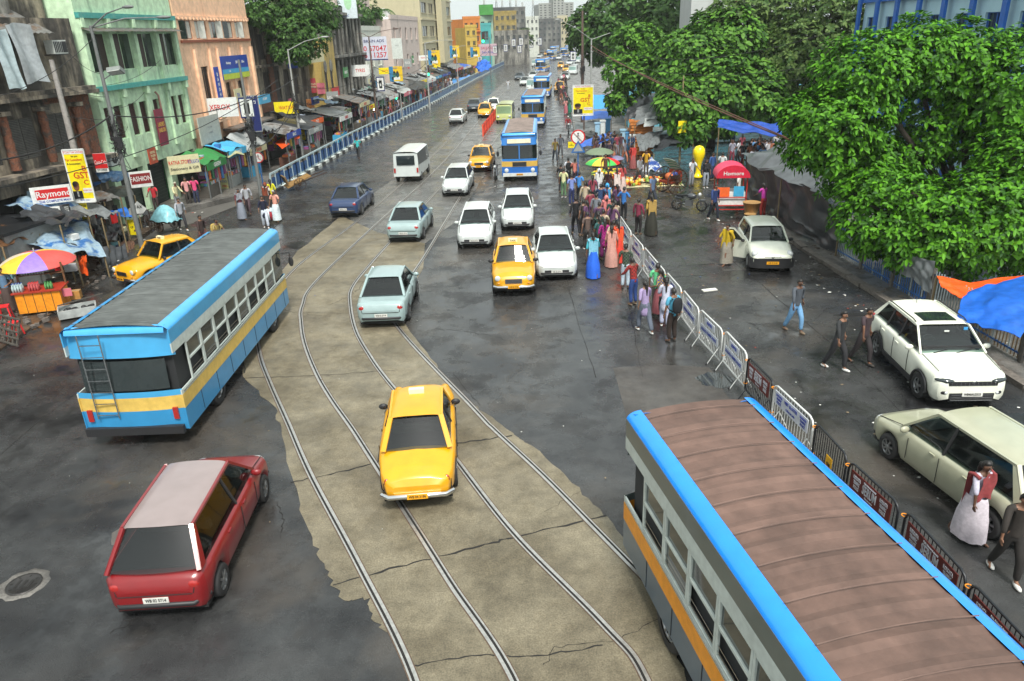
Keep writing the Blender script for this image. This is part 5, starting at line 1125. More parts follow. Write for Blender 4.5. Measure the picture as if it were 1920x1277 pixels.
# barriers
WBAR = C('c9cbc8', .4); KBAR = C('1a1d22', .4); SER = C('5c1a14', .5); BLT = C('2a3c9a', .5); SIGNW = C('c4c8d0', .5); YEL = C('e0a81a', .5)
def barrier(p, q, kind, label):
    p = Vector(p); q = Vector(q); L = (q - p).length - .06; rz = math.atan2(q.y - p.y, q.x - p.x); t = thing('crowd_barrier', label, 'barrier', (p.x, p.y, 0), rz, 'crowd barriers in a line down the road'); m = KBAR if kind[0] == 'k' else WBAR
    H = 1.12; b = MB(); r = .16; P = [(0, 0, .18), (0, 0, H - r), (.05, 0, H - .05), (r, 0, H), (L - r, 0, H), (L - .05, 0, H - .05), (L, 0, H - r), (L, 0, .18), (0, 0, .18)]
    b.tube(P, .024 if kind != 'k' else .02, m, 7); b.build('frame', t)
    n = 15; b = MB()
    for k in range(1, n): b.cyl((L * k / n, 0, .18), (L * k / n, 0, H), .009, m, 5)
    b.build('bars', t)
    for x in (.25, L - .25):
        b = MB(); b.tube([(x, -.30, .0), (x + .08, 0, .55), (x, .30, .0)], .016, m, 5); b.cyl((x, -.31, 0), (x, -.31, .05), .025, BLKPL, 6); b.cyl((x, .31, 0), (x, .31, .05), .025, BLKPL, 6); b.build('foot', t)
    # boards face the traffic lane (local -Y)
    def brd(x0, x1, z0, z1, bm, lines):
        b = MB(); b.b2((x0, -.045, z0), (x1, -.028, z1), bm); s = b.build('sign_board', t); b = MB()
        for tx, sz, xx, zz, fm, sq in lines: b.text(tx, sz, Matrix.Translation((xx, -.049, zz)) @ Matrix.Rotation(math.pi / 2, 4, 'X'), fm, squeeze=sq)
        b.build('lettering', s)
    if kind == 'w': brd(L * .30, L * .72, .84, 1.04, SIGNW, [('SKIPPER', .12, L * .51, .94, BLT, .95)]); brd(L * .12, L * .88, .52, .76, SIGNW, [('KOLKATA TRAFFIC POLICE', .12, L * .5, .64, BLT, .8)])
    elif kind == 'kS':
        brd(.16, L - .14, .62, 1.02, SER, [('KOLKATA\nTRAFFIC\nPOLICE', .10, .16 + .13 * L, .82, SIGNW, L * .33), ('SERUM', .27, L * .5, .82, SIGNW, L * .34), ('Fight diabetes & thyroid', .05, L * .5, .965, SIGNW, L * .5), ('Visit any centre', .05, L * .5, .68, SIGNW, L * .5), ('KOLKATA\nTRAFFIC\nPOLICE', .10, L - .14 - .13 * L, .82, SIGNW, L * .33)])
    elif kind == 'wV': brd(.14, L - .14, .70, 1.03, SIGNW, [('KOLKATA\nTRAFFIC\nPOLICE', .085, .36, .86, BLT, .75), ('VISIT GLOSTER', .11, L * .5, .93, BLT, .8), ('Cables for India', .08, L * .5, .79, BLT, .8), ('KOLKATA\nTRAFFIC\nPOLICE', .085, L - .34, .86, BLT, .75)])
    elif kind == 'kY': brd(L * .48, L * .66, .38, .74, YEL, [('OM', .12, L * .57, .56, INK, .8)])
    for z in (.35, 1.0):
        b = MB(); b.tube([(-.03 + .05 * math.cos(a), .05 * math.sin(a), z) for a in [k * .7 for k in range(10)]], .012, C('e08a1a', .5), 4); b.build('tie', t)
BT = [((1163, 405), (1184, 436), 'w', 'white barrier with blue lettering at the start of the line, by the red sari'), ((1185, 438), (1207, 463), 'w', 'second white barrier in the line, behind the man in the dark patterned shirt'), ((1208, 463), (1248, 510), 'w', 'white barrier behind the man in the red plaid shirt'),
      ((1250, 510), (1279, 543), 'w', 'white barrier just past the man in the green shirt'), ((1281, 543), (1312, 581), 'w', 'white barrier next to the man with the black backpack and blue shirt'), ((1313, 579), (1357, 621), 'w', 'second last white barrier before the first black one, standing by the puddle'), ((1360, 619), (1403, 665), 'w', 'white barrier touching the first black barrier'),
      ((1403, 668), (1453, 718), 'kS', 'first black barrier with a dark red board, between two white ones'), ((1453, 719), (1529, 789), 'wV', 'thick framed white barrier with one wide white board and blue words'), ((1531, 792), (1592, 858), 'kY', 'black barrier with one small yellow board'),
      ((1594, 863), (1691, 950), 'kS', 'black barrier with dark red board next after the yellow boarded one'), ((1700, 957), (1819, 1085), 'kS', 'black barrier with dark red board beside the middle of the brown bus roof'), ((1822, 1090), (1960, 1236), 'kS', 'nearest black barrier with dark red board, cut by the picture edge')]
for a, c, k, lb_ in BT: barrier(G(*a, 1.12), G(*c, 1.12), k, lb_)
# the red divider rail in the road
t = thing('road_divider', 'low red lattice divider rail standing in the road beside the bright yellow taxi', 'divider', (-.9, 80, 0)); RD = C('b0301c', .5)
b = MB(); P0, P1 = G(906, 256), G(937, 213)
for z in (.25, .95): b.bar((*P0[:2], z), (*P1[:2], z), .06, .06, RD)
b.build('rail', t, True)
n = 16
for k in range(n + 1):
    p = Vector(P0).lerp(Vector(P1), k / n); b = MB(); b.b2((p.x - .07, p.y - .05, 0), (p.x + .07, p.y + .05, 1.12), RD if k % 2 else C('d2492c', .5)); b.build('post', t, True)
# the fence on the far pavement of the side road: sections between concrete posts
FB = C('2c5f9a', .55, var=.3); FWt = C('9aa6a8', .6, var=.3); FT = C('8a7458', .7, var=.3); CP = mat('concrete_post', (.13, .12, .105), .85, var=.4, scale=4)
def KX(y): return interp(y, [p[1] for p in kr], [p[0] for p in kr])
y = 9.6; k = 0
names = ['nearest to the white sport utility car bonnet', 'beside the white sport utility car', 'behind the blue tarpaulin', 'at the corner of the blue tarpaulin', 'behind the orange cloth', 'under the grey hanging sheet', 'with the grey sheet over its end', 'with white and blue bars mixed', 'behind the rubbish heap', 'between grey sheet and tree', 'under the lowest leaves', 'near the white hatchback wheel', 'beside the white hatchback', 'where the black tarpaulins begin']
while y < 28.5:
    x0, x1 = KX(y) + .95, KX(y + 2.2) + .95; t = thing('fence_section', 'section of blue and pale vertical bar fence %s' % names[min(k, 13)], 'fence', (x0, y, .12), math.atan2(2.2, x1 - x0), 'fence sections along the far pavement')
    b = MB(); b.b2((0, -.07, -.1), (.14, .07, 1.35), CP); b.build('post', t)
    b = MB()
    for z in (.18, 1.12): b.b2((.14, -.02, z), (2.2, .02, z + .05), FB)
    b.build('rail', t); b = MB(); cm = [FB, FB, FWt, FB, FT, FWt][k % 6]
    for j in range(15):
        xx = .24 + j * .135; b.cyl((xx, 0, .05), (xx, 0, 1.28 + .03 * (j % 2)), .021, cm if (j * 7 + k) % 5 else FWt, 6)
    b.build('bars', t); y += 2.2; k += 1

# ================================================================ poles, lamps and wires
POLE = C('6a6d6c', .6, var=.25); POLEL = C('9a9c98', .6, var=.25); RUSTP = C('5c4a42', .7, var=.3); CONP = mat('pole_concrete', (.30, .28, .26), .85, var=.3, scale=3)
def ztop(p, ty):
    r0 = np.array([p[0], p[1], -CAM_H]); a = r0 @ np.array([0, 0, 0]) if False else None
    cx = lambda z: (p[0] * XA[1] + p[1] * YA[1] + (z - CAM_H) * UP[1]) / (p[0] * XA[2] + p[1] * YA[2] + (z - CAM_H) * UP[2]) * F_PX + 638.5
    lo, hi = 0.0, 60.0
    for _ in range(50):
        md = (lo + hi) / 2
        if cx(md) > ty: lo = md
        else: hi = md
    return lo
def pole(fx, fy, ty, label, r=.10, m=None, arms=(), name='street_lamp', cat='street lamp', lean=(0, 0), group=None, p=None, tangle=False):
    p = G(fx, fy) if p is None else Vector(p); h = ztop(p, ty); t = thing(name, label, cat, (p.x, p.y, 0), 0, group); m = m or POLE
    top = Vector((lean[0], lean[1], h)); b = MB(); b.tube([(0, 0, 0), top * .35, top * .7, top], [r * 1.15, r, r * .8, r * .62], m, 8); b.build('pole', t)
    for (ax, ay, az, lamp) in arms:
        b = MB(); e = top + Vector((ax, ay, az)); b.tube([top - Vector((0, 0, .1)), top.lerp(e, .5) + Vector((0, 0, .12)), e], [.035, .03, .025], m, 6); ao = b.build('arm', t)
        if lamp: b = MB(); dv = Vector((ax, ay, 0)).normalized(); b.ell(e + dv * .2, (.32, .1, .07), m, rz=math.atan2(ay, ax)); b.build('lamp_head', ao)
    if tangle:
        b = MB(); r_ = random.Random(int(fx))
        for k in range(26):
            z = h * r_.uniform(.42, .62); P = [Vector((math.cos(a) * r_.uniform(.1, .35), math.sin(a) * r_.uniform(.1, .35), z + r_.uniform(-.5, .5))) for a in [q * 1.3 + k for q in range(6)]]; b.tube(P, .014, BLKPL, 4, False)
        b.box((.1, -.12, h * .5), (.3, .2, .5), BLKPL); b.build('cable_tangle', t)
    return t, h
PL = {}
PL['a'] = pole(266, 462, 48, 'tall street lamp with two long arms before the green house', .11, POLE, [(1.9, -.6, .65, 1), (2.7, .8, .25, 1)], tangle=True)
PL['b'] = pole(187, 468, 112, 'thick pinkish concrete pole before the derelict house', .16, CONP, [], 'utility_pole', 'pole')
PL['c'] = pole(493, 388, 112, 'grey pole with poster boxes in front of the peach house', .10, POLE, [], 'utility_pole', 'pole', tangle=True)
PL['d'] = pole(569, 303, 92, 'street lamp with one long arm at the corner of the dark ruin', .09, POLEL, [(2.6, .5, .75, 1)], tangle=True)
PL['e'] = pole(709, 243, 68, 'dark pole with two arms beside the telephone number billboard', .11, RUSTP, [(2.6, 0, .6, 1), (-1.2, .5, .3, 0)], tangle=True)
PL['f'] = pole(806, 205, 80, 'pole with a signal arm across the pavement by the pink house', .10, POLEL, [(3.0, 0, .2, 0)], 'signal_pole', 'pole')
PL['g'] = pole(860, 172, 90, 'thin grey pole with an ochre poster near the blue blurred bus', .09, POLEL, [(1.6, 0, .3, 0)], 'utility_pole', 'pole')
PL['h'] = pole(921, 148, 70, 'dark pole with a signal arm before the turquoise house', .12, POLE, [(-4.2, 0, .1, 0)], 'signal_pole', 'pole')
PL['i'] = pole(993, 112, 40, 'far pole at the far end of the blue railing', .14, POLEL, [], 'utility_pole', 'pole')
PL['j'] = pole(1108, 250, 72, 'street lamp with two spreading arms over the crowd', .10, POLEL, [(3.4, 0, .55, 1), (-3.2, -4.0, 1.6, 1)])
PL['k'] = pole(1092, 232, 20, 'thick black pole wrapped in cables with a meter box, crowded against the lamp', .16, RUSTP, [], 'utility_pole', 'pole', tangle=True)
PL['l'] = pole(1274, 300, 142, 'bamboo pole with a yellow board in the plaza', .07, C('8a7c5a', .7), [], 'bamboo_pole', 'pole')
PL['m'] = pole(1200, 252, 182, 'short bamboo pole among the grey tarpaulins', .05, C('8a7c5a', .7), [], 'bamboo_pole', 'pole')
PL['n'] = pole(1478, 400, 300, 'thin grey pole by the pink canopied cart', .035, POLE, [], 'tent_pole', 'pole')
PL['o'] = pole(755, 226, 165, 'thin pole with green signal lamp behind the railing', .06, POLEL, [], 'signal_pole', 'pole')
for i, (fx, fy, ty) in enumerate(((1052, 96, 62), (1040, 90, 66), (1066, 105, 60), (1018, 92, 64), (1030, 88, 58), (975, 112, 60))):
    pole(fx, fy, ty, 'thin far street pole above the jam', .14, POLE, [(3, 0, .4, 0), (-3, 0, .4, 0)], 'utility_pole', 'pole', group='far street poles')
# flood light on the first lamp, signal heads
def local(key, z): t, h = PL[key]; return t.location + Vector((0, 0, z))
t, h = PL['a']; z0 = AT(258, 131, t.location.y - .2).z
fl = thing('flood_light', 'square flood light held out from the lamp before the green house', 'flood light', tuple(t.location + Vector((.75, -.2, z0)))); b = MB(); b.box((0, 0, 0), (.62, .42, .18), C('7a807c', .5), rx=-.5, ry=-.1); b.build('case', fl); b = MB(); b.box((0, -.10, -.07), (.54, .34, .02), C('b9bdb8', .3), rx=-.5, ry=-.1); b.build('glass', fl); b = MB(); b.bar((-.7, .2, -.35), (-.1, .05, -.05), .04, .04, POLE); b.build('bracket', fl)
GRN = mat('signal_green', (.02, .8, .25), .4, var=0, emit=6.0)
def signal(px, py, Y, label, on=True):
    p = AT(px, py, Y); s_ = Y / 95; t = thing('traffic_signal', label, 'traffic signal', tuple(p)); b = MB(); b.b2((-.17 * s_, -.1, -.3 * s_), (.17 * s_, .1, .95 * s_), BLKPL); b.build('case', t)
    b = MB(); b.disc((0, -.13, -.08 * s_), (0, -1, 0), .15 * s_, GRN if on else BLKPL, 12); b.build('green_lamp', t)
    for k, c in ((1, (.05, .03, 0)), (2, (.06, .005, .005))): b = MB(); b.disc((0, -.13, (-.08 + .33 * k) * s_), (0, -1, 0), .13 * s_, mat('dark_lens%d' % k, c, .3, var=0), 12); b.build('dark_lens', t)
signal(803, 138, 112, 'traffic signal showing green below the ochre poster by the pink house'); signal(743, 183, 100, 'green traffic signal just over the blue railing'); signal(906, 76, 160, 'far green traffic signal on the arm before the turquoise house')
# wires
WIRE = mat('cable_black', (.012, .012, .012), .6, var=0); WIRER = mat('cable_rust', (.14, .055, .035), .7, var=0)
def wire(p, q, sag, label, r=.02, m=None, group=None):
    b = MB(); b.tube([Vector(x) - Vector(p) for x in catenary(p, q, sag, 14)], r, m or WIRE, 5, False); return tag(b.build('overhead_cable', loc=tuple(p)), label, 'cable', group)
def pt(k, f=1.0): t, h = PL[k]; return t.location + Vector((0, 0, h * f))
wire(AT(1108, 85, 64), AT(1480, 262, 26), .3, 'rust coloured cable drooping across the plaza in front of the trees', .028, WIRER)
wire(AT(1108, 92, 64), AT(1475, 258, 26), .1, 'second rust cable close under the first across the plaza', .02, WIRER)
for i, (a, c, s) in enumerate([((1108, 118, 64), (1500, 150, 40), .6), ((1108, 98, 64), (1500, 128, 40), .9), ((1112, 80, 64), (1560, 60, 36), 1.2)]): wire(AT(*a), AT(*c), s, 'thin dark cable running from the lamp with two spreading arms into the trees', .015, group='cables over the plaza')
wire(AT(0, 300, 30), pt('a', .62), .3, 'thick black cable rising from the shop roofs to the cable tangle on the tall lamp', .035)
wire(pt('a', .62), AT(455, 190, 47), .4, 'thick black cable from the tall lamp tangle to the grey poster pole', .03)
wire(AT(0, 352, 28), AT(520, 150, 56), .9, 'long cable crossing before the green and peach houses', .022)
wire(pt('a', .95), AT(0, 180, 30), .3, 'thin cable from the top of the tall lamp to the derelict house', .014)
wire(AT(560, 140, 60), AT(455, 190, 47), .3, 'cable from grey poster pole to the one armed street lamp', .028)
for i, (p, q, s) in enumerate([(pt('d', .7), pt('e', .62), .8), (pt('d', .55), pt('e', .5), 1.0), (pt('d', .45), pt('e', .45), 1.3), (pt('e', .7), pt('f', .7), 1.2), (pt('e', .55), pt('f', .62), 1.6), (pt('f', .8), pt('g', .8), 1.3), (pt('g', .8), pt('h', .8), 1.3), (pt('f', .6), pt('h', .7), 2.0), (pt('c', .5), pt('d', .5), .6), (pt('c', .42), pt('d', .62), .9), (pt('h', .8), pt('i', .8), 2)]):
    wire(p, q, s, 'black cable sagging between the poles along the shops', .022 + .006 * (i > 3), group='cables along the shops')
for i in range(6):
    wire(pt('a', .55 + .05 * i), OB.T(12 + i, .3, 6.5 + .5 * i) if i % 2 else GB.T(2 + i * 1.3, .3, 5 + .8 * i), .25, 'thin loose house cable strung from the tall lamp to a wall', .011, group='thin house cables')
# ================================================================ signs and boards
SRED = C('c01a1c', .45); SBLUE = C('1c3f9c', .45); SNAVY = C('141f5c', .45); SYEL = C('e6d20a', .45); SWH = C('d4d6d2', .5); SGRN = C('2a7a3a', .5); SORG = C('e8662a', .5); SMAR = C('7a2038', .5); SBLK = C('15171a', .5); SGREY = C('8a8e8c', .6); SCY = C('3f9fc8', .5); SCRM = C('c8c29a', .6); SPNK = C('c86a78', .6)
def board(label, c, w_, h, rz, bg, lines=(), name='shop_sign', cat='sign', frame=None, extra=None, tilt=0, thick=.07):
    t = thing(name, label, cat, tuple(c), rz); b = MB(); b.box((0, 0, 0), (w_, thick, h), bg); b.build('panel', t)
    if lines:
        b = MB()
        for tx, sz, x, z, m_, *sq in lines:
            vx = [v[0] for v in glyphs(tx, 'CENTER')[0]]; room = w_ * (1 - abs(x)) * .94; wide = (max(vx) - min(vx)) * sz * h; sq = [min(sq[0] if sq else .9, room / wide)]
            b.text(tx, sz * h, Matrix.Translation((x * w_ / 2, -thick / 2 - .006, z * h / 2)) @ Matrix.Rotation(math.pi / 2, 4, 'X'), m_, squeeze=sq[0] if sq else .9)
        b.build('lettering', t)
    if frame:
        b = MB()
        for a, q in (((-1, -1), (1, -1)), ((1, -1), (1, 1)), ((1, 1), (-1, 1)), ((-1, 1), (-1, -1))): b.bar((a[0] * w_ / 2, -thick / 2, a[1] * h / 2), (q[0] * w_ / 2, -thick / 2, q[1] * h / 2), .05, .05, frame)
        b.build('frame', t)
    if extra:
        b = MB()
        for kind, x, z, rw, rh, m_ in extra:
            if kind == 'b': b.box((x * w_ / 2, -thick / 2 - .003, z * h / 2), (rw * w_, .012, rh * h), m_)
            else: b.disc((x * w_ / 2, -thick / 2 - .010, z * h / 2), (0, -1, 0), rw * w_, m_, 16, rh * h)
        b.build('picture', t)
    return t
def fboard(label, B, x0, y0, x1, y1, bg, lines=(), d=.15, **k):
    a0, a1, z0, z1 = B.rect(x0, y0, x1, y1, d); rz = math.atan2(B.u.y, B.u.x)
    return board(label, B.T((a0 + a1) / 2, d, (z0 + z1) / 2), abs(a1 - a0), abs(z1 - z0), rz, bg, lines, **k)
def cboard(label, x0, y0, x1, y1, Y, bg, lines=(), rz=0, **k):
    p = AT(x0, y0, Y); q = AT(x1, y1, Y); c = (p + q) / 2
    return board(label, c, abs(q.x - p.x) / math.cos(rz), abs(p.z - q.z), rz, bg, lines, **k)
SKIN = C('7a4a30', .6); SUIT = SBLK
def bust(): return [('d', -.52, -.38, .15, .085, SKIN), ('d', -.52, -.30, .16, .06, SBLK), ('b', -.50, -.74, .44, .18, SUIT), ('b', -.48, -.68, .08, .10, SWH)]
gl = lambda: [('B.Com / Law Graduate', .062, 0, .91, SRED, .9), ('Tax Consultant', .062, -.15, .62, SRED, .95), ('for you', .045, 0, .75, SBLK), ('& Accountant', .05, -.2, .47, SBLK), ('B', .13, .62, .28, SRED, 1.1), ('GST', .17, .22, .02, SRED, 1.15), ('C', .13, .55, -.25, SRED, 1.1), ('CONSULTANCY', .04, .5, -.55, SRED, .9), ('98300 12345', .035, 0, -.93, SBLUE, .9)]
gx = lambda: [('b', 0, .92, 1.0, .085, SWH), ('b', 0, -.93, 1.0, .07, SWH)] + bust() + [('b', .5, -.55, .42, .09, SWH)]
cboard('big yellow tax sign with red letters and a suited portrait, before the derelict house', 117, 281, 180, 378, 34.0, SYEL, gl(), rz=R(4), extra=gx(), name='street_sign', frame=SWH)
cboard('yellow tax sign with red letters and portrait on the post over the plaza', 1074, 160, 1112, 216, 63.0, SYEL, gl(), rz=R(2), extra=gx(), name='street_sign', frame=SWH)
b = MB(); b.cyl((0, 0, 0), (0, 0, AT(1093, 216, 63.1).z), .06, RUSTP, 8); p = AT(1095, 240, 63.15); tag(b.build('sign_post', loc=(p.x, 63.15, 0)), 'brown post carrying the second yellow tax sign', 'post')
cboard('small yellow notice under the big yellow tax sign', 147, 378, 169, 412, 34.1, SYEL, [('GST TAX', .2, 0, .5, SBLK), ('LOAN FORM', .14, 0, 0, SBLK), ('CALL', .14, 0, -.5, SBLK)], name='street_sign')
cboard('long white sign with a red field reading Raymond, on top of the kiosk', 63, 350, 130, 380, 33.2, SWH, [('Raymond', .5, .1, .1, SWH, 1), ('THE COMPLETE MAN', .17, .1, -.72, SBLUE, 1)], rz=R(28), extra=[('b', .05, .12, .82, .56, SRED)])
cboard('red and white cola sign behind the big yellow tax sign', 174, 288, 204, 322, 37.0, SWH, [('Coca-Cola', .3, 0, .05, SWH, .8), ('STORES', .16, 0, -.78, SBLK)], rz=R(10), extra=[('b', 0, .2, 1, .8, SRED)])
cboard('white sign with a red G on the kiosk side', 90, 388, 117, 415, 32.4, SWH, [('Gitanjali', .34, 0, .1, SRED, .9), ('OPTICALS', .16, 0, -.6, SBLK)], rz=R(18))
cboard('black sign with white lines next to the sign with a red G', 118, 383, 134, 404, 32.7, SBLK, [('SHIRTING\nSUITING\nTAILORS\nREADYMADE', .17, 0, 0, SWH, .9)], rz=R(18))
fboard('blue telecom banner with a yellow green stripe on the peach house', PB, 412, 106, 468, 143, SBLUE, [('Recharge', .16, -.5, .4, SWH), ('SIM', .18, .1, .4, SWH), ('Offers', .15, .6, .4, SWH), ('Calls', .13, -.5, -.3, SWH)], extra=[('b', 0, -.32, 1, .2, SCY), ('b', 0, -.75, 1, .25, C('b9c83a', .5))], d=.25)
fboard('tall narrow blue sign with white letters hung on the peach house', PB, 400, 126, 424, 218, SBLUE, [('B\nA\nN\nD\nH\nA\nN', .10, 0, .1, SWH, 1)], extra=[('b', 0, -.7, 1, .12, SCY), ('b', 0, -.9, 1, .12, C('b9c83a', .5))], d=.5)
fboard('pale grey blank shop board under the peach house balcony', PB, 369, 222, 416, 262, C('a9aca2', .6), [('Dr. S. Roy', .1, 0, .2, SGREY), ('CHAMBER', .1, 0, -.2, SGREY)], d=.9)
cboard('tall navy sign with a white phone poster in front of it by the grey pole', 456, 180, 492, 246, 53.5, SNAVY, [('LUX\nCOZI', .12, 0, .75, SWH)], rz=R(12), frame=SGREY)
def phoneposter(label, x0, y0, x1, y1, Y, rz=0): return cboard(label, x0, y0, x1, y1, Y, SNAVY, [('BISWA', .08, 0, .68, SNAVY)], rz=rz, extra=[('b', 0, 0, .84, .84, SWH), ('b', 0, -.1, .38, .48, SNAVY), ('b', 0, .40, .38, .1, SRED), ('d', 0, -.1, .09, .12, SWH)], name='street_poster', cat='poster')
phoneposter('white poster box with a navy telephone picture on the grey pole', 446, 183, 480, 221, 51.5)
phoneposter('white poster box with a navy telephone picture on the dark two armed pole', 705, 144, 722, 171, 95)
phoneposter('white telephone poster box on the black cable pole over the traffic', 1069, 96, 1080, 114, 75)
for i, (x, y, Y) in enumerate(((928, 93, 165), (963, 80, 195), (977, 78, 210), (948, 90, 180), (900, 112, 155), (974, 92, 200), (996, 82, 260), (1012, 78, 270))):
    o = phoneposter('small far white poster box on a pole along the road', x - 4, y - 7, x + 4, y + 7, Y); o['group'] = 'far poster boxes'
fboard('maroon upright sign with yellow letters on the green house', GB, 288, 206, 316, 270, SMAR, [('LADIES\nTAILOR', .16, 0, 0, C('c8a04a', .5), .8)], d=.35)
fboard('small orange red sign at the foot of the green house drain pipe', GB, 276, 280, 296, 304, C('a8452c', .5), [('HOTEL\nFOOD\nTEA', .22, 0, 0, SCRM, 1)], d=.8)
cboard('long shop sign with red and blue letters above the green kiosk', 318, 292, 372, 324, 45.2, SCRM, [('RATNA STORE', .3, -.25, .25, SRED, 1), ('KOLKATA', .3, .62, .2, SBLUE, .8), ('Stationery & Gift', .22, 0, -.45, SBLK, 1)], rz=R(32))
cboard('red shop sign with white edge over the stall beside the green kiosk', 244, 322, 284, 350, 41.0, SWH, [('FASHION', .42, 0, .05, SWH, 1)], rz=R(28), extra=[('b', 0, .08, .9, .66, C('7c1418', .5))])
cboard('pale yellow notice board standing by the shop doors of the peach house', 403, 316, 430, 360, 49.6, C('c9c98a', .6), [('SHOE\nSale', .2, 0, .45, SRED, 1), ('NEW STOCK', .12, 0, -.1, SBLUE), ('Rs 199/-', .14, 0, -.5, SRED)], name='notice_board')
fboard('cream hotel board with red letters reading HOTEL RAJ', HB, 578, 92, 608, 115, SCRM, [('HOTEL RAJ', .4, 0, .1, C('9c2a1c', .5), .9)], d=.5)
cboard('huge white billboard with red telephone numbers over the stall roofs', 671, 70, 728, 112, 99.0, C('c4c8d4', .5), [('BRAIN ADS', .17, .1, .62, SNAVY, 1.1), ('00 67047', .31, 0, -.02, SRED, 1.15), ('46 11257', .31, 0, -.58, SRED, 1.15)], name='billboard', cat='billboard', extra=[('b', 0, -.96, 1, .05, SNAVY)])
cboard('pale tall panel beside the telephone number billboard', 733, 72, 756, 110, 103, C('c2c8c2', .6), [('SALE', .1, 0, .3, SGREY)], name='billboard', cat='billboard')
cboard('white medical poster hung high by the palm tree', 630, -18, 671, 34, 92, C('c6d2d6', .5), [('CLINIC', .1, -.3, -.8, SBLUE)], name='billboard', cat='billboard', extra=[('b', -.75, -.7, .2, .16, SBLUE), ('d', .1, .2, .2, .3, C('9fc8a0', .6))])
cboard('red sign with cream letters on the dark ruin corner', 580, 147, 594, 174, 80.5, C('9c3038', .5), [('ARSALAN\nBIRYANI', .2, 0, 0, SCRM, .7)], rz=R(20)); cboard('pink sign touching the red one on the ruin corner', 594, 156, 610, 176, 80.6, SPNK, [('TAILOR', .3, 0, 0, C('9c3038', .5), .8)], rz=R(20))
cboard('blue hanging sign under the dark glossy tree', 538, 104, 558, 128, 72, SBLUE, [('BANK', .3, 0, 0, SWH)], rz=R(20)); cboard('orange food sign at the end of the painted stall front', 574, 186, 590, 204, 77.5, C('d48a4a', .5), [('Cake', .4, 0, 0, C('6c1c14', .5))], rz=R(12))
def poster3(label, x0, y0, x1, y1, Y, bg2=SYEL): return cboard(label, x0, y0, x1, y1, Y, C('d8b41a', .5), [('EVENT', .12, 0, .75, SBLUE)], extra=[('b', -.65, 0, .3, 1, C('2f7aa8', .5)), ('d', -.2, -.1, .13, .2, C('2f6a5c', .5)), ('d', .25, -.1, .13, .2, C('1d4a50', .5)), ('d', -.2, .22, .07, .1, SKIN), ('d', .25, .22, .07, .1, SKIN), ('b', 0, -.6, .6, .2, SWH)], name='street_poster', cat='poster')
poster3('yellow and blue poster of two people on the signal pole by the pink house', 801, 95, 826, 121, 112); poster3('yellow and blue poster leaning out past the beige block foot', 842, 86, 862, 108, 140); poster3('ochre round cornered poster of two people before the orange house', 881, 89, 900, 107, 150); poster3('large yellow and blue poster low beside the billboard stalls', 728, 125, 756, 152, 102)
cboard('pale pink long hoarding before the turquoise house', 897, 83, 932, 104, 170, C('b9a0a8', .6), [('SALE SALE', .3, 0, .3, C('a03048', .5)), ('Pujor Bazar', .25, 0, -.4, SBLUE)], name='billboard', cat='billboard')
for lab, x0, y0, x1, y1, Y in (('yellow square board on the bamboo pole in the plaza', 1272, 227, 1286, 249, 54), ('yellow hanging notice on the one armed street lamp', 560, 243, 573, 262, 64), ('yellow arrow notice tied to the tall lamp foot', 238, 412, 258, 440, 37.0), ('small yellow box sign at the road edge by the striped umbrella', 1065, 266, 1078, 277, 57)):
    cboard(lab, x0, y0, x1, y1, Y, SYEL, [('NO\nPARKING' if 'arrow' not in lab else 'UP', .2, 0, 0, INK, .9)], name='street_sign')
def diamond(label, px, py, s, Y):
    c = AT(px, py, Y); t = thing('notice_diamond', label, 'sign', tuple(c)); k = s * Y / F_PX; b = MB(); b.add([(-k, 0, 0), (0, 0, -k), (k, 0, 0), (0, 0, k)], [(0, 1, 2, 3)], SWH); b.add([(-k, .03, 0), (0, .03, -k), (k, .03, 0), (0, .03, k)], [(0, 1, 2, 3)], SGREY); b.build('panel', t)
    b = MB(); b.text('TAX', k * .5, Matrix.Translation((0, -.01, .1)) @ Matrix.Rotation(math.pi / 2, 4, 'X'), INK); b.text('return', k * .35, Matrix.Translation((0, -.01, -.25)) @ Matrix.Rotation(math.pi / 2, 4, 'X'), INK); b.build('lettering', t)
diamond('white diamond notice on the one armed street lamp', 566, 235, 12, 64); diamond('white diamond notice tied on the tall lamp by the blue tin roof', 260, 392, 15, 36.8)
def noped(px, py, fy, r_, label, tri=False):
    p = G(px, fy); z = AT(px, py, p.y).z; t = thing('road_sign', label, 'road sign', tuple(p)); k = r_ * math.sqrt(p.x ** 2 + p.y ** 2 + 49) / F_PX
    b = MB(); b.cyl((0, .05, 0), (0, .05, z + k * .6), .04, C('2a5f9c', .5), 8); b.build('post', t)
    b = MB(); b.disc((0, -.01, z), (0, -1, 0), k, SRED, 28); b.disc((0, -.016, z), (0, -1, 0), k * .82, SWH, 28); b.disc((0, .02, z), (0, 1, 0), k, SGREY, 28); b.build('disc', t)
    b = MB(); q = k * .55; b.disc((0, -.022, z + q * .85), (0, -1, 0), q * .22, INK, 10)
    for a, c in (((0, .65), (0, -.05)), ((0, -.05), (-.35, -.95)), ((0, -.05), (.4, -.9)), ((0, .55), (-.4, .1)), ((0, .55), (.42, .2))): b.bar((a[0] * q, -.022, z + a[1] * q), (c[0] * q, -.022, z + c[1] * q), q * .16, .006, INK)
    b.build('walking_figure', t)
    b = MB(); b.bar((-k * .62, -.03, z + k * .62), (k * .62, -.03, z - k * .62), k * .16, .006, SRED); b.build('slash', t)
    if tri:
        b = MB(); z2 = z - k * 1.5; b.add([(-k, -.06, z2 - k * .6), (k, -.06, z2 - k * .6), (0, -.06, z2 + k * 1.1)], [(0, 1, 2)], C('2a5f9c', .5)); b.add([(-k * .68, -.065, z2 - k * .42), (k * .68, -.065, z2 - k * .42), (0, -.065, z2 + k * .7)], [(0, 1, 2)], SGREY); b.build('triangle', t)
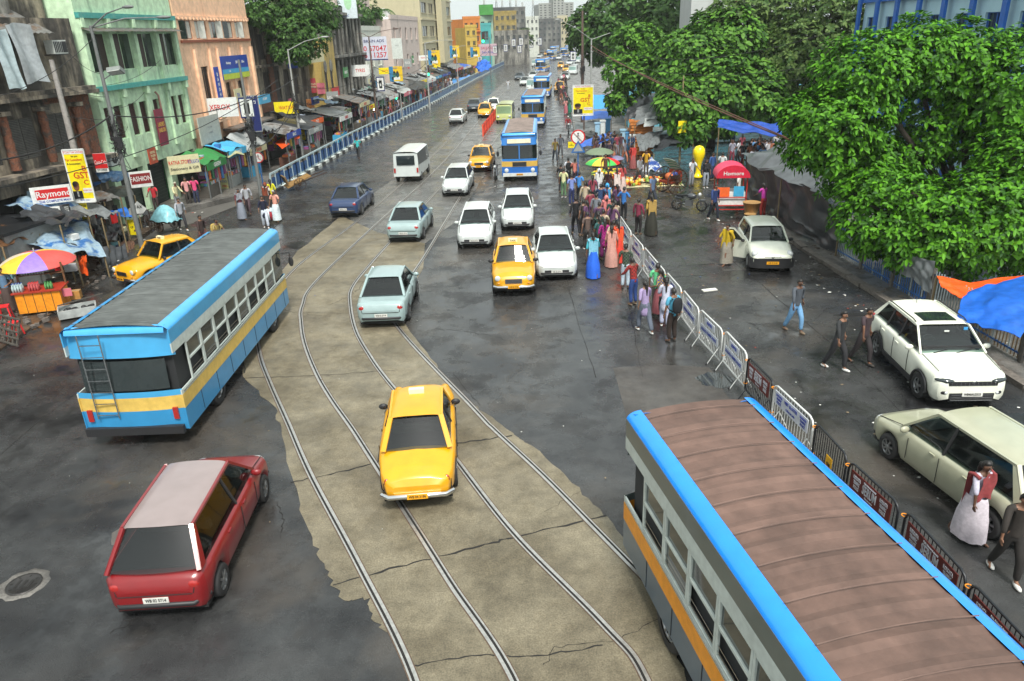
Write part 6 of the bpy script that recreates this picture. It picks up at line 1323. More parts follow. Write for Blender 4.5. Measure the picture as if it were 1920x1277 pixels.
noped(1084, 257, 352, 13, 'round red ringed no walking sign above the waiting crowd', True); noped(497, 295, 372, 9, 'round red ringed no walking sign by the grey poster pole')

# ================================================================ tarpaulins, stalls, awnings
def surf(label, ctrl, m, wr=.10, seed=0, poles=(), name='tarpaulin', cat='tarpaulin', nu=26, nv=18, group=None, polem=None):
    """a cloth through a net of points, wrinkled, with its tent poles"""
    ctrl = [[Vector(p) for p in row] for row in ctrl]; o = sum((p for r in ctrl for p in r), Vector()) / sum(len(r) for r in ctrl); o.z = 0
    r = random.Random(seed); ph = [r.uniform(0, 6.3) for _ in range(8)]; kx = r.uniform(5, 8); ky = r.uniform(5, 8)
    def f(u, v, off=0):
        nr, nc = len(ctrl) - 1, len(ctrl[0]) - 1; y = min(v * nr, nr - 1e-6); x = min(u * nc, nc - 1e-6); i, j = int(y), int(x); fy, fx = y - i, x - j
        p = ctrl[i][j].lerp(ctrl[i][j + 1], fx).lerp(ctrl[i + 1][j].lerp(ctrl[i + 1][j + 1], fx), fy)
        e = math.sin(u * kx * 2 + ph[0] + 2 * math.sin(v * ky + ph[1])) * .5 + math.sin(v * ky * 2.3 + ph[2] + u * 5) * .35 + math.sin((u + v) * 19 + ph[3]) * .22 + math.sin((u - v) * 31 + ph[4]) * .12
        e2 = math.sin(u * kx * 5 + ph[6] + 2 * math.sin(v * 4 + ph[7])) * .55 + math.sin(v * 9 + ph[5]) * .5 + math.sin(u * 53 + v * 11 + ph[1]) * .2 + math.sin(u * 23 - v * 17 + ph[2]) * .3
        return p - o + Vector((wr * e2 * .8, wr * .3 * e, wr * e + off))
    t = thing(name, label, cat, tuple(o), 0, group); b = MB(); b.grid(lambda u, v: f(u, v), nu, nv, m); b.grid(lambda u, v: f(u, v, -.012), nu, nv, m); b.build('cloth', t)
    for p in poles:
        p = Vector(p) - o; b = MB(); b.cyl((p.x, p.y, 0), (p.x, p.y, p.z), .035, polem or C('7a6a4c', .7), 6); b.build('pole', t)
    return t
BLKT = tarp('36383b'); GRYT = tarp('6c7071'); BLUT = tarp('1e5fc0'); NAVT = tarp('15357c'); ORGT = tarp('e0561e'); BWT = mat('blue_white_tarp', hexc('8fa6b4'), .4, var=.3, scale=1.3, bump=.5, bscale=3, col2=hexc('2f5f96'), mix=(.5, .58)); WHT = tarp('a2a6a4'); CYT = tarp('7fb6c0'); BR2 = tarp('6a4a30')
A = lambda x, y, Y: tuple(AT(x, y, Y))
# behind the fence of the side road
surf('big blue tarpaulin with a pale rim draped over the fence beside the sport utility car', [[A(1815, 545, 20.3), A(1870, 530, 20.6), A(1960, 512, 20.6)], [A(1800, 575, 18.9), A(1870, 560, 19.0), A(1960, 556, 18.6)], [A(1795, 600, 18.2), A(1850, 612, 17.4), A(1915, 634, 16.6)]], BLUT, .06, 1)
surf('orange cloth stretched behind the big blue tarpaulin', [[A(1757, 517, 21.4), A(1820, 530, 21.6), A(1960, 508, 21.5)], [A(1765, 538, 20.8), A(1808, 562, 20.5), A(1960, 525, 20.8)]], ORGT, .03, 2, poles=[A(1757, 517, 21.4)])
surf('grey plastic sheet hanging over the fence before the orange cloth', [[A(1672, 470, 24.2), A(1712, 480, 23.2), A(1752, 490, 22.2)], [A(1676, 505, 23.9), A(1712, 522, 22.9), A(1745, 556, 21.6)]], GRYT, .05, 3)
surf('grey black plastic roof of the long stall behind the white hatchback', [[(16.4, 41, 3.7), (16.4, 37, 4.0), (16.6, 33, 4.0), (16.2, 29, 3.4)], [(14.9, 41.3, 2.9), (14.8, 37, 3.3), (14.9, 33, 3.1), (14.8, 29, 2.8)], [(13.1, 41.4, 2.2), (12.9, 37, 2.3), (13.0, 33, 2.35), (13.3, 29, 2.1)]], mat('slate_tarp', hexc('54585a'), .33, var=.35, scale=1.2, bump=.6, bscale=2.5), .22, 4, poles=[(13.1, 41.3, 2.15), (12.95, 35, 2.2), (13.3, 29.1, 2.0)], nu=60, nv=34)
surf('black plastic side sheet hanging in folds under the long stall roof', [[(13.15, 41.3, 2.15), (12.95, 37, 2.25), (13.05, 33, 2.3), (13.35, 29, 2.05)], [(13.2, 41.0, .9), (13.3, 37, .7), (13.0, 33, .9), (13.6, 29, .7)], [(12.9, 41.0, .15), (13.0, 37, .14), (12.9, 33, .2), (13.4, 29, .15)]], BLKT, .16, 5, nu=50, nv=24)
surf('low black sheet covering goods behind the pink canopied cart', [[A(1420, 402, 40.5), A(1455, 398, 39.5), A(1486, 404, 38.5)], [A(1425, 418, 39), A(1460, 420, 37.6), A(1490, 426, 36.5)]], BLKT, .1, 6)
surf('dark sagging sheet strung above the far end of the long stall', [[A(1430, 318, 46), A(1465, 308, 44), A(1500, 305, 42)], [A(1425, 332, 45), A(1465, 325, 43), A(1496, 330, 41)]], BR2, .08, 7, poles=[A(1430, 320, 46)])
# plaza market
surf('deep blue awning of the market hall under the trees', [[A(1345, 226, 50), A(1420, 230, 50), A(1490, 228, 49)], [A(1348, 240, 47.6), A(1420, 250, 47.2), A(1488, 258, 46.6)]], tarp('1a46a0'), .12, 8, poles=[A(1348, 240, 47.6), A(1488, 258, 46.6)])
surf('peaked dark grey tent nearest the road among the plaza stalls', [[A(1178, 190, 64), A(1215, 172, 65), A(1255, 176, 65)], [A(1175, 205, 61), A(1210, 195, 61), A(1245, 190, 62)], [A(1172, 225, 60), A(1190, 222, 60), A(1240, 205, 61)]], BLKT, .12, 9, poles=[A(1173, 222, 60)])
surf('pale grey sloping tarpaulin between the peaked tent and the bamboo pole', [[A(1195, 200, 60), A(1235, 188, 61), A(1300, 200, 60)], [A(1190, 235, 57), A(1235, 220, 57), A(1300, 228, 57)]], GRYT, .15, 10, poles=[A(1190, 235, 57)])
surf('white tarpaulin patch lying on the pale grey one', [[A(1210, 222, 57.5), A(1260, 212, 58)], [A(1206, 238, 56), A(1262, 228, 56.4)]], WHT, .07, 11)
surf('blackish lean to roof over the stalls by the bamboo pole', [[A(1230, 250, 57), A(1270, 244, 57), A(1330, 240, 57)], [A(1226, 288, 53), A(1265, 268, 54), A(1330, 262, 54)]], BLKT, .1, 12, poles=[A(1226, 288, 53), A(1300, 266, 54)])
surf('grey lean to roof touching the road side of the blackish one', [[A(1190, 252, 56), A(1240, 246, 57)], [A(1200, 284, 53), A(1236, 272, 54)]], GRYT, .1, 13)
surf('bright blue awning behind the striped umbrella', [[A(1085, 268, 60), A(1110, 258, 61), A(1146, 248, 61)], [A(1092, 276, 57), A(1118, 272, 57), A(1142, 262, 57)]], BLUT, .05, 14, poles=[A(1142, 262, 57)])
surf('grey white roof sheet below the second yellow tax sign', [[A(1078, 230, 66), A(1130, 226, 67)], [A(1080, 250, 62), A(1130, 240, 63)]], GRYT, .06, 15, poles=[A(1130, 240, 63)])
surf('blue roof sheet just above the grey white one', [[A(1090, 210, 70), A(1148, 207, 71)], [A(1092, 224, 66), A(1146, 222, 67)]], BLUT, .06, 16, poles=[A(1146, 222, 67)])
surf('blue cloth wall of a stall beside the road far behind the tax sign', [[A(1112, 178, 80), A(1140, 178, 80)], [A(1112, 205, 78), A(1142, 203, 78)]], C('3f8fc8', .5), .05, 17)
for i, (x, y, Y, c) in enumerate(((1120, 232, 62, '8fb4c8'), (1130, 228, 62, 'c8ccc8'), (1140, 225, 63, '4f8fc0'), (1168, 245, 58, '8fb4c8'), (1178, 250, 58, '4f8fc0'), (1186, 255, 57, 'c2c8c8'))):
    p = AT(x, y, Y); b = MB(); b.b2((-.18, -.1, 0), (.18, .1, p.z), C(c, .6)); b.b2((-.24, -.15, p.z), (.24, .15, p.z + .12), C(c, .6)); tag(b.build('stall_column', loc=(p.x, Y, 0)), 'painted blue and white square column among the plaza stalls', 'column', 'painted columns of the market')
# left verge: crumpled tarpaulin roofs and the kiosk
surf('crumpled blue and white tarpaulin roof over the verge stalls', [[A(20, 420, 33), A(80, 408, 34), A(150, 398, 35.5)], [A(30, 445, 30.5), A(90, 430, 31.2), A(170, 425, 33)], [A(95, 478, 28.5), A(140, 476, 29.2), A(196, 482, 30.5)]], BWT, .14, 21, poles=[A(196, 482, 30.5), A(140, 476, 29.2)])
surf('white and grey crumpled roof sheet at the picture edge', [[A(-40, 408, 33), A(40, 402, 34)], [A(-40, 440, 30), A(62, 438, 31)]], WHT, .12, 22)
surf('charcoal plastic roof sheet by the foot of the concrete pole', [[A(165, 408, 36), A(225, 420, 36.5)], [A(180, 440, 33.5), A(222, 452, 34)]], BLKT, .12, 23, poles=[A(222, 452, 34)])
surf('black plastic side wall hanging behind the parked yellow taxi', [[A(182, 462, 32.5), A(236, 458, 34)], [A(190, 500, 31.8), A(238, 498, 33.3)], [A(200, 528, 31.5), A(236, 530, 32.5)]], BLKT, .12, 24)
surf('tent like black sheet leaning on the tall lamp foot', [[A(268, 395, 40.5), A(282, 395, 41.5)], [A(266, 430, 39.0), A(298, 425, 40.5)], [A(268, 462, 38.2), A(312, 452, 39.5)]], BLKT, .08, 25)
surf('small bright blue corrugated roof behind the yellow arrow notice', [[A(192, 398, 37.5), A(236, 388, 38.3)], [A(188, 402, 36.3), A(250, 408, 36.8)]], C('2f6fc8', .4), .02, 26, poles=[A(188, 402, 36.3), A(250, 408, 36.8)], name='tin_roof', cat='roof sheet')
surf('brown plank heap leaning behind the parked yellow taxi', [[A(222, 455, 35), A(250, 450, 36)], [A(226, 485, 33.4), A(254, 480, 34.6)]], mat('rusty_planks', (.16, .075, .04), .8, var=.5, scale=6), .05, 27, name='plank_heap', cat='planks')
surf('dark blue torn sheet over the stall beside the cola sign', [[A(180, 322, 39), A(240, 320, 40)], [A(186, 340, 37), A(236, 338, 38)]], tarp('2f4a66'), .1, 28, poles=[A(236, 338, 38)])
surf('pale tin awning over the stall front beneath the red shop sign', [[A(196, 352, 40), A(244, 346, 41)], [A(200, 372, 38), A(252, 366, 39)]], TIN, .04, 29, poles=[A(252, 366, 39)], name='tin_roof', cat='roof sheet')
t = thing('kiosk', 'dark roofed metal kiosk with grey white sides on the verge by the derelict house', 'kiosk', (-22.0, 30.5, .06), R(-10)); b = MB(); b.b2((-3.4, -1.4, 0), (2.6, 1.6, 2.3), SGREY); b.build('wall', t); b = MB(); b.b2((-3.6, -1.6, 2.3), (2.8, 1.8, 2.42), SBLK); b.build('roof', t); b = MB(); b.b2((-2.2, -1.43, .2), (.2, -1.405, 1.9), SWH); b.build('shutter', t)
t = thing('green_kiosk', 'bright green painted tin kiosk with a louvred door before the green house', 'kiosk', tuple(G(300, 372, .06)), R(28)); b = MB(); b.b2((-1.1, -.8, 0), (1.1, .8, 2.5), SGRN); b.build('wall', t); b = MB(); b.box((0, -.1, 2.58), (2.6, 2.2, .06), TIN, rx=R(5)); b.build('roof', t)
b = MB()
for k in range(14): b.b2((-.85, -.84, .2 + k * .15), (.85, -.805, .27 + k * .15), C('1f8a3f', .5))
b.build('door', t); b = MB(); b.b2((1.103, -.6, .9), (1.13, .5, 2.0), C('1b5a34', .5)); b.build('side_panel', t)
# the clutter of low roofs and hung things between the kiosk and the drinks stall
r = random.Random(12)
for i, (x, y, z, w_, d_, cm, nm) in enumerate([(-20.2, 29.2, 2.1, 2.4, 1.6, BR2, 'brown'), (-19.4, 31.6, 2.3, 2.2, 1.8, BLKT, 'black'), (-20.6, 33.2, 2.5, 2.2, 2.0, BWT, 'blue and white'), (-18.9, 33.8, 2.0, 1.6, 1.6, GRYT, 'grey'), (-21.3, 26.6, 2.2, 2.6, 1.8, WHT, 'whitish'), (-19.9, 35.8, 2.3, 2.0, 1.8, TIN, 'rusty tin'), (-21.6, 37.2, 2.7, 2.4, 1.8, tarp('2f5f9a'), 'faded blue'), (-18.6, 30.2, 1.3, 1.0, 1.2, BLKT, 'low black'), (-20.9, 24.4, 2.2, 2.4, 1.8, tarp('5a7a8a'), 'slate blue')]):
    surf('%s patched sheet roof among the verge stalls' % nm, [[(x - d_ / 2, y - w_ / 2, z + .4), (x - d_ / 2, y + w_ / 2, z + .5)], [(x + d_ / 2, y - w_ / 2, z), (x + d_ / 2, y + w_ / 2, z - .1)]], cm, .16, 90 + i, poles=[(x + d_ / 2, y - w_ / 2, z), (x + d_ / 2, y + w_ / 2, z - .1)], nu=20, nv=14)
b = MB()
for k in range(120):
    x, y, s_ = r.uniform(-21.5, -18.2), r.uniform(24.5, 37), r.uniform(.12, .4); b.box((x, y, r.choice([.25, .6, 1.0, 1.5]) + r.uniform(-.1, .2)), (s_, s_ * r.uniform(.4, 1.2), s_ * r.uniform(.5, 1.4)), r.choice([SBLK, SBLK, WOODG, SGREY, SWH, SNAVY, SRED, SORG, SCRM, BR2, CYT]), rz=r.uniform(0, 3))
tag(b.build('stall_goods'), 'jumble of boxes, cloths and wares under the verge stall roofs', 'goods', kind='stuff')
# umbrellas
def umbrella(label, px, py, Y, rpx, cols, ground_z=0, tilt=0):
    c = AT(px, py, Y); r_ = rpx * math.sqrt(c.x ** 2 + Y * Y) / F_PX; t = thing('stall_umbrella', label, 'umbrella', (c.x, Y, ground_z)); z = c.z - ground_z; n = len(cols) * 4; b = MB()
    for sgn in (0, -.015):
        b.grid(lambda u, v: (math.cos(u * 6.2832) * r_ * math.sin(v * 1.25) / math.sin(1.25) * (1 - .035 * (1 - abs(((u * len(cols)) % 1) * 2 - 1))), math.sin(u * 6.2832) * r_ * math.sin(v * 1.25) / math.sin(1.25), z + r_ * .40 * (math.cos(v * 1.4) - math.cos(1.4)) - r_ * .1 + sgn), n, 8, None, True, mf=lambda i, j: cols[i // 4])
    b.build('canopy', t); b = MB(); b.cyl((0, 0, 0), (0, 0, z + r_ * .34), .028, POLEL, 8); b.build('pole', t)
    b = MB()
    for k in range(8): a = k * .785; b.bar((0, 0, z + r_ * .22), (math.cos(a) * r_ * .93, math.sin(a) * r_ * .93, z - r_ * .1 + .01), .012, .012, POLE)
    b.build('ribs', t); return t
UP_, UR, UY = C('8a6fc0', .5), C('cc4f48', .5), C('d9b43a', .5); UG = C('3fae4a', .5); UR2 = C('d8262a', .5); UO = C('6b7a62', .6)
umbrella('faded purple, red and yellow umbrella over the bottle stall on the verge', 68, 487, 27.3, 57, [UR, UY, UP_, UR, C('c8bca8', .5), UY, UP_, UR][::1], .06)
umbrella('yellow, green and red beach umbrella over the fruit seller', 1130, 303, 49.5, 32, [UR2, UG, UY, UY, UG, UY, UG, UR2, ][::1])
umbrella('dull olive umbrella just behind the striped one', 1124, 284, 53, 27, [UO, UO])
umbrella('grey violet umbrella beyond the fruit seller', 1152, 296, 53.5, 18, [C('7a7a98', .5)] * 2)
# --- the bottle stall
p = G(88, 582, .06); t = thing('drink_stall', 'orange plank drinks counter under the faded umbrella', 'stall', tuple(p), R(14)); OR2 = mat('orange_planks', hexc('e08a12'), .55, var=.25, scale=3)
b = MB(); b.b2((-.75, -.45, .1), (.75, .45, .85), OR2)
for k in range(6): b.b2((-.75 + k * .3 - .008, -.46, .1), (-.75 + k * .3 + .008, -.449, .85), BLKPL)
b.build('counter', t); b = MB(); b.b2((-.82, -.52, .85), (.82, .5, .9), C('9c2f1c', .5)); b.build('counter_top', t)
b = MB(); b.b2((-.8, .3, .9), (-.74, .36, 1.7), BR2); b.b2((.74, .3, .9), (.8, .36, 1.7), BR2); b.b2((-.8, .28, 1.3), (.8, .5, 1.33), BR2); b.build('shelf', t)
def bottles(label, x, y, z, nx, ny, col, cap, h=.26):
    q = t.matrix_basis @ Vector((x, y, z)) if False else Vector(t.location) + Vector((x * math.cos(R(14)) - y * math.sin(R(14)), x * math.sin(R(14)) + y * math.cos(R(14)), z))
    g = thing('bottle_pack', label, 'bottles', tuple(q), R(14))
    for i in range(nx):
        for j in range(ny):
            b = MB(); b.lathe([(0, 0), (.038, .0), (.04, h * .6), (.015, h * .85), (.015, h)], col, 9, c=(i * .09, j * .09, 0)); b.cyl((i * .09, j * .09, h), (i * .09, j * .09, h + .02), .018, cap, 6); b.build('bottle', g)
CL = C('b4c8c8', .2); bottles('clear water bottles at the end of the orange counter', -.75, -.4, .9, 4, 3, CL, SBLUE, .3); bottles('red capped bottles stacked in the middle of the orange counter', -.22, -.4, .9, 4, 3, C('c05a5a', .3), UR2, .28); bottles('green bottles beside the red capped bottles', .3, -.35, .9, 3, 2, C('5a9a5a', .3), SGRN, .26); bottles('pale bottles standing on the shelf over the counter', -.6, .34, 1.33, 9, 1, CL, SRED, .24)
for lab, px, py, z, d, c in (('white and blue water carton beside the orange counter', 52, 560, .5, (.55, .35, .32), SWH), ('pink paper notice stuck at the counter corner', 125, 548, .75, (.34, .03, .3), SPNK), ('brown cardboard box behind the pink notice', 142, 552, .55, (.35, .3, .3), C('a8783a', .7)), ('pale plastic stool against the poles by the drinks stall', 134, 500, .9, (.45, .4, .3), C('a9acb0', .5))):
    g = G(px, py, z); b = MB(); b.box((0, 0, 0), d, c); b.box((0, 0, d[2] / 2 + .004), (d[0] * .98, d[1] * .3, .008), C('8c7a60', .7)); tag(b.build('carton', loc=tuple(g), rz=.25), lab, 'box')
t = thing('crate_cart', 'white shallow crate with a dark load and a wooden handle before the drinks stall', 'crate', tuple(G(148, 590, .06)), R(28)); b = MB()
for a, q in (((-.6, -.35), (.6, -.35)), ((.6, -.35), (.6, .35)), ((.6, .35), (-.6, .35)), ((-.6, .35), (-.6, -.35))): b.bar((*a, .18), (*q, .18), .04, .3, WHT)
b.b2((-.6, -.35, .04), (.6, .35, .08), WHT); b.build('tray', t); b = MB()
for k in range(26): b.ell((rnd.uniform(-.5, .5), rnd.uniform(-.28, .28), .2), (.1, .08, .07), SBLK, 7, 5)
b.build('load', t); b = MB(); b.bar((-.6, .2, .4), (.9, .5, .5), .04, .04, WOODG); b.build('handle', t)
for i, (px, py, h) in enumerate(((30, 630, .5), (14, 600, .55), (8, 575, .6))):
    g = G(px, py, .06); t = thing('plastic_stool', 'red plastic stool at the picture edge on the muddy verge', 'stool', tuple(g), i * .4, 'red stools on the verge'); b = MB(); b.b2((-.17, -.17, h - .04), (.17, .17, h), UR2); b.build('seat', t)
    for sx in (-1, 1):
        for sy in (-1, 1): b = MB(); b.bar((sx * .19, sy * .19, 0), (sx * .14, sy * .14, h - .04), .045, .03, UR2); b.build('leg', t)
t = thing('wooden_rack', 'wooden slatted crate rack leaning at the picture edge beside a red stool', 'rack', tuple(G(16, 648, .06)), R(-30)); b = MB()
for k in range(5): b.bar((-.5 + k * .25, 0, .05), (-.5 + k * .25, .35, .9), .05, .04, WOODG); b.bar((-.6, .07 * k, .1 + .2 * k), (.6, .07 * k, .1 + .2 * k), .04, .05, WOODG)
b.build('slats', t)
g = AT(155, 490, 29.6); sheet_ = surf('orange cloth hung on the poles by the drinks stall', [[A(146, 480, 29.6), A(160, 478, 29.6)], [A(150, 512, 29.5), A(166, 515, 29.4)]], ORGT, .06, 31, name='hung_cloth', cat='cloth', nu=10, nv=10)
# --- shop fronts and stalls in the row along the pavement, front to back
rowc = [(46.2, 49.4, 'GREEN', SGRN, 'dark shop stall with a green fascia', SGRN), (49.8, 53.0, 'MOBILE', SCY, 'stall with a sky blue fascia', SCY), (53.4, 57, 'SHOES', WHT, 'stall with an arched pale canopy', SCRM), (57.4, 61, 'BAGS', NAVT, 'stall with a navy canopy and blue boards', SBLUE), (61.4, 65.4, 'CLOTHS', BLKT, 'stall with a sooty flat canopy', SGREY), (65.8, 70, 'TOYS', BLUT, 'stall with a bright blue canopy', SORG),
        (70.4, 75, 'SAREES', TIN, 'stall with a tin canopy and grey boards', SWH), (75.4, 80, 'JUICE', NAVT, 'painted stall with a dark blue roof', C('7a8a5c', .6)), (80.4, 85, 'BOOKS', TIN, 'stall with rusty tin over a green door', SCRM), (85.4, 90, 'SWEETS', NAVT, 'lit sweet stall with a navy awning', SYEL), (90.4, 95, 'FOOD', TIN, 'stall with two bent tin sheets', SGREY), (95.4, 101, 'TEA', BLUT, 'tea stall with a bright blue awning', SWH),
        (101.4, 108, 'SHOP', WHT, 'stall with a whitish awning', SPNK), (108.4, 116, 'HOTEL', TIN, 'long stall with grey tin roof', SGREY), (116.4, 124, 'STORE', BLKT, 'long stall with black roof and yellow stripe', SYEL), (124.4, 133, 'SHOP', WHT, 'long stall with silver sheet roof', SWH), (133.4, 143, 'MART', TIN, 'long low stall with tin roof', SCY), (143.4, 154, 'SHOP', BLUT, 'far stall with blue sheet roof', SBLUE), (154.4, 166, 'SHOP', GRYT, 'far stall with grey sheet roof', SRED), (166.4, 180, 'SHOP', BLUT, 'far stall with bright blue sheet', SWH), (180.4, 196, 'SHOP', BLKT, 'far stall with black sheet', SPNK)]
placew = ['by the grey poster pole', 'behind the no walking sign', 'below the peach house', 'below the far end of the peach house', 'beside the dark ruin', 'under the dark glossy tree', 'in front of the dark ruin', 'below the orange food sign', 'below the hotel', 'in front of the arched mansion', 'past the arched mansion door', 'near the dark two armed pole', 'under the telephone number billboard', 'below the white house', 'before the pale pink house', 'by the pink house end', 'at the foot of the beige block', 'past the first signal pole', 'before the orange house', 'before the turquoise house', 'at the street bend']
PTIN = mat('pale_tin', (.3, .3, .29), .5, .3, var=.4, scale=1.4, col2=(.12, .1, .085), mix=(.5, .6))
GOODS = [C(h, .6) for h in ('b84a3a', '3a6fa8', 'c8a040', 'b8b8b0', '3f7a5a', '8a4a7a', 'd87a3a', '5a5f66', 'a8b4c4', 'c87a90')]
for i, (y0, y1, word, cm, desc, fc) in enumerate(rowc):
    B = Bp(y0, y1, 1.0); r = random.Random(i + 50); dp = (r.uniform(1.9, 3.4) if i > 2 else 1.4); cm = cm if i < 3 or r.random() < .45 else [TIN, BLKT, GRYT, PTIN][i % 4]; sl = r.uniform(.2, 1.0); t = thing('street_stall', desc + ' ' + placew[i], 'stall', tuple(B.P0 + Vector((0, 0, .13))), 0, 'stalls in the row before the houses'); Lb = B.L; zf = 2.35 + r.uniform(-.3, .5)
    b = MB(); ph = r.uniform(0, 6)
    b.grid(lambda u, v: B.T(-.15 + (Lb + .3) * u, dp * v, zf + sl - sl * v + .10 * math.sin(u * 14 + ph) * math.sin(u * 3 + i) + .05 * math.sin(v * 5 + u * 6)), 18, 8, cm); b.grid(lambda u, v: B.T(-.15 + (Lb + .3) * u, dp * v, zf + sl - .015 - sl * v + .10 * math.sin(u * 14 + ph) * math.sin(u * 3 + i) + .05 * math.sin(v * 5 + u * 6)), 18, 8, cm); part(b, 'canopy', t)
    for a in (0, Lb / 2, Lb):
        b = MB(); b.cyl(B.T(a, dp - .05, .13), B.T(a, dp - .05, zf - .02), .04, POLE, 6); part(b, 'post', t)
    b = MB(); B.box(b, .1, Lb - .1, -.2, -.05, .13, zf + .5, SBLK); part(b, 'back_wall', t)
    b = MB(); B.box(b, .2, Lb * .62, dp - .9, dp - .15, .13, .85, [WOODG, SGREY, SCY, C('5c3a2c', .6)][i % 4]); part(b, 'counter', t)
    b = MB(); B.box(b, .15, Lb * .95, dp - .02, dp + .04, zf - .45, zf - .02, fc); part(b, 'fascia', t)
    b = MB(); b.text(word, .34, facing(B.T(Lb * .5, dp + .05, zf - .24), B.u, (0, 0, 1)), SWH if fc not in (SWH, SCRM, SYEL) else SRED); part(b, 'lettering', t)
    b = MB()
    for k in range(34): a = r.uniform(.3, Lb * .6); s_ = r.uniform(.06, .16); B.box(b, a, a + s_ * 1.6, dp - .8 + r.uniform(0, .4), dp - .4 + r.uniform(0, .2), .86, .86 + s_ * 1.5, r.choice(GOODS))
    for k in range(26): a = r.uniform(.2, Lb - .5); z = r.uniform(1.0, zf - .1); B.box(b, a, a + r.uniform(.15, .45), .0 + r.uniform(0, .5), .52 + r.uniform(0, .4), z, z + r.uniform(.2, .6), r.choice(GOODS))
    for k in range(7): a = Lb * (k + .3) / 7; B.box(b, a, a + r.uniform(.18, .34), dp - .20, dp - .14, zf - 1.2 + r.uniform(-.2, .2), zf - .5, r.choice(GOODS))
    o = part(b, 'goods', t); o['kind'] = 'stuff'
BULB = mat('lit_bulb', (1, .93, .8), .4, var=0, emit=14)
for i, (px, py, Y) in enumerate(((633, 224, 86), (701, 205, 98), (733, 204, 99), (725, 214, 98))):
    b = MB(); b.ell((0, 0, 0), .14, BULB, 8, 6); b.cyl((0, 0, .12), (0, 0, .5), .012, BLKPL, 5); tag(b.build('hanging_bulb', loc=A(px, py, Y)), 'lit white bulb hanging under a stall awning', 'lamp', 'lit bulbs of the stalls')
# loose awnings and orange cloths
surf('bright orange square cloth tilted over a stall by the peach house', [[A(516, 268, 58), A(531, 256, 59.5)], [A(529, 279, 56), A(543, 270, 57.5)]], ORGT, .02, 41, name='awning', cat='awning', nu=8, nv=8); surf('second orange cloth with a white corner above the first', [[A(542, 248, 61), A(560, 240, 62)], [A(552, 262, 59), A(562, 258, 60)]], ORGT, .02, 42, name='awning', cat='awning', nu=8, nv=8)
surf('arched cream canopy over a shop door near the pale yellow notice board', [[A(424, 292, 50.5), A(440, 280, 51.5), A(456, 288, 52)], [A(428, 296, 49), A(444, 287, 49.6), A(460, 292, 50.4)]], tarp('b9b98c'), .02, 43, name='awning', cat='awning', nu=10, nv=6)
surf('blue cloth mound roof past the ochre posters', [[A(893, 118, 150), A(918, 112, 155)], [A(895, 134, 146), A(918, 128, 150)]], BLUT, .4, 44); surf('bright blue curved bus shelter roof touching the railing', [[A(848, 152, 152), A(880, 140, 165)], [A(852, 164, 148), A(886, 152, 160)]], tarp('3a7fc0'), .1, 45)
surf('long black awning with a yellow stripe near the pink house', [[A(766, 148, 112), A(802, 155, 112)], [A(770, 168, 106), A(800, 166, 106)]], tarp('26282a'), .1, 46); surf('green and grey sloping tin roof under the billboard', [[A(676, 150, 100), A(700, 165, 100)], [A(678, 178, 94), A(706, 186, 94)]], mat('green_tin', (.08, .2, .15), .6, .2, var=.4, scale=1.5, col2=(.3, .3, .29), mix=(.45, .55)), .05, 47, name='tin_roof', cat='roof sheet')
surf('pale tin sheets over the food stalls past the dark ruin', [[A(610, 192, 88), A(640, 180, 90), A(690, 186, 92)], [A(608, 200, 84), A(642, 196, 84), A(690, 198, 86)]], mat('pale_tin', (.3, .3, .29), .5, .3, var=.3, scale=1.4), .08, 48, name='tin_roof', cat='roof sheet')
# street furniture of the plaza: crates, cart, rickshaw, balloon
t0 = G(1203, 292); WD = mat('new_wood', hexc('c47a3a'), .6, var=.25, scale=5)
for k in range(13):
    c = thing('wooden_crate', 'flat orange wooden crate in the tall stack among the plaza stalls', 'crate', (t0.x + rnd.uniform(-.1, .1), t0.y + .5, .02 + k * .2), rnd.uniform(-.15, .15), 'stacked wooden crates'); b = MB()
    for s in (-1, 1): b.b2((-.85, s * .4 - .02, .02), (.85, s * .4 + .02, .17), WD); b.b2((s * .83 - .02, -.38, .02), (s * .83 + .02, .38, .17), WD)
    b.b2((-.84, -.39, 0), (.84, .39, .02), WD); b.build('slats', c)
def cartwheel(parent, x, y, r_, m, n=12, name='wheel'):
    b = MB(); b.M = Matrix.Translation((x, y, r_)) @ Matrix.Rotation(math.pi / 2, 4, 'Y'); b.lathe([(r_, -.025), (r_, .025), (r_ * .93, .025), (r_ * .93, -.025), (r_, -.025)], m, 28); b.cyl((0, 0, -.1), (0, 0, .1), r_ * .1, m, 10)
    for k in range(n): a = 6.283 * k / n; b.bar((0, 0, 0), (math.cos(a) * r_ * .95, math.sin(a) * r_ * .95, 0), .03, .03, m)
    b.build(name, parent)
DW = C('3a2a20', .5)
rk = thing('hand_rickshaw', 'hand pulled rickshaw with tall spoked wheels and a green striped hood', 'rickshaw', tuple(G(1256, 362)), R(-62)); cartwheel(rk, -.62, 0, .74, DW, 14); cartwheel(rk, .62, 0, .74, DW, 14)
b = MB(); b.b2((-.48, -.35, .62), (.48, .4, .74), C('8c3a24', .5)); b.b2((-.5, .3, .74), (.5, .42, 1.3), C('a83c20', .5)); b.b2((-.5, -.4, .9), (-.44, .4, 1.1), DW); b.b2((.44, -.4, .9), (.5, .4, 1.1), DW); b.build('seat', rk)
b = MB(); b.tube([(-.35, .3, .68), (-.36, -.6, .62), (-.3, -2.0, .85)], .03, DW, 6); b.tube([(.35, .3, .68), (.36, -.6, .62), (.3, -2.0, .85)], .03, DW, 6); b.bar((-.3, -1.95, .84), (.3, -1.95, .84), .04, .04, DW); b.cyl((-.62, 0, .74), (.62, 0, .74), .03, DW, 6); b.build('shafts', rk)
GS = [C('4aa07a', .6), C('c4cec4', .6)]; b = MB()
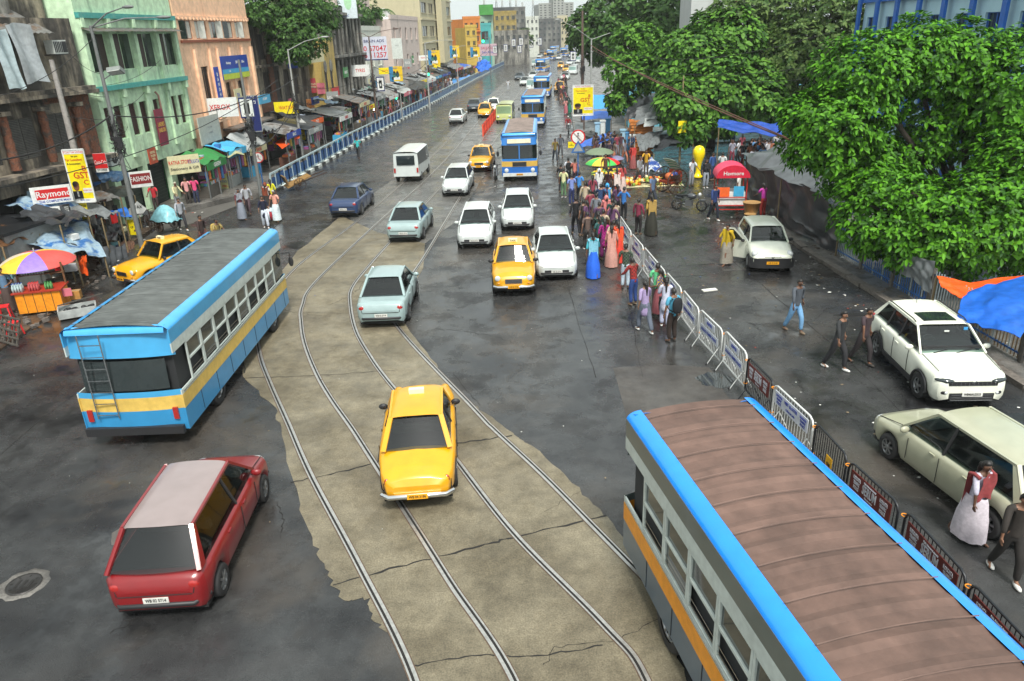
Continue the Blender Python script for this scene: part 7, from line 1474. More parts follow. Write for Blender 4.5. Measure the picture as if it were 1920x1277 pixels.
b.grid(lambda u, v: ((2 * u - 1) * .52, .45 - .75 * math.sin(v * 1.6) * 1.0 + .1, 1.25 + .75 * math.sin(v * 1.75) - .05 * (2 * u - 1) ** 2), 12, 14, None, True, mf=lambda i, j: GS[(j // 1) % 2]); b.build('hood', rk)
b = MB(); b.ell((0, 0, .95), (.4, .3, .25), C('c86a3a', .7)); b.ell((.25, .1, 1.05), (.25, .2, .2), C('3a4a8a', .7)); b.build('load', rk)
bl = thing('balloon', 'tall bright yellow club shaped inflatable standing before the stalls', 'inflatable', tuple(G(1308, 334))); b = MB(); YB = mat('balloon_yellow', hexc('f2d40a'), .3, var=.04, coat=.3)
b.lathe([(0, .0), (.28, .03), (.33, .12), (.2, .22), (.15, .4), (.16, .7), (.22, 1.0), (.33, 1.3), (.38, 1.55), (.35, 1.8), (.22, 1.98), (0, 2.04)], YB, 18); b.build('skin', bl)
RDF = C('b02a20', .5); PKC = mat('pink_canopy', hexc('d83a5e'), .45, var=.08)
vc = thing('vendor_cart', 'pink barrel roofed ice cart with a red frame on spoked wheels', 'vendor cart', (11.35, 37.6, 0), R(-8)); b = MB()
for s in (-1, 1):
    for y in (-.55, .55): b.bar((s * .72, y, .35), (s * .72, y, 2.0), .05, .05, RDF)
    b.bar((s * .72, -.6, .55), (s * .72, .6, .55), .05, .05, RDF); b.bar((s * .72, -.6, .95), (s * .72, .6, .95), .05, .05, RDF)
for y in (-.58, .58): b.bar((-.75, y, .55), (.75, y, .55), .05, .05, RDF); b.bar((-.75, y, .95), (.75, y, .95), .04, .04, RDF); b.bar((-.75, y, .35), (.75, y, .35), .04, .04, RDF)
b.build('frame', vc)
b = MB(); b.grid(lambda u, v: (.82 * math.cos(math.pi * (1 - u)) , -.75 + 1.5 * v, 1.95 + .62 * math.sin(math.pi * u)), 16, 3, PKC); b.grid(lambda u, v: (.80 * math.cos(math.pi * (1 - u)), -.75 + 1.5 * v, 1.93 + .60 * math.sin(math.pi * u)), 16, 3, PKC); b.add([(.82 * math.cos(math.pi * k / 14), -.75, 1.95 + .62 * math.sin(math.pi * k / 14)) for k in range(15)], [tuple(range(15))], C('c41f3a', .45)); b.build('canopy', vc)
b = MB(); b.text('Havmore', .26, Matrix.Translation((0, -.757, 2.17)) @ Matrix.Rotation(math.pi / 2, 4, 'X'), SWH); b.build('lettering', vc)
b = MB(); b.b2((-.68, -.5, .56), (.68, .5, 1.2), SWH); b.b2((-.68, -.52, .98), (-.1, -.505, 1.45), SORG); b.b2((.1, -.52, 1.0), (.6, -.505, 1.5), SCY); b.build('cold_box', vc)
for s in (-1, 1): cartwheel(vc, s * .8, 0, .42, DW, 10)
def basket(label, px, py, r_, h, z=0, m=None):
    b = MB(); b.lathe([(r_ * .7, 0), (r_, h), (r_ * 1.05, h), (r_ * .9, h * .95), (0, h * .95)], m or mat('wicker', hexc('a07c4a'), .8, var=.4, scale=20), 18); return tag(b.build('basket', loc=tuple(G(px, py, z))), label, 'basket')
basket('wide wicker basket on a stand before the pink cart', 1408, 398, .42, .5, .5); basket('tall wicker stool basket carrying the wide one', 1405, 422, .28, .55, 0)
FR = [C(h, .6) for h in ('d8b02a', 'c8641e', 'b8382a', '7a9a3a', 'd8cc9a')]
t = thing('fruit_stall', 'fruit table heaped with yellow bananas beneath the striped umbrella', 'stall', tuple(G(1116, 348)), R(-20)); b = MB(); b.b2((-.3, -1.6, .5), (1.4, 1.8, .62), WOODG); b.build('table', t); b = MB()
for k in range(90): b.ell((rnd.uniform(-.2, 1.3), rnd.uniform(-1.5, 1.7), .68 + rnd.uniform(0, .12)), (.16, .07, .06), FR[0] if k % 4 else FR[3], 6, 4, rz=rnd.uniform(0, 3))
o = b.build('bananas', t); o['kind'] = 'stuff'
for s in (-1.4, 1.6):
    for x in (-.2, 1.3): b = MB(); b.bar((x, s, 0), (x, s, .5), .06, .06, WOODG); b.build('leg', t)
t = thing('fruit_heap', 'ground cloth with heaps of oranges and flowers left of the rickshaw', 'goods', tuple(G(1222, 345, .02)), 0); t['label'] = 'ground cloth with heaps of oranges and flowers beside the rickshaw wheel'; b = MB(); b.box((0, 0, .01), (3.6, 1.8, .02), SCRM); b.build('cloth', t); b = MB()
for k in range(170): b.ell((rnd.uniform(-1.7, 1.7), rnd.uniform(-.8, .8), .1 + rnd.uniform(0, .25)), .11, FR[(k * 7) % 5], 6, 4)
o = b.build('fruit', t); o['kind'] = 'stuff'
surf('blue and white cloth bundle piled by the rickshaw', [[A(1204, 312, 51.5), A(1222, 294, 53), A(1240, 310, 52)], [A(1206, 328, 50), A(1222, 318, 50.4), A(1240, 326, 50)]], mat('blue_white_cloth', hexc('c2c8cc'), .6, var=.2, scale=2, col2=hexc('28468a'), mix=(.48, .52)), .06, 51, name='cloth_bundle', cat='bundle', nu=12, nv=10)
# bicycle cart by the shops
bc = thing('cycle_cart', 'cycle cart covered with pale plastic near the green kiosk', 'cycle cart', tuple(G(314, 432)), R(60)); cartwheel(bc, .45, 0, .36, DW, 16); cartwheel(bc, -.45, 0, .36, DW, 16); cartwheel(bc, 0, 1.5, .36, DW, 16)
b = MB(); b.b2((-.4, -.8, .5), (.4, .5, .6), WOODG); b.bar((0, .4, .5), (0, 1.5, .36), .04, .04, DW); b.bar((0, 1.2, .4), (0, 1.25, 1.0), .04, .04, DW); b.bar((-.3, 1.3, 1.0), (.3, 1.3, 1.0), .03, .03, DW); b.ell((0, 1.0, .85), (.09, .14, .04), SBLK); b.build('frame', bc)
b = MB(); b.grid(lambda u, v: ((2 * u - 1) * .55, -.9 + 1.5 * v, .6 + .75 * math.sin(math.pi * u) ** .6 * math.sin(math.pi * v) ** .5 + .04 * math.sin(u * 20 + v * 9)), 14, 12, CYT); b.build('cover', bc)
t = thing('handcart', 'brown wooden handcart tipped on its shafts beside the railing start', 'handcart', tuple(G(560, 355)), R(-62)); b = MB(); b.box((0, 0, .55), (1.1, 1.7, .08), C('8a6a3a', .7), rx=.35); b.box((0, -.8, .72), (1.1, .1, .5), C('6a5230', .7), rx=.35); b.build('bed', t); b = MB()
for s in (-1, 1): b.bar((s * .4, -.6, .3), (s * .4, 1.9, .95), .06, .06, DW)
b.build('shafts', t); cartwheel(t, -.6, 0, .4, DW, 10); cartwheel(t, .6, 0, .4, DW, 10)
def motorbike(name, label, loc, rz, col):
    t = thing(name, label, 'motorcycle', loc, rz)
    for y in (-.66, .66):
        b = MB(); b.M = Matrix.Translation((0, y, .3)) @ Matrix.Rotation(math.pi / 2, 4, 'Y'); b.lathe([(.22, -.05), (.28, -.05), (.30, 0), (.28, .05), (.22, .05)], RUBBER, 20)
        for k in range(8): b.bar((0, 0, 0), (math.cos(k * .785) * .24, math.sin(k * .785) * .24, 0), .02, .02, ALLOY)
        b.build('wheel', t)
    b = MB(); b.ell((0, -.12, .78), (.15, .28, .14), C(col, .3), 10, 7); b.ell((0, .55, .68), (.1, .25, .09), C(col, .3)); b.ell((0, -.68, .60), (.06, .2, .05), C(col, .3)); b.build('tank', t)
    b = MB(); b.box((0, .35, .80), (.24, .62, .08), SBLK); b.build('seat', t); b = MB(); b.box((0, 0, .42), (.24, .36, .32), ALLOY); b.tube([(.14, .0, .3), (.15, .7, .34)], .04, CHROME, 6); b.tube([(.08, -.66, .3), (.08, -.42, .92)], .025, CHROME, 6); b.tube([(-.08, -.66, .3), (-.08, -.42, .92)], .025, CHROME, 6); b.bar((0, .6, .32), (0, -.3, .7), .06, .06, SBLK); b.build('frame', t)
    b = MB(); b.tube([(-.36, -.28, 1.0), (-.12, -.42, .98), (.12, -.42, .98), (.36, -.28, 1.0)], .018, SBLK, 6); b.build('handlebar', t); b = MB(); b.ell((0, -.54, .88), (.10, .09, .10), LAMPW); b.build('headlight', t); return t
motorbike('motorcycle', 'dark motorcycle ridden by the red jacketed rider at the road edge', (G(1066, 250).x, G(1066, 250).y, 0), R(-3), '2a2c30')
motorbike('motorcycle', 'dark grey motorcycle parked alone in the middle of the plaza road', (9.55, 38.6, 0), R(62), '4a4e52')
motorbike('motorcycle', 'motorcycle between the first blue bus and the middle lane taxi', (-.65, 50.0, 0), R(-4), '3a3c40')

# small signs crowding the fronts above the stalls
wd = ['XEROX', 'TEA', 'LOTTERY', 'WATCH', 'OPTICS', 'PHARMA', 'BANGLES', 'LODGE', 'BAKERY', 'TYRES', 'STD ISD', 'RADIO', 'CLOTH', 'JEWEL', 'PAN', 'RICE', 'LAMPS', 'TRAVEL', 'PAINTS', 'BATA', 'TOOLS', 'SUITS', 'CAFE', 'DENTAL', 'GIFTS', 'FANS']
pal = [('white', SWH, SRED), ('red', SRED, SWH), ('blue', SBLUE, SWH), ('yellow', SYEL, SRED), ('cream', SCRM, SBLUE), ('green', SGRN, SWH), ('grey', SGREY, SWH), ('pink', SPNK, SWH), ('sky blue', SCY, SWH)]
r = random.Random(5)
for i, wv in enumerate(wd):
    y = 53 + i * 4.6 + r.uniform(-1.5, 1.5); z = r.uniform(3.1, 5.6); cn, bgm, fm = pal[(i * 4) % 9]; out_ = i % 3 == 0
    board('small %s board reading %s above the row of stalls' % (cn, wv), (FX(y) + (.9 if out_ else .35), y, z), r.uniform(1.2, 2.6), r.uniform(.6, 1.3), R(15 if out_ else 86), bgm, [(wv, .4, 0, 0, fm, .8)])
# loose sheets thrown over the stall roofs
for i in range(16):
    y = 56 + i * 6.5; x = r.uniform(FX(y) + 1.2, FX(y) + 2.6); w_ = r.uniform(1.2, 2.4); z = r.uniform(2.7, 3.3); cl, nm = [(GRYT, 'grey'), (BLKT, 'black'), (WHT, 'whitish'), (BWT, 'blue and white'), (TIN, 'rusty')][i % 5]
    surf('%s sheet thrown loosely over the stall roofs' % nm, [[(x - .8, y, z + .5), (x - .8, y + w_, z + .4)], [(x + .9, y + .2, z), (x + 1.1, y + w_, z - .1)]], cl, .14, 60 + i, nu=12, nv=10, group='loose %s sheets on the stalls' % nm)
# ================================================================ people
def skinmesh(name, V, E, Rr, sub=1, root=0, smooth=True):
    me = bpy.data.meshes.new(name); me.from_pydata(V, E, []); o = bpy.data.objects.new(name, me); TMP.objects.link(o)
    sk = o.modifiers.new('s', 'SKIN'); sk.use_smooth_shade = True; sk.branch_smoothing = .3
    if sub: ss = o.modifiers.new('u', 'SUBSURF'); ss.levels = sub; ss.render_levels = sub
    for i, d in enumerate(me.skin_vertices[0].data): r = Rr[i]; d.radius = r if isinstance(r, tuple) else (r, r); d.use_root = (i == root)
    return o
TMP = bpy.data.collections.new('drafts')
class Fig:
    """joints of a 1.7 m figure facing -Y"""
    def __init__(s, aL=(-.05, 0), aR=(-.05, 0), eL=.15, eR=.15, stride=0.0, lean=0.0, sit=False, spread=.22, fwdL=0, fwdR=0, female=False, turn=0):
        s.kw = dict(female=female); f = female
        z0 = .93; s.pel = Vector((0, 0, z0)); s.waist = Vector((0, -lean * .4, 1.08)); s.chest = Vector((0, -lean * .9, 1.30)); s.nb = Vector((0, -lean * 1.1, 1.44)); s.neck = Vector((0, -lean * 1.25 - .01, 1.50)); s.head = Vector((0, -lean * 1.4 - .025, 1.60)); s.top = Vector((0, -lean * 1.45 - .01, 1.675))
        s.sh = []; s.el = []; s.wr = []; s.hip = []; s.kn = []; s.an = []; s.toe = []
        for i, sg in enumerate((-1, 1)):
            fw = (fwdL, fwdR)[i]; el = (eL, eR)[i]; w_ = .155 if f else .18; sh = Vector((sg * w_, -lean, 1.41)); s.sh.append(sh)
            e = sh + Vector((sg * spread * .35, -fw * .26, -.27 + abs(fw) * .06)); s.el.append(e)
            wv = e + Vector((sg * (.02 - (.16 if el > 1 else 0)), -max(.03, min(el, 1.0)) * .24, -.24 + min(el, 1.0) * .2)); s.wr.append(wv)
            st = stride * sg; h = Vector((sg * .085, 0, z0 - .03)); s.hip.append(h)
            if sit: k = Vector((sg * .13, -.40, .50)); a = Vector((sg * .13, -.36, .08)); h.z = .50
            else: k = Vector((sg * .095, -.04 - st * .5, .49)); a = Vector((sg * .10, .02 - st * .75 + (.08 if st < 0 else 0), .075))
            s.kn.append(k); s.an.append(a); s.toe.append(a + Vector((sg * .03, -.16, -.045)))
        if sit:
            for nm in ('pel', 'waist', 'chest', 'nb', 'neck', 'head', 'top'): v = getattr(s, nm); v.z -= .43
            for L in (s.sh, s.el, s.wr):
                for v in L: v.z -= .43
    def body(s):
        f = s.kw['female']; V = []; E = []; Rr = []
        def a(p, r, par=None): V.append(tuple(p)); Rr.append(r); i = len(V) - 1; (E.append((par, i)) if par is not None else None); return i
        pe = a(s.pel, (.115, .095)); wa = a(s.waist, (.10, .085), pe); ch = a(s.chest, (.125, .10), wa); nb = a(s.nb, (.085, .07), ch); ne = a(s.neck, .048, nb)
        j = a(s.neck.lerp(s.head, .45) + Vector((0, -.012, 0)), (.058, .062), ne); hd = a(s.head, (.072, .088), j); a(s.top, (.058, .07), hd)
        a(s.head + Vector((0, -.098, -.018)), .013, hd)                 # nose
        for sg in (-1, 1): a(s.head + Vector((sg * .078, .005, -.01)), (.012, .02), hd)   # ears
        for i in (0, 1):
            sh = a(s.sh[i], .052, nb); el = a(s.el[i], .036, sh); wr = a(s.wr[i], (.025, .02), el); d = (s.wr[i] - s.el[i]).normalized(); sg = (-1, 1)[i]
            pm = a(s.wr[i] + d * .055, (.034, .016), wr); side = Vector((0, -1, 0)) if abs(d.y) < .7 else Vector((sg * -1, 0, 0)); side = (side - d * side.dot(d)).normalized(); inw = Vector((-sg, 0, -.2))
            for q in range(4):
                o = side * (.026 - q * .0175); L = (.07, .08, .075, .058)[q]; k = a(s.wr[i] + d * .085 + o, .0095, pm); k2 = a(s.wr[i] + d * (.085 + L * .55) + o + inw * .008, .009, k); a(s.wr[i] + d * (.085 + L * .95) + o + inw * .028, .0075, k2)
            t1 = a(s.wr[i] + d * .045 + side * .043, .012, pm); a(s.wr[i] + d * .085 + side * .062 + inw * .01, .010, t1)
            hp = a(s.hip[i], .088 if not f else .092, pe); kn = a(s.kn[i], .056, hp); ca = a(s.kn[i].lerp(s.an[i], .35) + Vector((0, .015, 0)), .052, kn); an = a(s.an[i], .034, ca); a(s.toe[i], (.036, .022), an)
        return skinmesh('person', V, E, Rr)
    def shirt(s, sleeve=.75, long_=0.0, loose=1.0):
        V = []; E = []; Rr = []
        def a(p, r, par=None): V.append(tuple(p)); Rr.append(r); i = len(V) - 1; (E.append((par, i)) if par is not None else None); return i
        ch = a(s.chest, (.152 * loose, .122 * loose)); wa = a(s.waist, (.135 * loose, .112 * loose), ch); pe = a(s.pel + Vector((0, 0, -.03)), (.142 * loose, .118 * loose), wa)
        a(s.pel + Vector((0, 0, -max(long_, .10))), ((.165 if long_ else .15) * loose, (.14 if long_ else .128) * loose), pe)
        nb = a(s.nb + Vector((0, 0, -.005)), (.10, .078), ch)
        for i in (0, 1):
            sh = a(s.sh[i], .068, nb)
            if sleeve <= 1: a(s.sh[i].lerp(s.el[i], sleeve), .062 * loose, sh)
            else: e = a(s.el[i], .054, sh); a(s.el[i].lerp(s.wr[i], sleeve - 1), .040, e)
        return skinmesh('shirt', V, E, Rr)
    def trousers(s, r=1.0):
        V = []; E = []; Rr = []
        def a(p, r_, par=None): V.append(tuple(p)); Rr.append(r_); i = len(V) - 1; (E.append((par, i)) if par is not None else None); return i
        top = a(s.pel + Vector((0, 0, .13)), (.125, .105)); pe = a(s.pel + Vector((0, 0, -.01)), (.142, .122), top)
        for i in (0, 1): hp = a(s.hip[i] + Vector((0, 0, -.05)), .110 * r, pe); kn = a(s.kn[i], .078 * r, hp); a(s.kn[i].lerp(s.an[i], .93), .062 * r, kn)
        return skinmesh('trousers', V, E, Rr)
def bake(o, m):
    return o
def finish_templates(T):
    SC.collection.children.link(TMP); dg = bpy.context.evaluated_depsgraph_get(); dg.update()
    for k, d in T.items():
        for n, o in d.items():
            if isinstance(o, bpy.types.Object): me = bpy.data.meshes.new_from_object(o.evaluated_get(dg)); me.name = n; me.materials.clear(); me.materials.append(None); d[n] = me
    for o in list(TMP.objects): bpy.data.objects.remove(o)
    SC.collection.children.unlink(TMP); bpy.data.collections.remove(TMP)
def mbmesh(fn, name):
    b = MB(); fn(b); me = bpy.data.meshes.new(name); me.from_pydata(b.v, [], b.f); me.materials.append(None); me.polygons.foreach_set('use_smooth', [True] * len(b.f)); return me
def hairm(f, long_=False):
    def g(b):
        c = f.head + Vector((0, .012, .02)); b.grid(lambda u, v: (c.x + .083 * math.sin(v * 1.75) * math.cos(u * 6.283), c.y + .10 * math.sin(v * 1.75) * math.sin(u * 6.283) + (0 if math.sin(u * 6.283) > -.3 else .018 * v), c.z + .098 * math.cos(v * 1.75) + (.045 * v if math.sin(u * 6.283) < -.2 else -.03 * v)), 16, 7)
        if long_: b.tube([c + Vector((0, .07, -.02)), c + Vector((0, .12, -.12)), c + Vector((0, .13, -.38))], [.06, .045, .02], None, 8); b.ell(c + Vector((0, .10, -.03)), .05, None, 8, 6)
    return mbmesh(g, 'hair')
def shoesm(f):
    def g(b):
        for i in (0, 1): b.ell(f.an[i] + Vector((0, -.07, -.035)), (.048, .135, .042), None, 10, 6)
    return mbmesh(g, 'shoes')
def skirtm(f, z1=.10, top=.98, r=.21, name='skirt', seed=0):
    def g(b):
        prof = [(.135, top), (.165, top - .12), (.175 + .02, top - .35), (r, (top + z1) / 2), (r * 1.08, z1 + .2), (r * 1.12, z1)]
        b.lathe(prof, None, 26, c=(0, 0, 0), fold=lambda j, i: .055 * math.sin(j * 2.4 + seed) * (i / 5) + .03 * math.sin(j * 1.3))
        b.add([(x * .98, y * .98, z) for x, y, z in b.v[-26:]], [tuple(range(26))])
    return mbmesh(g, name)
def scarfm(f, down=.5, hood=False):
    def g(b):
        c = f.chest
        b.grid(lambda u, v: (c.x + .16 * (1 - 2 * u) + .03 * math.sin(v * 6), c.y - .135 - .02 * math.sin(u * 9), c.z + .14 - v * down + .06 * math.sin(u * 3.14)), 8, 10)
        b.grid(lambda u, v: (c.x + .17 * (1 - 2 * u), c.y + .14 + .02 * math.sin(u * 8), c.z + .14 - v * down * 1.3 - .04 * u), 8, 10)
        b.tube([c + Vector((-.17, -.1, .12)), c + Vector((-.18, .02, .15)), c + Vector((-.15, .13, .1))], .035, None, 6); b.tube([c + Vector((.17, -.1, .12)), c + Vector((.18, .02, .15)), c + Vector((.15, .13, .1))], .035, None, 6)
        if hood: h = f.head + Vector((0, .02, .01)); b.grid(lambda u, v: (h.x + .105 * math.sin(v * 2.1) * math.cos(u * 4.6 - .75), h.y + .125 * math.sin(v * 2.1) * math.sin(u * 4.6 - .75) + .01, h.z + .115 * math.cos(v * 2.1) - .06 * v), 14, 8)
    return mbmesh(g, 'scarf')
def packm(f):
    def g(b):
        c = f.chest + Vector((0, .2, -.08)); b.grid(lambda u, v: (c.x + .17 * math.cos(u * 6.283) * math.sin(v * 3.14) ** .5, c.y + .10 * math.sin(u * 6.283) * math.sin(v * 3.14) ** .5, c.z + .24 * math.cos(v * 3.1416)), 14, 9)
        for s in (-1, 1): b.tube([c + Vector((s * .11, -.08, .18)), f.chest + Vector((s * .12, -.02, .16)), f.chest + Vector((s * .13, -.15, .02)), f.waist + Vector((s * .14, -.05, 0)), c + Vector((s * .1, -.07, -.2))], .018, None, 5)
    return mbmesh(g, 'backpack')
def bagm(f, side=1, s=1.0):
    def g(b):
        w_ = f.wr[1 if side > 0 else 0] + Vector((side * .02, -.02, -.1)); b.tube([w_ + Vector((0, -.08, -.12)), w_ + Vector((0, -.03, 0)), w_ + Vector((0, .05, 0)), w_ + Vector((0, .1, -.12))], .008, None, 5); c = w_ + Vector((side * .03, 0, -.12 - .19 * s))
        b.box(c, (.12 * s, .34 * s, .38 * s)); b.ell(c, (.08 * s, .18 * s, .2 * s), None, 8, 6)
    return mbmesh(g, 'bag')
def facem(f):
    def g(b):
        for s in (-1, 1): b.ell(f.head + Vector((s * .030, -.083, .012)), (.012, .008, .006), None, 6, 4); b.box(f.head + Vector((s * .031, -.086, .032)), (.034, .01, .007))
        b.box(f.head + Vector((0, -.078, -.052)), (.042, .012, .008))
    return mbmesh(g, 'face')
POSES = dict(stand=dict(), hips=dict(eL=1.3, eR=1.3, spread=.55, fwdL=-.1, fwdR=-.1), walk=dict(stride=.3, fwdL=.5, fwdR=-.4, lean=.03), bent=dict(fwdL=.5, fwdR=.5, eL=.7, eR=.7, lean=.07), wait=dict(fwdR=.25, eR=1.1, stride=.08), carry=dict(fwdL=.1, eL=.3, eR=.9, stride=.15), sit=dict(sit=True, fwdL=.5, fwdR=.4, eL=.6, eR=.7, lean=.05))
TPL = {}; T0 = {}; FG = {}
for k, v in POSES.items():
    for fem in (False, True):
        if fem and k in ('hips', 'sit'): continue
        f = Fig(female=fem, **v); key = k + ('_f' if fem else ''); FG[key] = f
        T0[key] = dict(body=f.body(), shirt=f.shirt(.8), longshirt=f.shirt(1.75, .0, 1.02), kurta=f.shirt(1.3, .42, 1.05), trousers=f.trousers(), baggy=f.trousers(1.18))
finish_templates(T0)
EX = {}
def extra(key, what):
    k = (key, what)
    if k not in EX:
        f = FG[key]; EX[k] = {'hair': lambda: hairm(f), 'longhair': lambda: hairm(f, True), 'shoes': lambda: shoesm(f), 'skirt': lambda: skirtm(f), 'sari': lambda: skirtm(f, .04, 1.02, .23, 'sari', 2), 'lungi': lambda: skirtm(f, .12, .98, .19, 'lungi', 1), 'scarf': lambda: scarfm(f), 'shawl': lambda: scarfm(f, .85), 'hood': lambda: scarfm(f, .35, True), 'backpack': lambda: packm(f), 'bag': lambda: bagm(f), 'bigbag': lambda: bagm(f, -1, 1.5), 'face': lambda: facem(f)}[what]()
    return EX[k]
SK = [mat('skin_%d' % i, c, .55, var=.08) for i, c in enumerate(((.16, .075, .042), (.11, .052, .03), (.22, .11, .065)))]
HAIR = mat('hair_black', (.012, .010, .009), .5, var=.1); FACE = mat('face_dark', (.02, .01, .008), .5, var=0); SHOE = [C('2a2622', .6), C('6a5a48', .6), C('c8c8c4', .6)]
NP = 0
def person(loc, rz, pose, label, top, bottom, topk='shirt', botk='trousers', extras=(), fem=False, s=1.0, hair=None, group=None):
    global NP; NP += 1; key = pose + ('_f' if fem else '')
    def add(me, m, name, parent):
        o = bpy.data.objects.new(name, me); COL.objects.link(o); o.parent = parent
        o.material_slots[0].link = 'OBJECT'; o.material_slots[0].material = m; return o
    o = add(T0[key]['body'], SK[NP % 3], 'person', None); o.location = loc; o.rotation_euler = (0, 0, rz); o.scale = (s, s, s); tag(o, label, 'person', group)
    add(T0[key][topk], cloth(top), {'kurta': 'tunic'}.get(topk, 'shirt'), o)
    if botk in ('trousers', 'baggy'): add(T0[key][botk], cloth(bottom), 'trousers', o); add(extra(key, 'shoes'), SHOE[NP % 3], 'shoes', o)
    else: add(extra(key, botk), cloth(bottom), {'skirt': 'skirt', 'sari': 'sari', 'lungi': 'wrapped_cloth'}[botk], o).scale = (1.06, 1.4, 1) if pose == 'walk' else (1.05, 1.15, 1)
    add(extra(key, 'longhair' if fem else 'hair'), hair or HAIR, 'hair', o); add(extra(key, 'face'), FACE, 'eyes_and_mouth', o)
    for e in extras:
        e, c = e; add(extra(key, e), cloth(c), {'hood': 'head_scarf', 'bigbag': 'bag'}.get(e, e), o)
    return o
def cloth(h):
    if h.startswith('#'):     # checked or patterned cloth
        a, b_ = h[1:].split('/'); key = 'check_' + a + b_
        if key in MATS: return MATS[key]
        m = bpy.data.materials.new(key); m.use_nodes = True; nt = m.node_tree; N = nt.nodes; b = N['Principled BSDF']; b.inputs['Roughness'].default_value = .85
        tc = N.new('ShaderNodeTexCoord'); ck = N.new('ShaderNodeTexChecker'); ck.inputs['Scale'].default_value = 16; ck.inputs[1].default_value = (*hexc(a), 1); ck.inputs[2].default_value = (*hexc(b_), 1); nt.links.new(tc.outputs['Object'], ck.inputs[0]); nt.links.new(ck.outputs[0], b.inputs['Base Color']); MATS[key] = m; return m
    return mat('cloth_' + h, hexc(h), .85, var=.22, scale=7, bump=.15, bscale=12)
def PG(px, py, z=0.0): return tuple(G(px, py, z))
P = person; N_, S_, E_, W_ = math.pi, 0, math.pi / 2, -math.pi / 2     # facing away, facing the camera, facing +x, facing -x
# the crowd waiting along the barriers
P(PG(1052, 361), R(150), 'stand', 'man in a black shirt standing behind the man in the cream shirt', '23252a', '2a2c30')
P(PG(1057, 371), R(160), 'stand', 'man in a cream shirt and green trousers at the road edge', 'cfcf9c', '5a7a58')
P(PG(1066, 348), R(185), 'stand', 'man in a white shirt carrying a black backpack by the no walking sign', 'c8ccd4', '23262c', extras=[('backpack', '17181c')])
P(PG(1078, 350), R(170), 'wait', 'person in a salmon shirt right beside the black backpack man', 'c8786a', '3a2c3a')
P(PG(1072, 386), R(200), 'stand', 'man in a lavender blue shirt and navy trousers waiting at the road edge', '7a8cc8', '26305c', s=1.02)
P(PG(1086, 380), R(160), 'wait', 'man in a bright blue shirt looking at the road behind the lavender blue shirt', '3f86cc', '23262c')
P(PG(1080, 440), R(190), 'walk', 'man dressed all in black walking between the silver car and the crowd', '141418', '141418', 'longshirt', s=1.05)
P(PG(1095, 442), R(200), 'walk', 'person in dark brown just behind the man in all black', '3c3230', '2c2624')
P(PG(1041, 304), R(10), 'walk', 'person in olive brown walking up the road by the blue bus', '7a6a30', '3a4048')
P(PG(1051, 294), R(5), 'walk', 'person in grey walking beside the one in olive brown', '5a5e66', '4a4c50', 'longshirt')
P(PG(1111, 387), R(165), 'stand', 'man in a navy shirt standing by the fruit stall fence', '1f2f5c', '15171c', 'longshirt')
P(PG(1123, 372), R(180), 'stand', 'woman in a white hooded shawl beside the navy shirted man', 'cfcfcc', 'b8b4b8', 'kurta', 'skirt', [('hood', 'd4d4d0')], True)
P(PG(1156, 373), R(180), 'stand', 'woman in an orange tunic with a white cloth hanging at her back', 'd8541e', '6a6470', 'kurta', 'baggy', [('scarf', 'd8c8c0')], True)
P(PG(1140, 375), R(170), 'wait', 'woman in dark maroon close beside the orange tunic', '3a1418', '2a1a1c', 'kurta', 'skirt', fem=True)
P(PG(1169, 414), R(150), 'hips', 'man in a blue sports jersey with hands on hips behind the barrier', '2f6fb4', '16181c')
P(PG(1196, 440), R(140), 'stand', 'man in a maroon shirt standing alone on the plaza side of the barrier', '7a2840', '1c1618', 'longshirt')
P(PG(1125, 408), R(160), 'bent', 'man in a dark blue patterned shirt leaning on the first barrier', '#24406a/1c2f50', '1f2228')
P(PG(1138, 405), R(170), 'wait', 'woman in a light blue head scarf and cream tunic by the first barrier', 'c8b08c', 'a88a6a', 'kurta', 'skirt', [('hood', '3f9ad0')], True)
P(PG(1136, 432), R(190), 'wait', 'woman in a salmon pink head scarf among the barrier crowd', 'c87a7a', '6a3a4a', 'kurta', 'skirt', [('hood', 'cf7a78')], True)
P(PG(1147, 440), R(160), 'stand', 'man in a dark teal shirt squeezed between the pink scarf and the red sari', '1a4a48', '1c1c20')
P(PG(1112, 520), R(180), 'walk', 'woman in a turquoise tunic and vivid blue skirt walking in the wet road', '3a9aa8', '1f5fd0', 'kurta', 'sari', [('scarf', '7ab4c8')], True, 1.05)
P(PG(1133, 487), R(180), 'stand', 'woman in a magenta checked tunic seen from behind', '#a8207a/7a1860', '6a1c58', 'kurta', 'baggy', (), True, 1.02)
P(PG(1158, 492), R(190), 'carry', 'woman in a bright red sari holding an orange cloth', 'b41c24', 'c83a2a', 'kurta', 'sari', [('shawl', 'd8542a')], True, 1.02)
P(PG(1146, 500), R(175), 'stand', 'woman in a faded pink sari behind the red sari', 'b07a70', 'b8887c', 'kurta', 'sari', [('shawl', 'c89084')], True)
P(PG(1121, 470), R(200), 'wait', 'person in black with a dark green scarf behind the turquoise tunic', '1c2422', '22201e', 'longshirt', extras=[('scarf', '1f3a30')], fem=True)
P(PG(1102, 470), R(190), 'walk', 'person in faded brown stepping along the road side of the crowd', '5a4a44', '3a3634')
P(PG(1172, 541), R(165), 'stand', 'man in a dark patterned shirt and pale jeans leaning by the white barrier', '#1f2824/4a5a48', 'a8b8c4')
P(PG(1187, 572), R(210), 'bent', 'man in a red plaid shirt and dark blue jeans looking down', '#9c2a24/5c1c1c', '24407a', 'longshirt')
P(PG(1208, 622), R(200), 'walk', 'woman in a lavender tunic and grey trousers stepping into the road', '9a8ab0', '5a6270', 'kurta', 'baggy', fem=True)
P(PG(1230, 586), R(150), 'stand', 'man in a mint green shirt watching the road by the barrier', '6acf90', '5a5450', s=1.02)
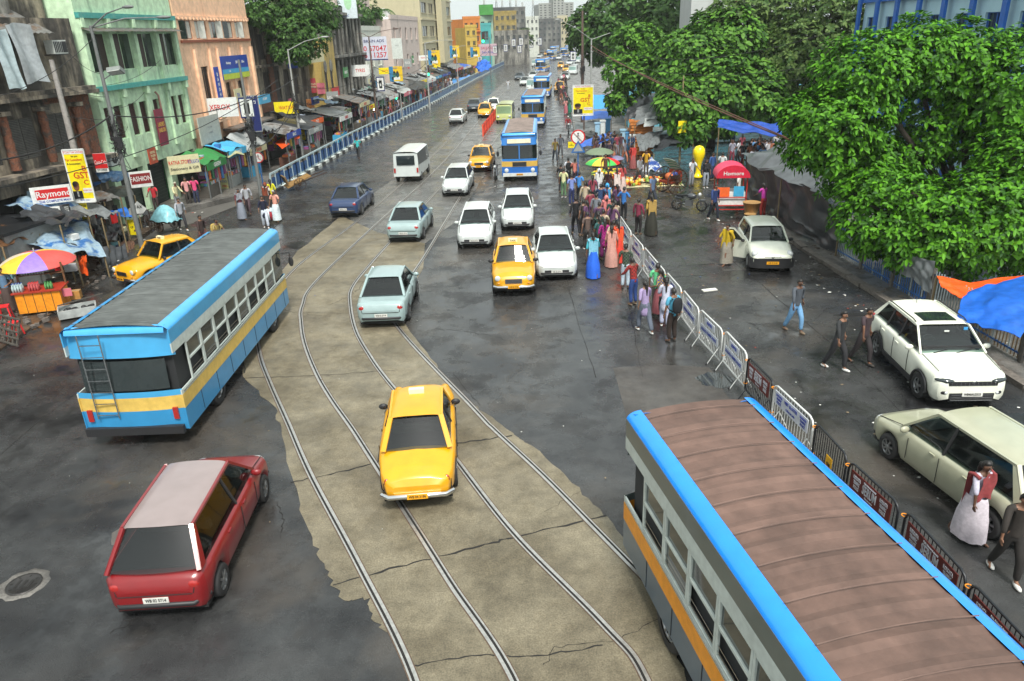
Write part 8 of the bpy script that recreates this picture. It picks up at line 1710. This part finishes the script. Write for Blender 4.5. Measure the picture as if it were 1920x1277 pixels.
P(PG(1236, 590), R(230), 'carry', 'woman in a mustard and blue patterned dress half hidden by the mint green shirt', '#a88a3a/2a3a7a', '8a4a50', 'kurta', 'skirt', (), True, .95)
P(PG(1246, 613), R(170), 'wait', 'schoolgirl in a white uniform and black vest with a black bag', 'c4c8d8', 'b4b8d0', 'kurta', 'baggy', [('bag', '16171a')], True, .98)
P(PG(1259, 641), R(205), 'stand', 'man in a light blue shirt with a large black backpack nearest in the waiting line', '4a9ab8', '2a1f1a', extras=[('backpack', '15171c')], s=1.02)
rq = random.Random(4)
for i in range(14): P(PG(rq.uniform(1096, 1160), 395 + i * 7 + rq.uniform(-8, 8)), R(rq.uniform(140, 220)), rq.choice(['stand', 'wait', 'walk']), 'person waiting in the packed crowd along the first barriers', rq.choice(['3a4a6a', '8a3a4a', '2a2c30', 'b8a890', '5a3a5a', '2f5a5a', 'c86a6a', '7a8088']), rq.choice(['1f2228', '3a3f4c', '5a4a44']), 'longshirt' if i % 2 else 'shirt', 'trousers', fem=i % 3 == 0, group='waiting crowd along the barriers')
# walkers in the plaza road
P(PG(1222, 388), R(30), 'walk', 'man in blue grey walking in the plaza behind the black and gold sari', '5a7090', '2f3440', s=1.05)
P(PG(1220, 440), R(190), 'walk', 'woman in a black and gold sari crossing the plaza road', 'a8883a', '2a2a22', 'kurta', 'sari', [('shawl', 'a88a4a')], True, 1.1)
P(PG(1337, 413), R(20), 'walk', 'man in a dark blue shirt walking alone before the pink cart', '24386a', '1c2230', 'longshirt', s=1.05)
P(PG(1361, 497), R(-60), 'walk', 'person wrapped in yellow cloth stooping beside the open car door', 'b89a1a', '8a8478', 'kurta', 'lungi', [('shawl', 'c8a81a')])
P(PG(1487, 622), R(20), 'walk', 'man in a grey shirt and light blue jeans walking on the empty side road', '4a5058', '6a98c0', 'longshirt', s=1.02)
P(PG(1565, 692), R(30), 'walk', 'man in charcoal walking toward the white sport utility car', '2a2c2e', '26262a', 'longshirt', s=1.02)
P(PG(1612, 682), R(25), 'walk', 'person in faded plum walking close beside the man in charcoal', '3c2f34', '2f2a2c')
P(PG(1812, 1010), R(15), 'walk', 'woman in a white and maroon dress walking near the barriers at the front', 'b8b4c4', 'c4bcc4', 'kurta', 'skirt', [('scarf', '8a3a3c')], True, 1.0)
P(PG(1880, 1082), R(-10), 'walk', 'man in dark brown clothes walking nearest the barriers at the front', '2f2a26', '24211f', 'longshirt', s=1.02)
# plaza sellers and shoppers
for a in [((1352, 338), 160, 'stand', 'man in a white shirt and dark trousers with an orange bag near the balloon', 'd0d2d0', '1f2024', 'shirt', 'trousers', [('bag', 'c8501e')]), ((1334, 338), 30, 'stand', 'man in a blue shirt between the balloon and the white shirted man', '2f4f86', '22304a', 'longshirt'), ((1322, 353), 10, 'stand', 'woman in a black dress over grey trousers just past the balloon', '1a1c20', '8a9098', 'kurta', 'baggy', [('hood', '2a2a2e')], True),
          ((1295, 350), 20, 'bent', 'seller in a white shirt beside the rickshaw shafts', 'c8ccd0', '8c8e94'), ((1409, 327), 20, 'stand', 'man in a white shirt under the deep blue awning', 'ccccd4', '4a4a52', 'shirt'), ((1427, 323), -30, 'stand', 'man in a pale blue shirt beside the white shirt under the awning', '7aa8d8', '3a4048'), ((1448, 331), 10, 'wait', 'woman in bright pink beneath the awning edge', 'd83a7a', 'b88a6a', 'kurta', 'skirt', (), True),
          ((1471, 312), 0, 'stand', 'man in a pale shirt at the far end of the awning', 'c8c8d0', '8a8c94', 'longshirt'), ((1421, 308), -40, 'bent', 'woman in an orange sari bending deep under the awning', 'c85a1e', 'b84a1e', 'kurta', 'sari', (), True), ((1382, 384), 60, 'stand', 'cart seller in a white shirt behind the pink cart', 'd4d2cc', '7a4a38'), ((1429, 408), 200, 'bent', 'woman in a magenta blouse buying at the pink cart', 'c03aa0', 'a8302a', 'shirt', 'trousers', (), True),
          ((1449, 382), -30, 'stand', 'man in a white shirt next to the pink cart canopy', 'd0d0cc', '5a6068'), ((1459, 385), 20, 'bent', 'man in a dark brown shirt leaning at the tent pole', '3a2e28', '2c2a2a', 'longshirt'), ((1186, 318), 10, 'stand', 'person in a red shawl at the edge of the fruit heaps', '9c2f2f', '8a4a48', 'kurta', 'skirt', [('shawl', 'b83a34')], True), ((1198, 345), 30, 'walk', 'grey shirted man walking past the fruit heaps', '8a8c90', '3a3c40', 'longshirt'),
          ((1211, 330), -20, 'bent', 'fruit seller in yellow by the orange heaps', 'c89a2a', '5a5048'), ((1166, 362), 200, 'wait', 'woman in a red and white dress by the striped umbrella', 'b84a48', 'c8b0a8', 'kurta', 'skirt', (), True), ((1135, 340), 0, 'stand', 'fruit seller in a brown shirt under the striped umbrella', '5a3c2c', '2c2824')]:
    (px, py), rz, pose, lab, top, bot = a[:6]; rest_ = list(a[6:]) + [None] * 4
    P(PG(px, py), R(rz), pose, lab, top, bot, rest_[0] or 'shirt', rest_[1] or 'trousers', rest_[2] or (), bool(rest_[3]))
r = random.Random(99)
cols_ = ['2a2a34', '5c2a30', '7a7a84', '3a3040', '8a3a4a', '2f3f5c', '6a5a50', '4a2f3c', '9a9aa8', '2a3a30', 'a86a50', '1f1f24']
for i in range(26):
    px = r.uniform(1112, 1185); py = 296 + r.uniform(-14, 16); P(PG(px, py), r.uniform(0, 6.28), r.choice(['stand', 'walk', 'wait']), 'shopper in the dense crowd between the umbrellas and the grey tents', r.choice(cols_), r.choice(cols_), 'longshirt' if i % 2 else 'shirt', 'trousers', fem=bool(i % 3 == 0), group='shoppers crowding the market lane')
for i in range(24):
    px = r.uniform(1362, 1482); py = r.uniform(292, 318); P(PG(px, py), r.uniform(0, 6.28), r.choice(['stand', 'walk', 'wait']), 'shopper in the shade under the deep blue awning', r.choice(cols_ + ['c8c8cc', '5a8ab8']), r.choice(cols_), 'shirt', 'trousers', fem=bool(i % 4 == 0), group='shoppers in the awning shade')
# the pavement of shops
P(PG(500, 428), R(20), 'carry', 'woman in a navy tunic and white trousers with a red bag by the road', '171c34', 'c4ccd8', 'kurta', 'baggy', [('bag', '8a1c2a')], True)
P(PG(521, 416), R(-10), 'carry', 'man in a pink vest and white wrap carrying a large white bag', 'd89a88', 'd0dce0', 'shirt', 'lungi', [('bigbag', 'd4e4ec')], hair=C('a8a8a4', .8))
P(PG(505, 398), R(170), 'stand', 'woman in a white blouse and rust head cloth behind the navy tunic', 'd0c8c0', '2a2420', 'shirt', 'skirt', [('hood', '7a3a22')], True)
P(PG(514, 392), R(200), 'stand', 'woman in a lemon yellow top behind the rust head cloth', 'd8d42a', '2a2a2a', 'kurta', 'baggy', (), True)
P(PG(673, 298), R(180), 'walk', 'man in a turquoise shirt walking along the blue railing', '2fa8a8', '26282c', s=1.0)
P(PG(371, 384), R(20), 'stand', 'man in a hot pink shirt and blue trousers by the shop doors', 'd8487a', '2a3048')
P(PG(356, 386), R(30), 'stand', 'man in a pale pink shirt next to the hot pink shirt', 'd89a98', '3a3430')
P(PG(336, 396), R(60), 'bent', 'old man in a cream shirt and white cap pushing the cycle cart', 'c8c49a', '8a8c90', 'longshirt', hair=C('b8b4a0', .8))
P(PG(296, 398), R(10), 'bent', 'man in a red shirt at the foot of the green kiosk', 'c8303a', '3a2c2c')
P(PG(345, 432), R(40), 'walk', 'person in pale grey walking behind the parked yellow taxi', '9a9ea4', '2a2a2e', 'longshirt')
P(PG(385, 470), R(60), 'walk', 'person in dark brown stepping off the verge past the taxi', '3a2c2a', '5a3038', 'longshirt')
P(PG(414, 478), R(60), 'bent', 'porter in khaki carrying a golden bundle near the blue bus', '8a7a4a', '2f3a44', extras=[('backpack', 'a8904a')])
P(PG(455, 412), R(30), 'walk', 'woman in maroon and grey crossing toward the shops', '5a2a34', '7a808c', 'kurta', 'skirt', [('hood', '8a8c94')], True)
P(PG(468, 402), R(10), 'walk', 'person in whitish grey beside the woman in maroon', 'a8aab0', '4a3a40', 'longshirt')
P(PG(553, 306), R(20), 'stand', 'man in a lilac shirt at the stalls behind the railing start', 'b88aa8', '2c2a30')
P(PG(590, 292), R(-20), 'wait', 'man in a pale grey shirt behind the blue railing', '9ca4a8', '34383c')
P(PG(642, 262), R(160), 'stand', 'man in a dark shirt standing at the lit sweet stall', '23303c', '22283a', 'longshirt', s=1.05)
P(PG(629, 262), R(150), 'stand', 'man in a white shirt at the lit sweet stall', 'ccc8d0', '4a2c34')
for i in range(30):
    y = r.uniform(82, 150); P((r.uniform(FX(y) + 3.6, LX(y) - .6), y, .13), r.uniform(0, 6.28), r.choice(['stand', 'walk', 'wait']), 'shopper at the stalls behind the blue railing', r.choice(cols_ + ['c8c8cc', 'b86a3a']), r.choice(cols_), 'shirt', 'trousers', fem=bool(i % 3 == 0), group='shoppers behind the railing')
P(PG(24, 585, .06), R(30), 'wait', 'drinks seller in faded blue behind the orange counter', '5a7a98', '4a3c38', 'shirt', 'lungi')
P(PG(18, 560, .06), R(70), 'stand', 'man in a dusty brown shirt at the picture edge by the drinks stall', '6a4c40', '3a3430', 'longshirt')
P(PG(1008, 254 - 70), R(180), 'wait', 'person standing in the middle of the empty lane far up the road', '2a2c30', '2a2a2c')
P(PG(953, 170), R(180), 'stand', 'traffic constable in white standing in the empty lane', 'c8ccd0', 'a8acb0')
P(PG(1061, 214), R(180), 'walk', 'woman in pink walking up the road past the motorcycle', 'c88a84', 'a85a64', 'kurta', 'skirt', (), True); P(PG(1068, 212), R(180), 'walk', 'woman in green walking beside the one in pink', '3a5a48', '1f6a54', 'kurta', 'sari', (), True)
# rider
g = G(1066, 250); P((g.x, g.y + .3, .28), R(-3), 'sit', 'motorcycle rider in a red jacket and white helmet', '8a2028', '2a2a30', 'longshirt', 'trousers', hair=C('d0d0d0', .3), s=.98)
# people seen on the two blurred cycles and far lane
for i in range(14):
    y = r.uniform(95, 150); P((RX(y) - r.uniform(.2, 1.6), y, 0), R(180 + r.uniform(-30, 30)), 'walk', 'walker along the road edge beside the far jam', r.choice(cols_ + ['c86a7a', 'a8a8b0']), r.choice(cols_), 'shirt', 'trousers', fem=bool(i % 2), group='walkers beside the far jam')

# ================================================================ the damp air over the street
b = MB(); b.b2((-905, -105, -1.2), (905, 1405, 75)); o = b.build('haze'); o['kind'] = 'stuff'; o['label'] = 'thin damp haze over the street'
hm = bpy.data.materials.new('haze'); hm.use_nodes = True; N = hm.node_tree.nodes; N.remove(N['Principled BSDF']); v = N.new('ShaderNodeVolumePrincipled'); v.inputs['Color'].default_value = (.93, .97, .96, 1); v.inputs['Density'].default_value = .0003
hm.node_tree.links.new(v.outputs[0], N['Material Output'].inputs['Volume']); o.data.materials.append(hm)
for o in PROTO:
    for c in list(o.children_recursive) + [o]:
        bpy.data.objects.remove(c)
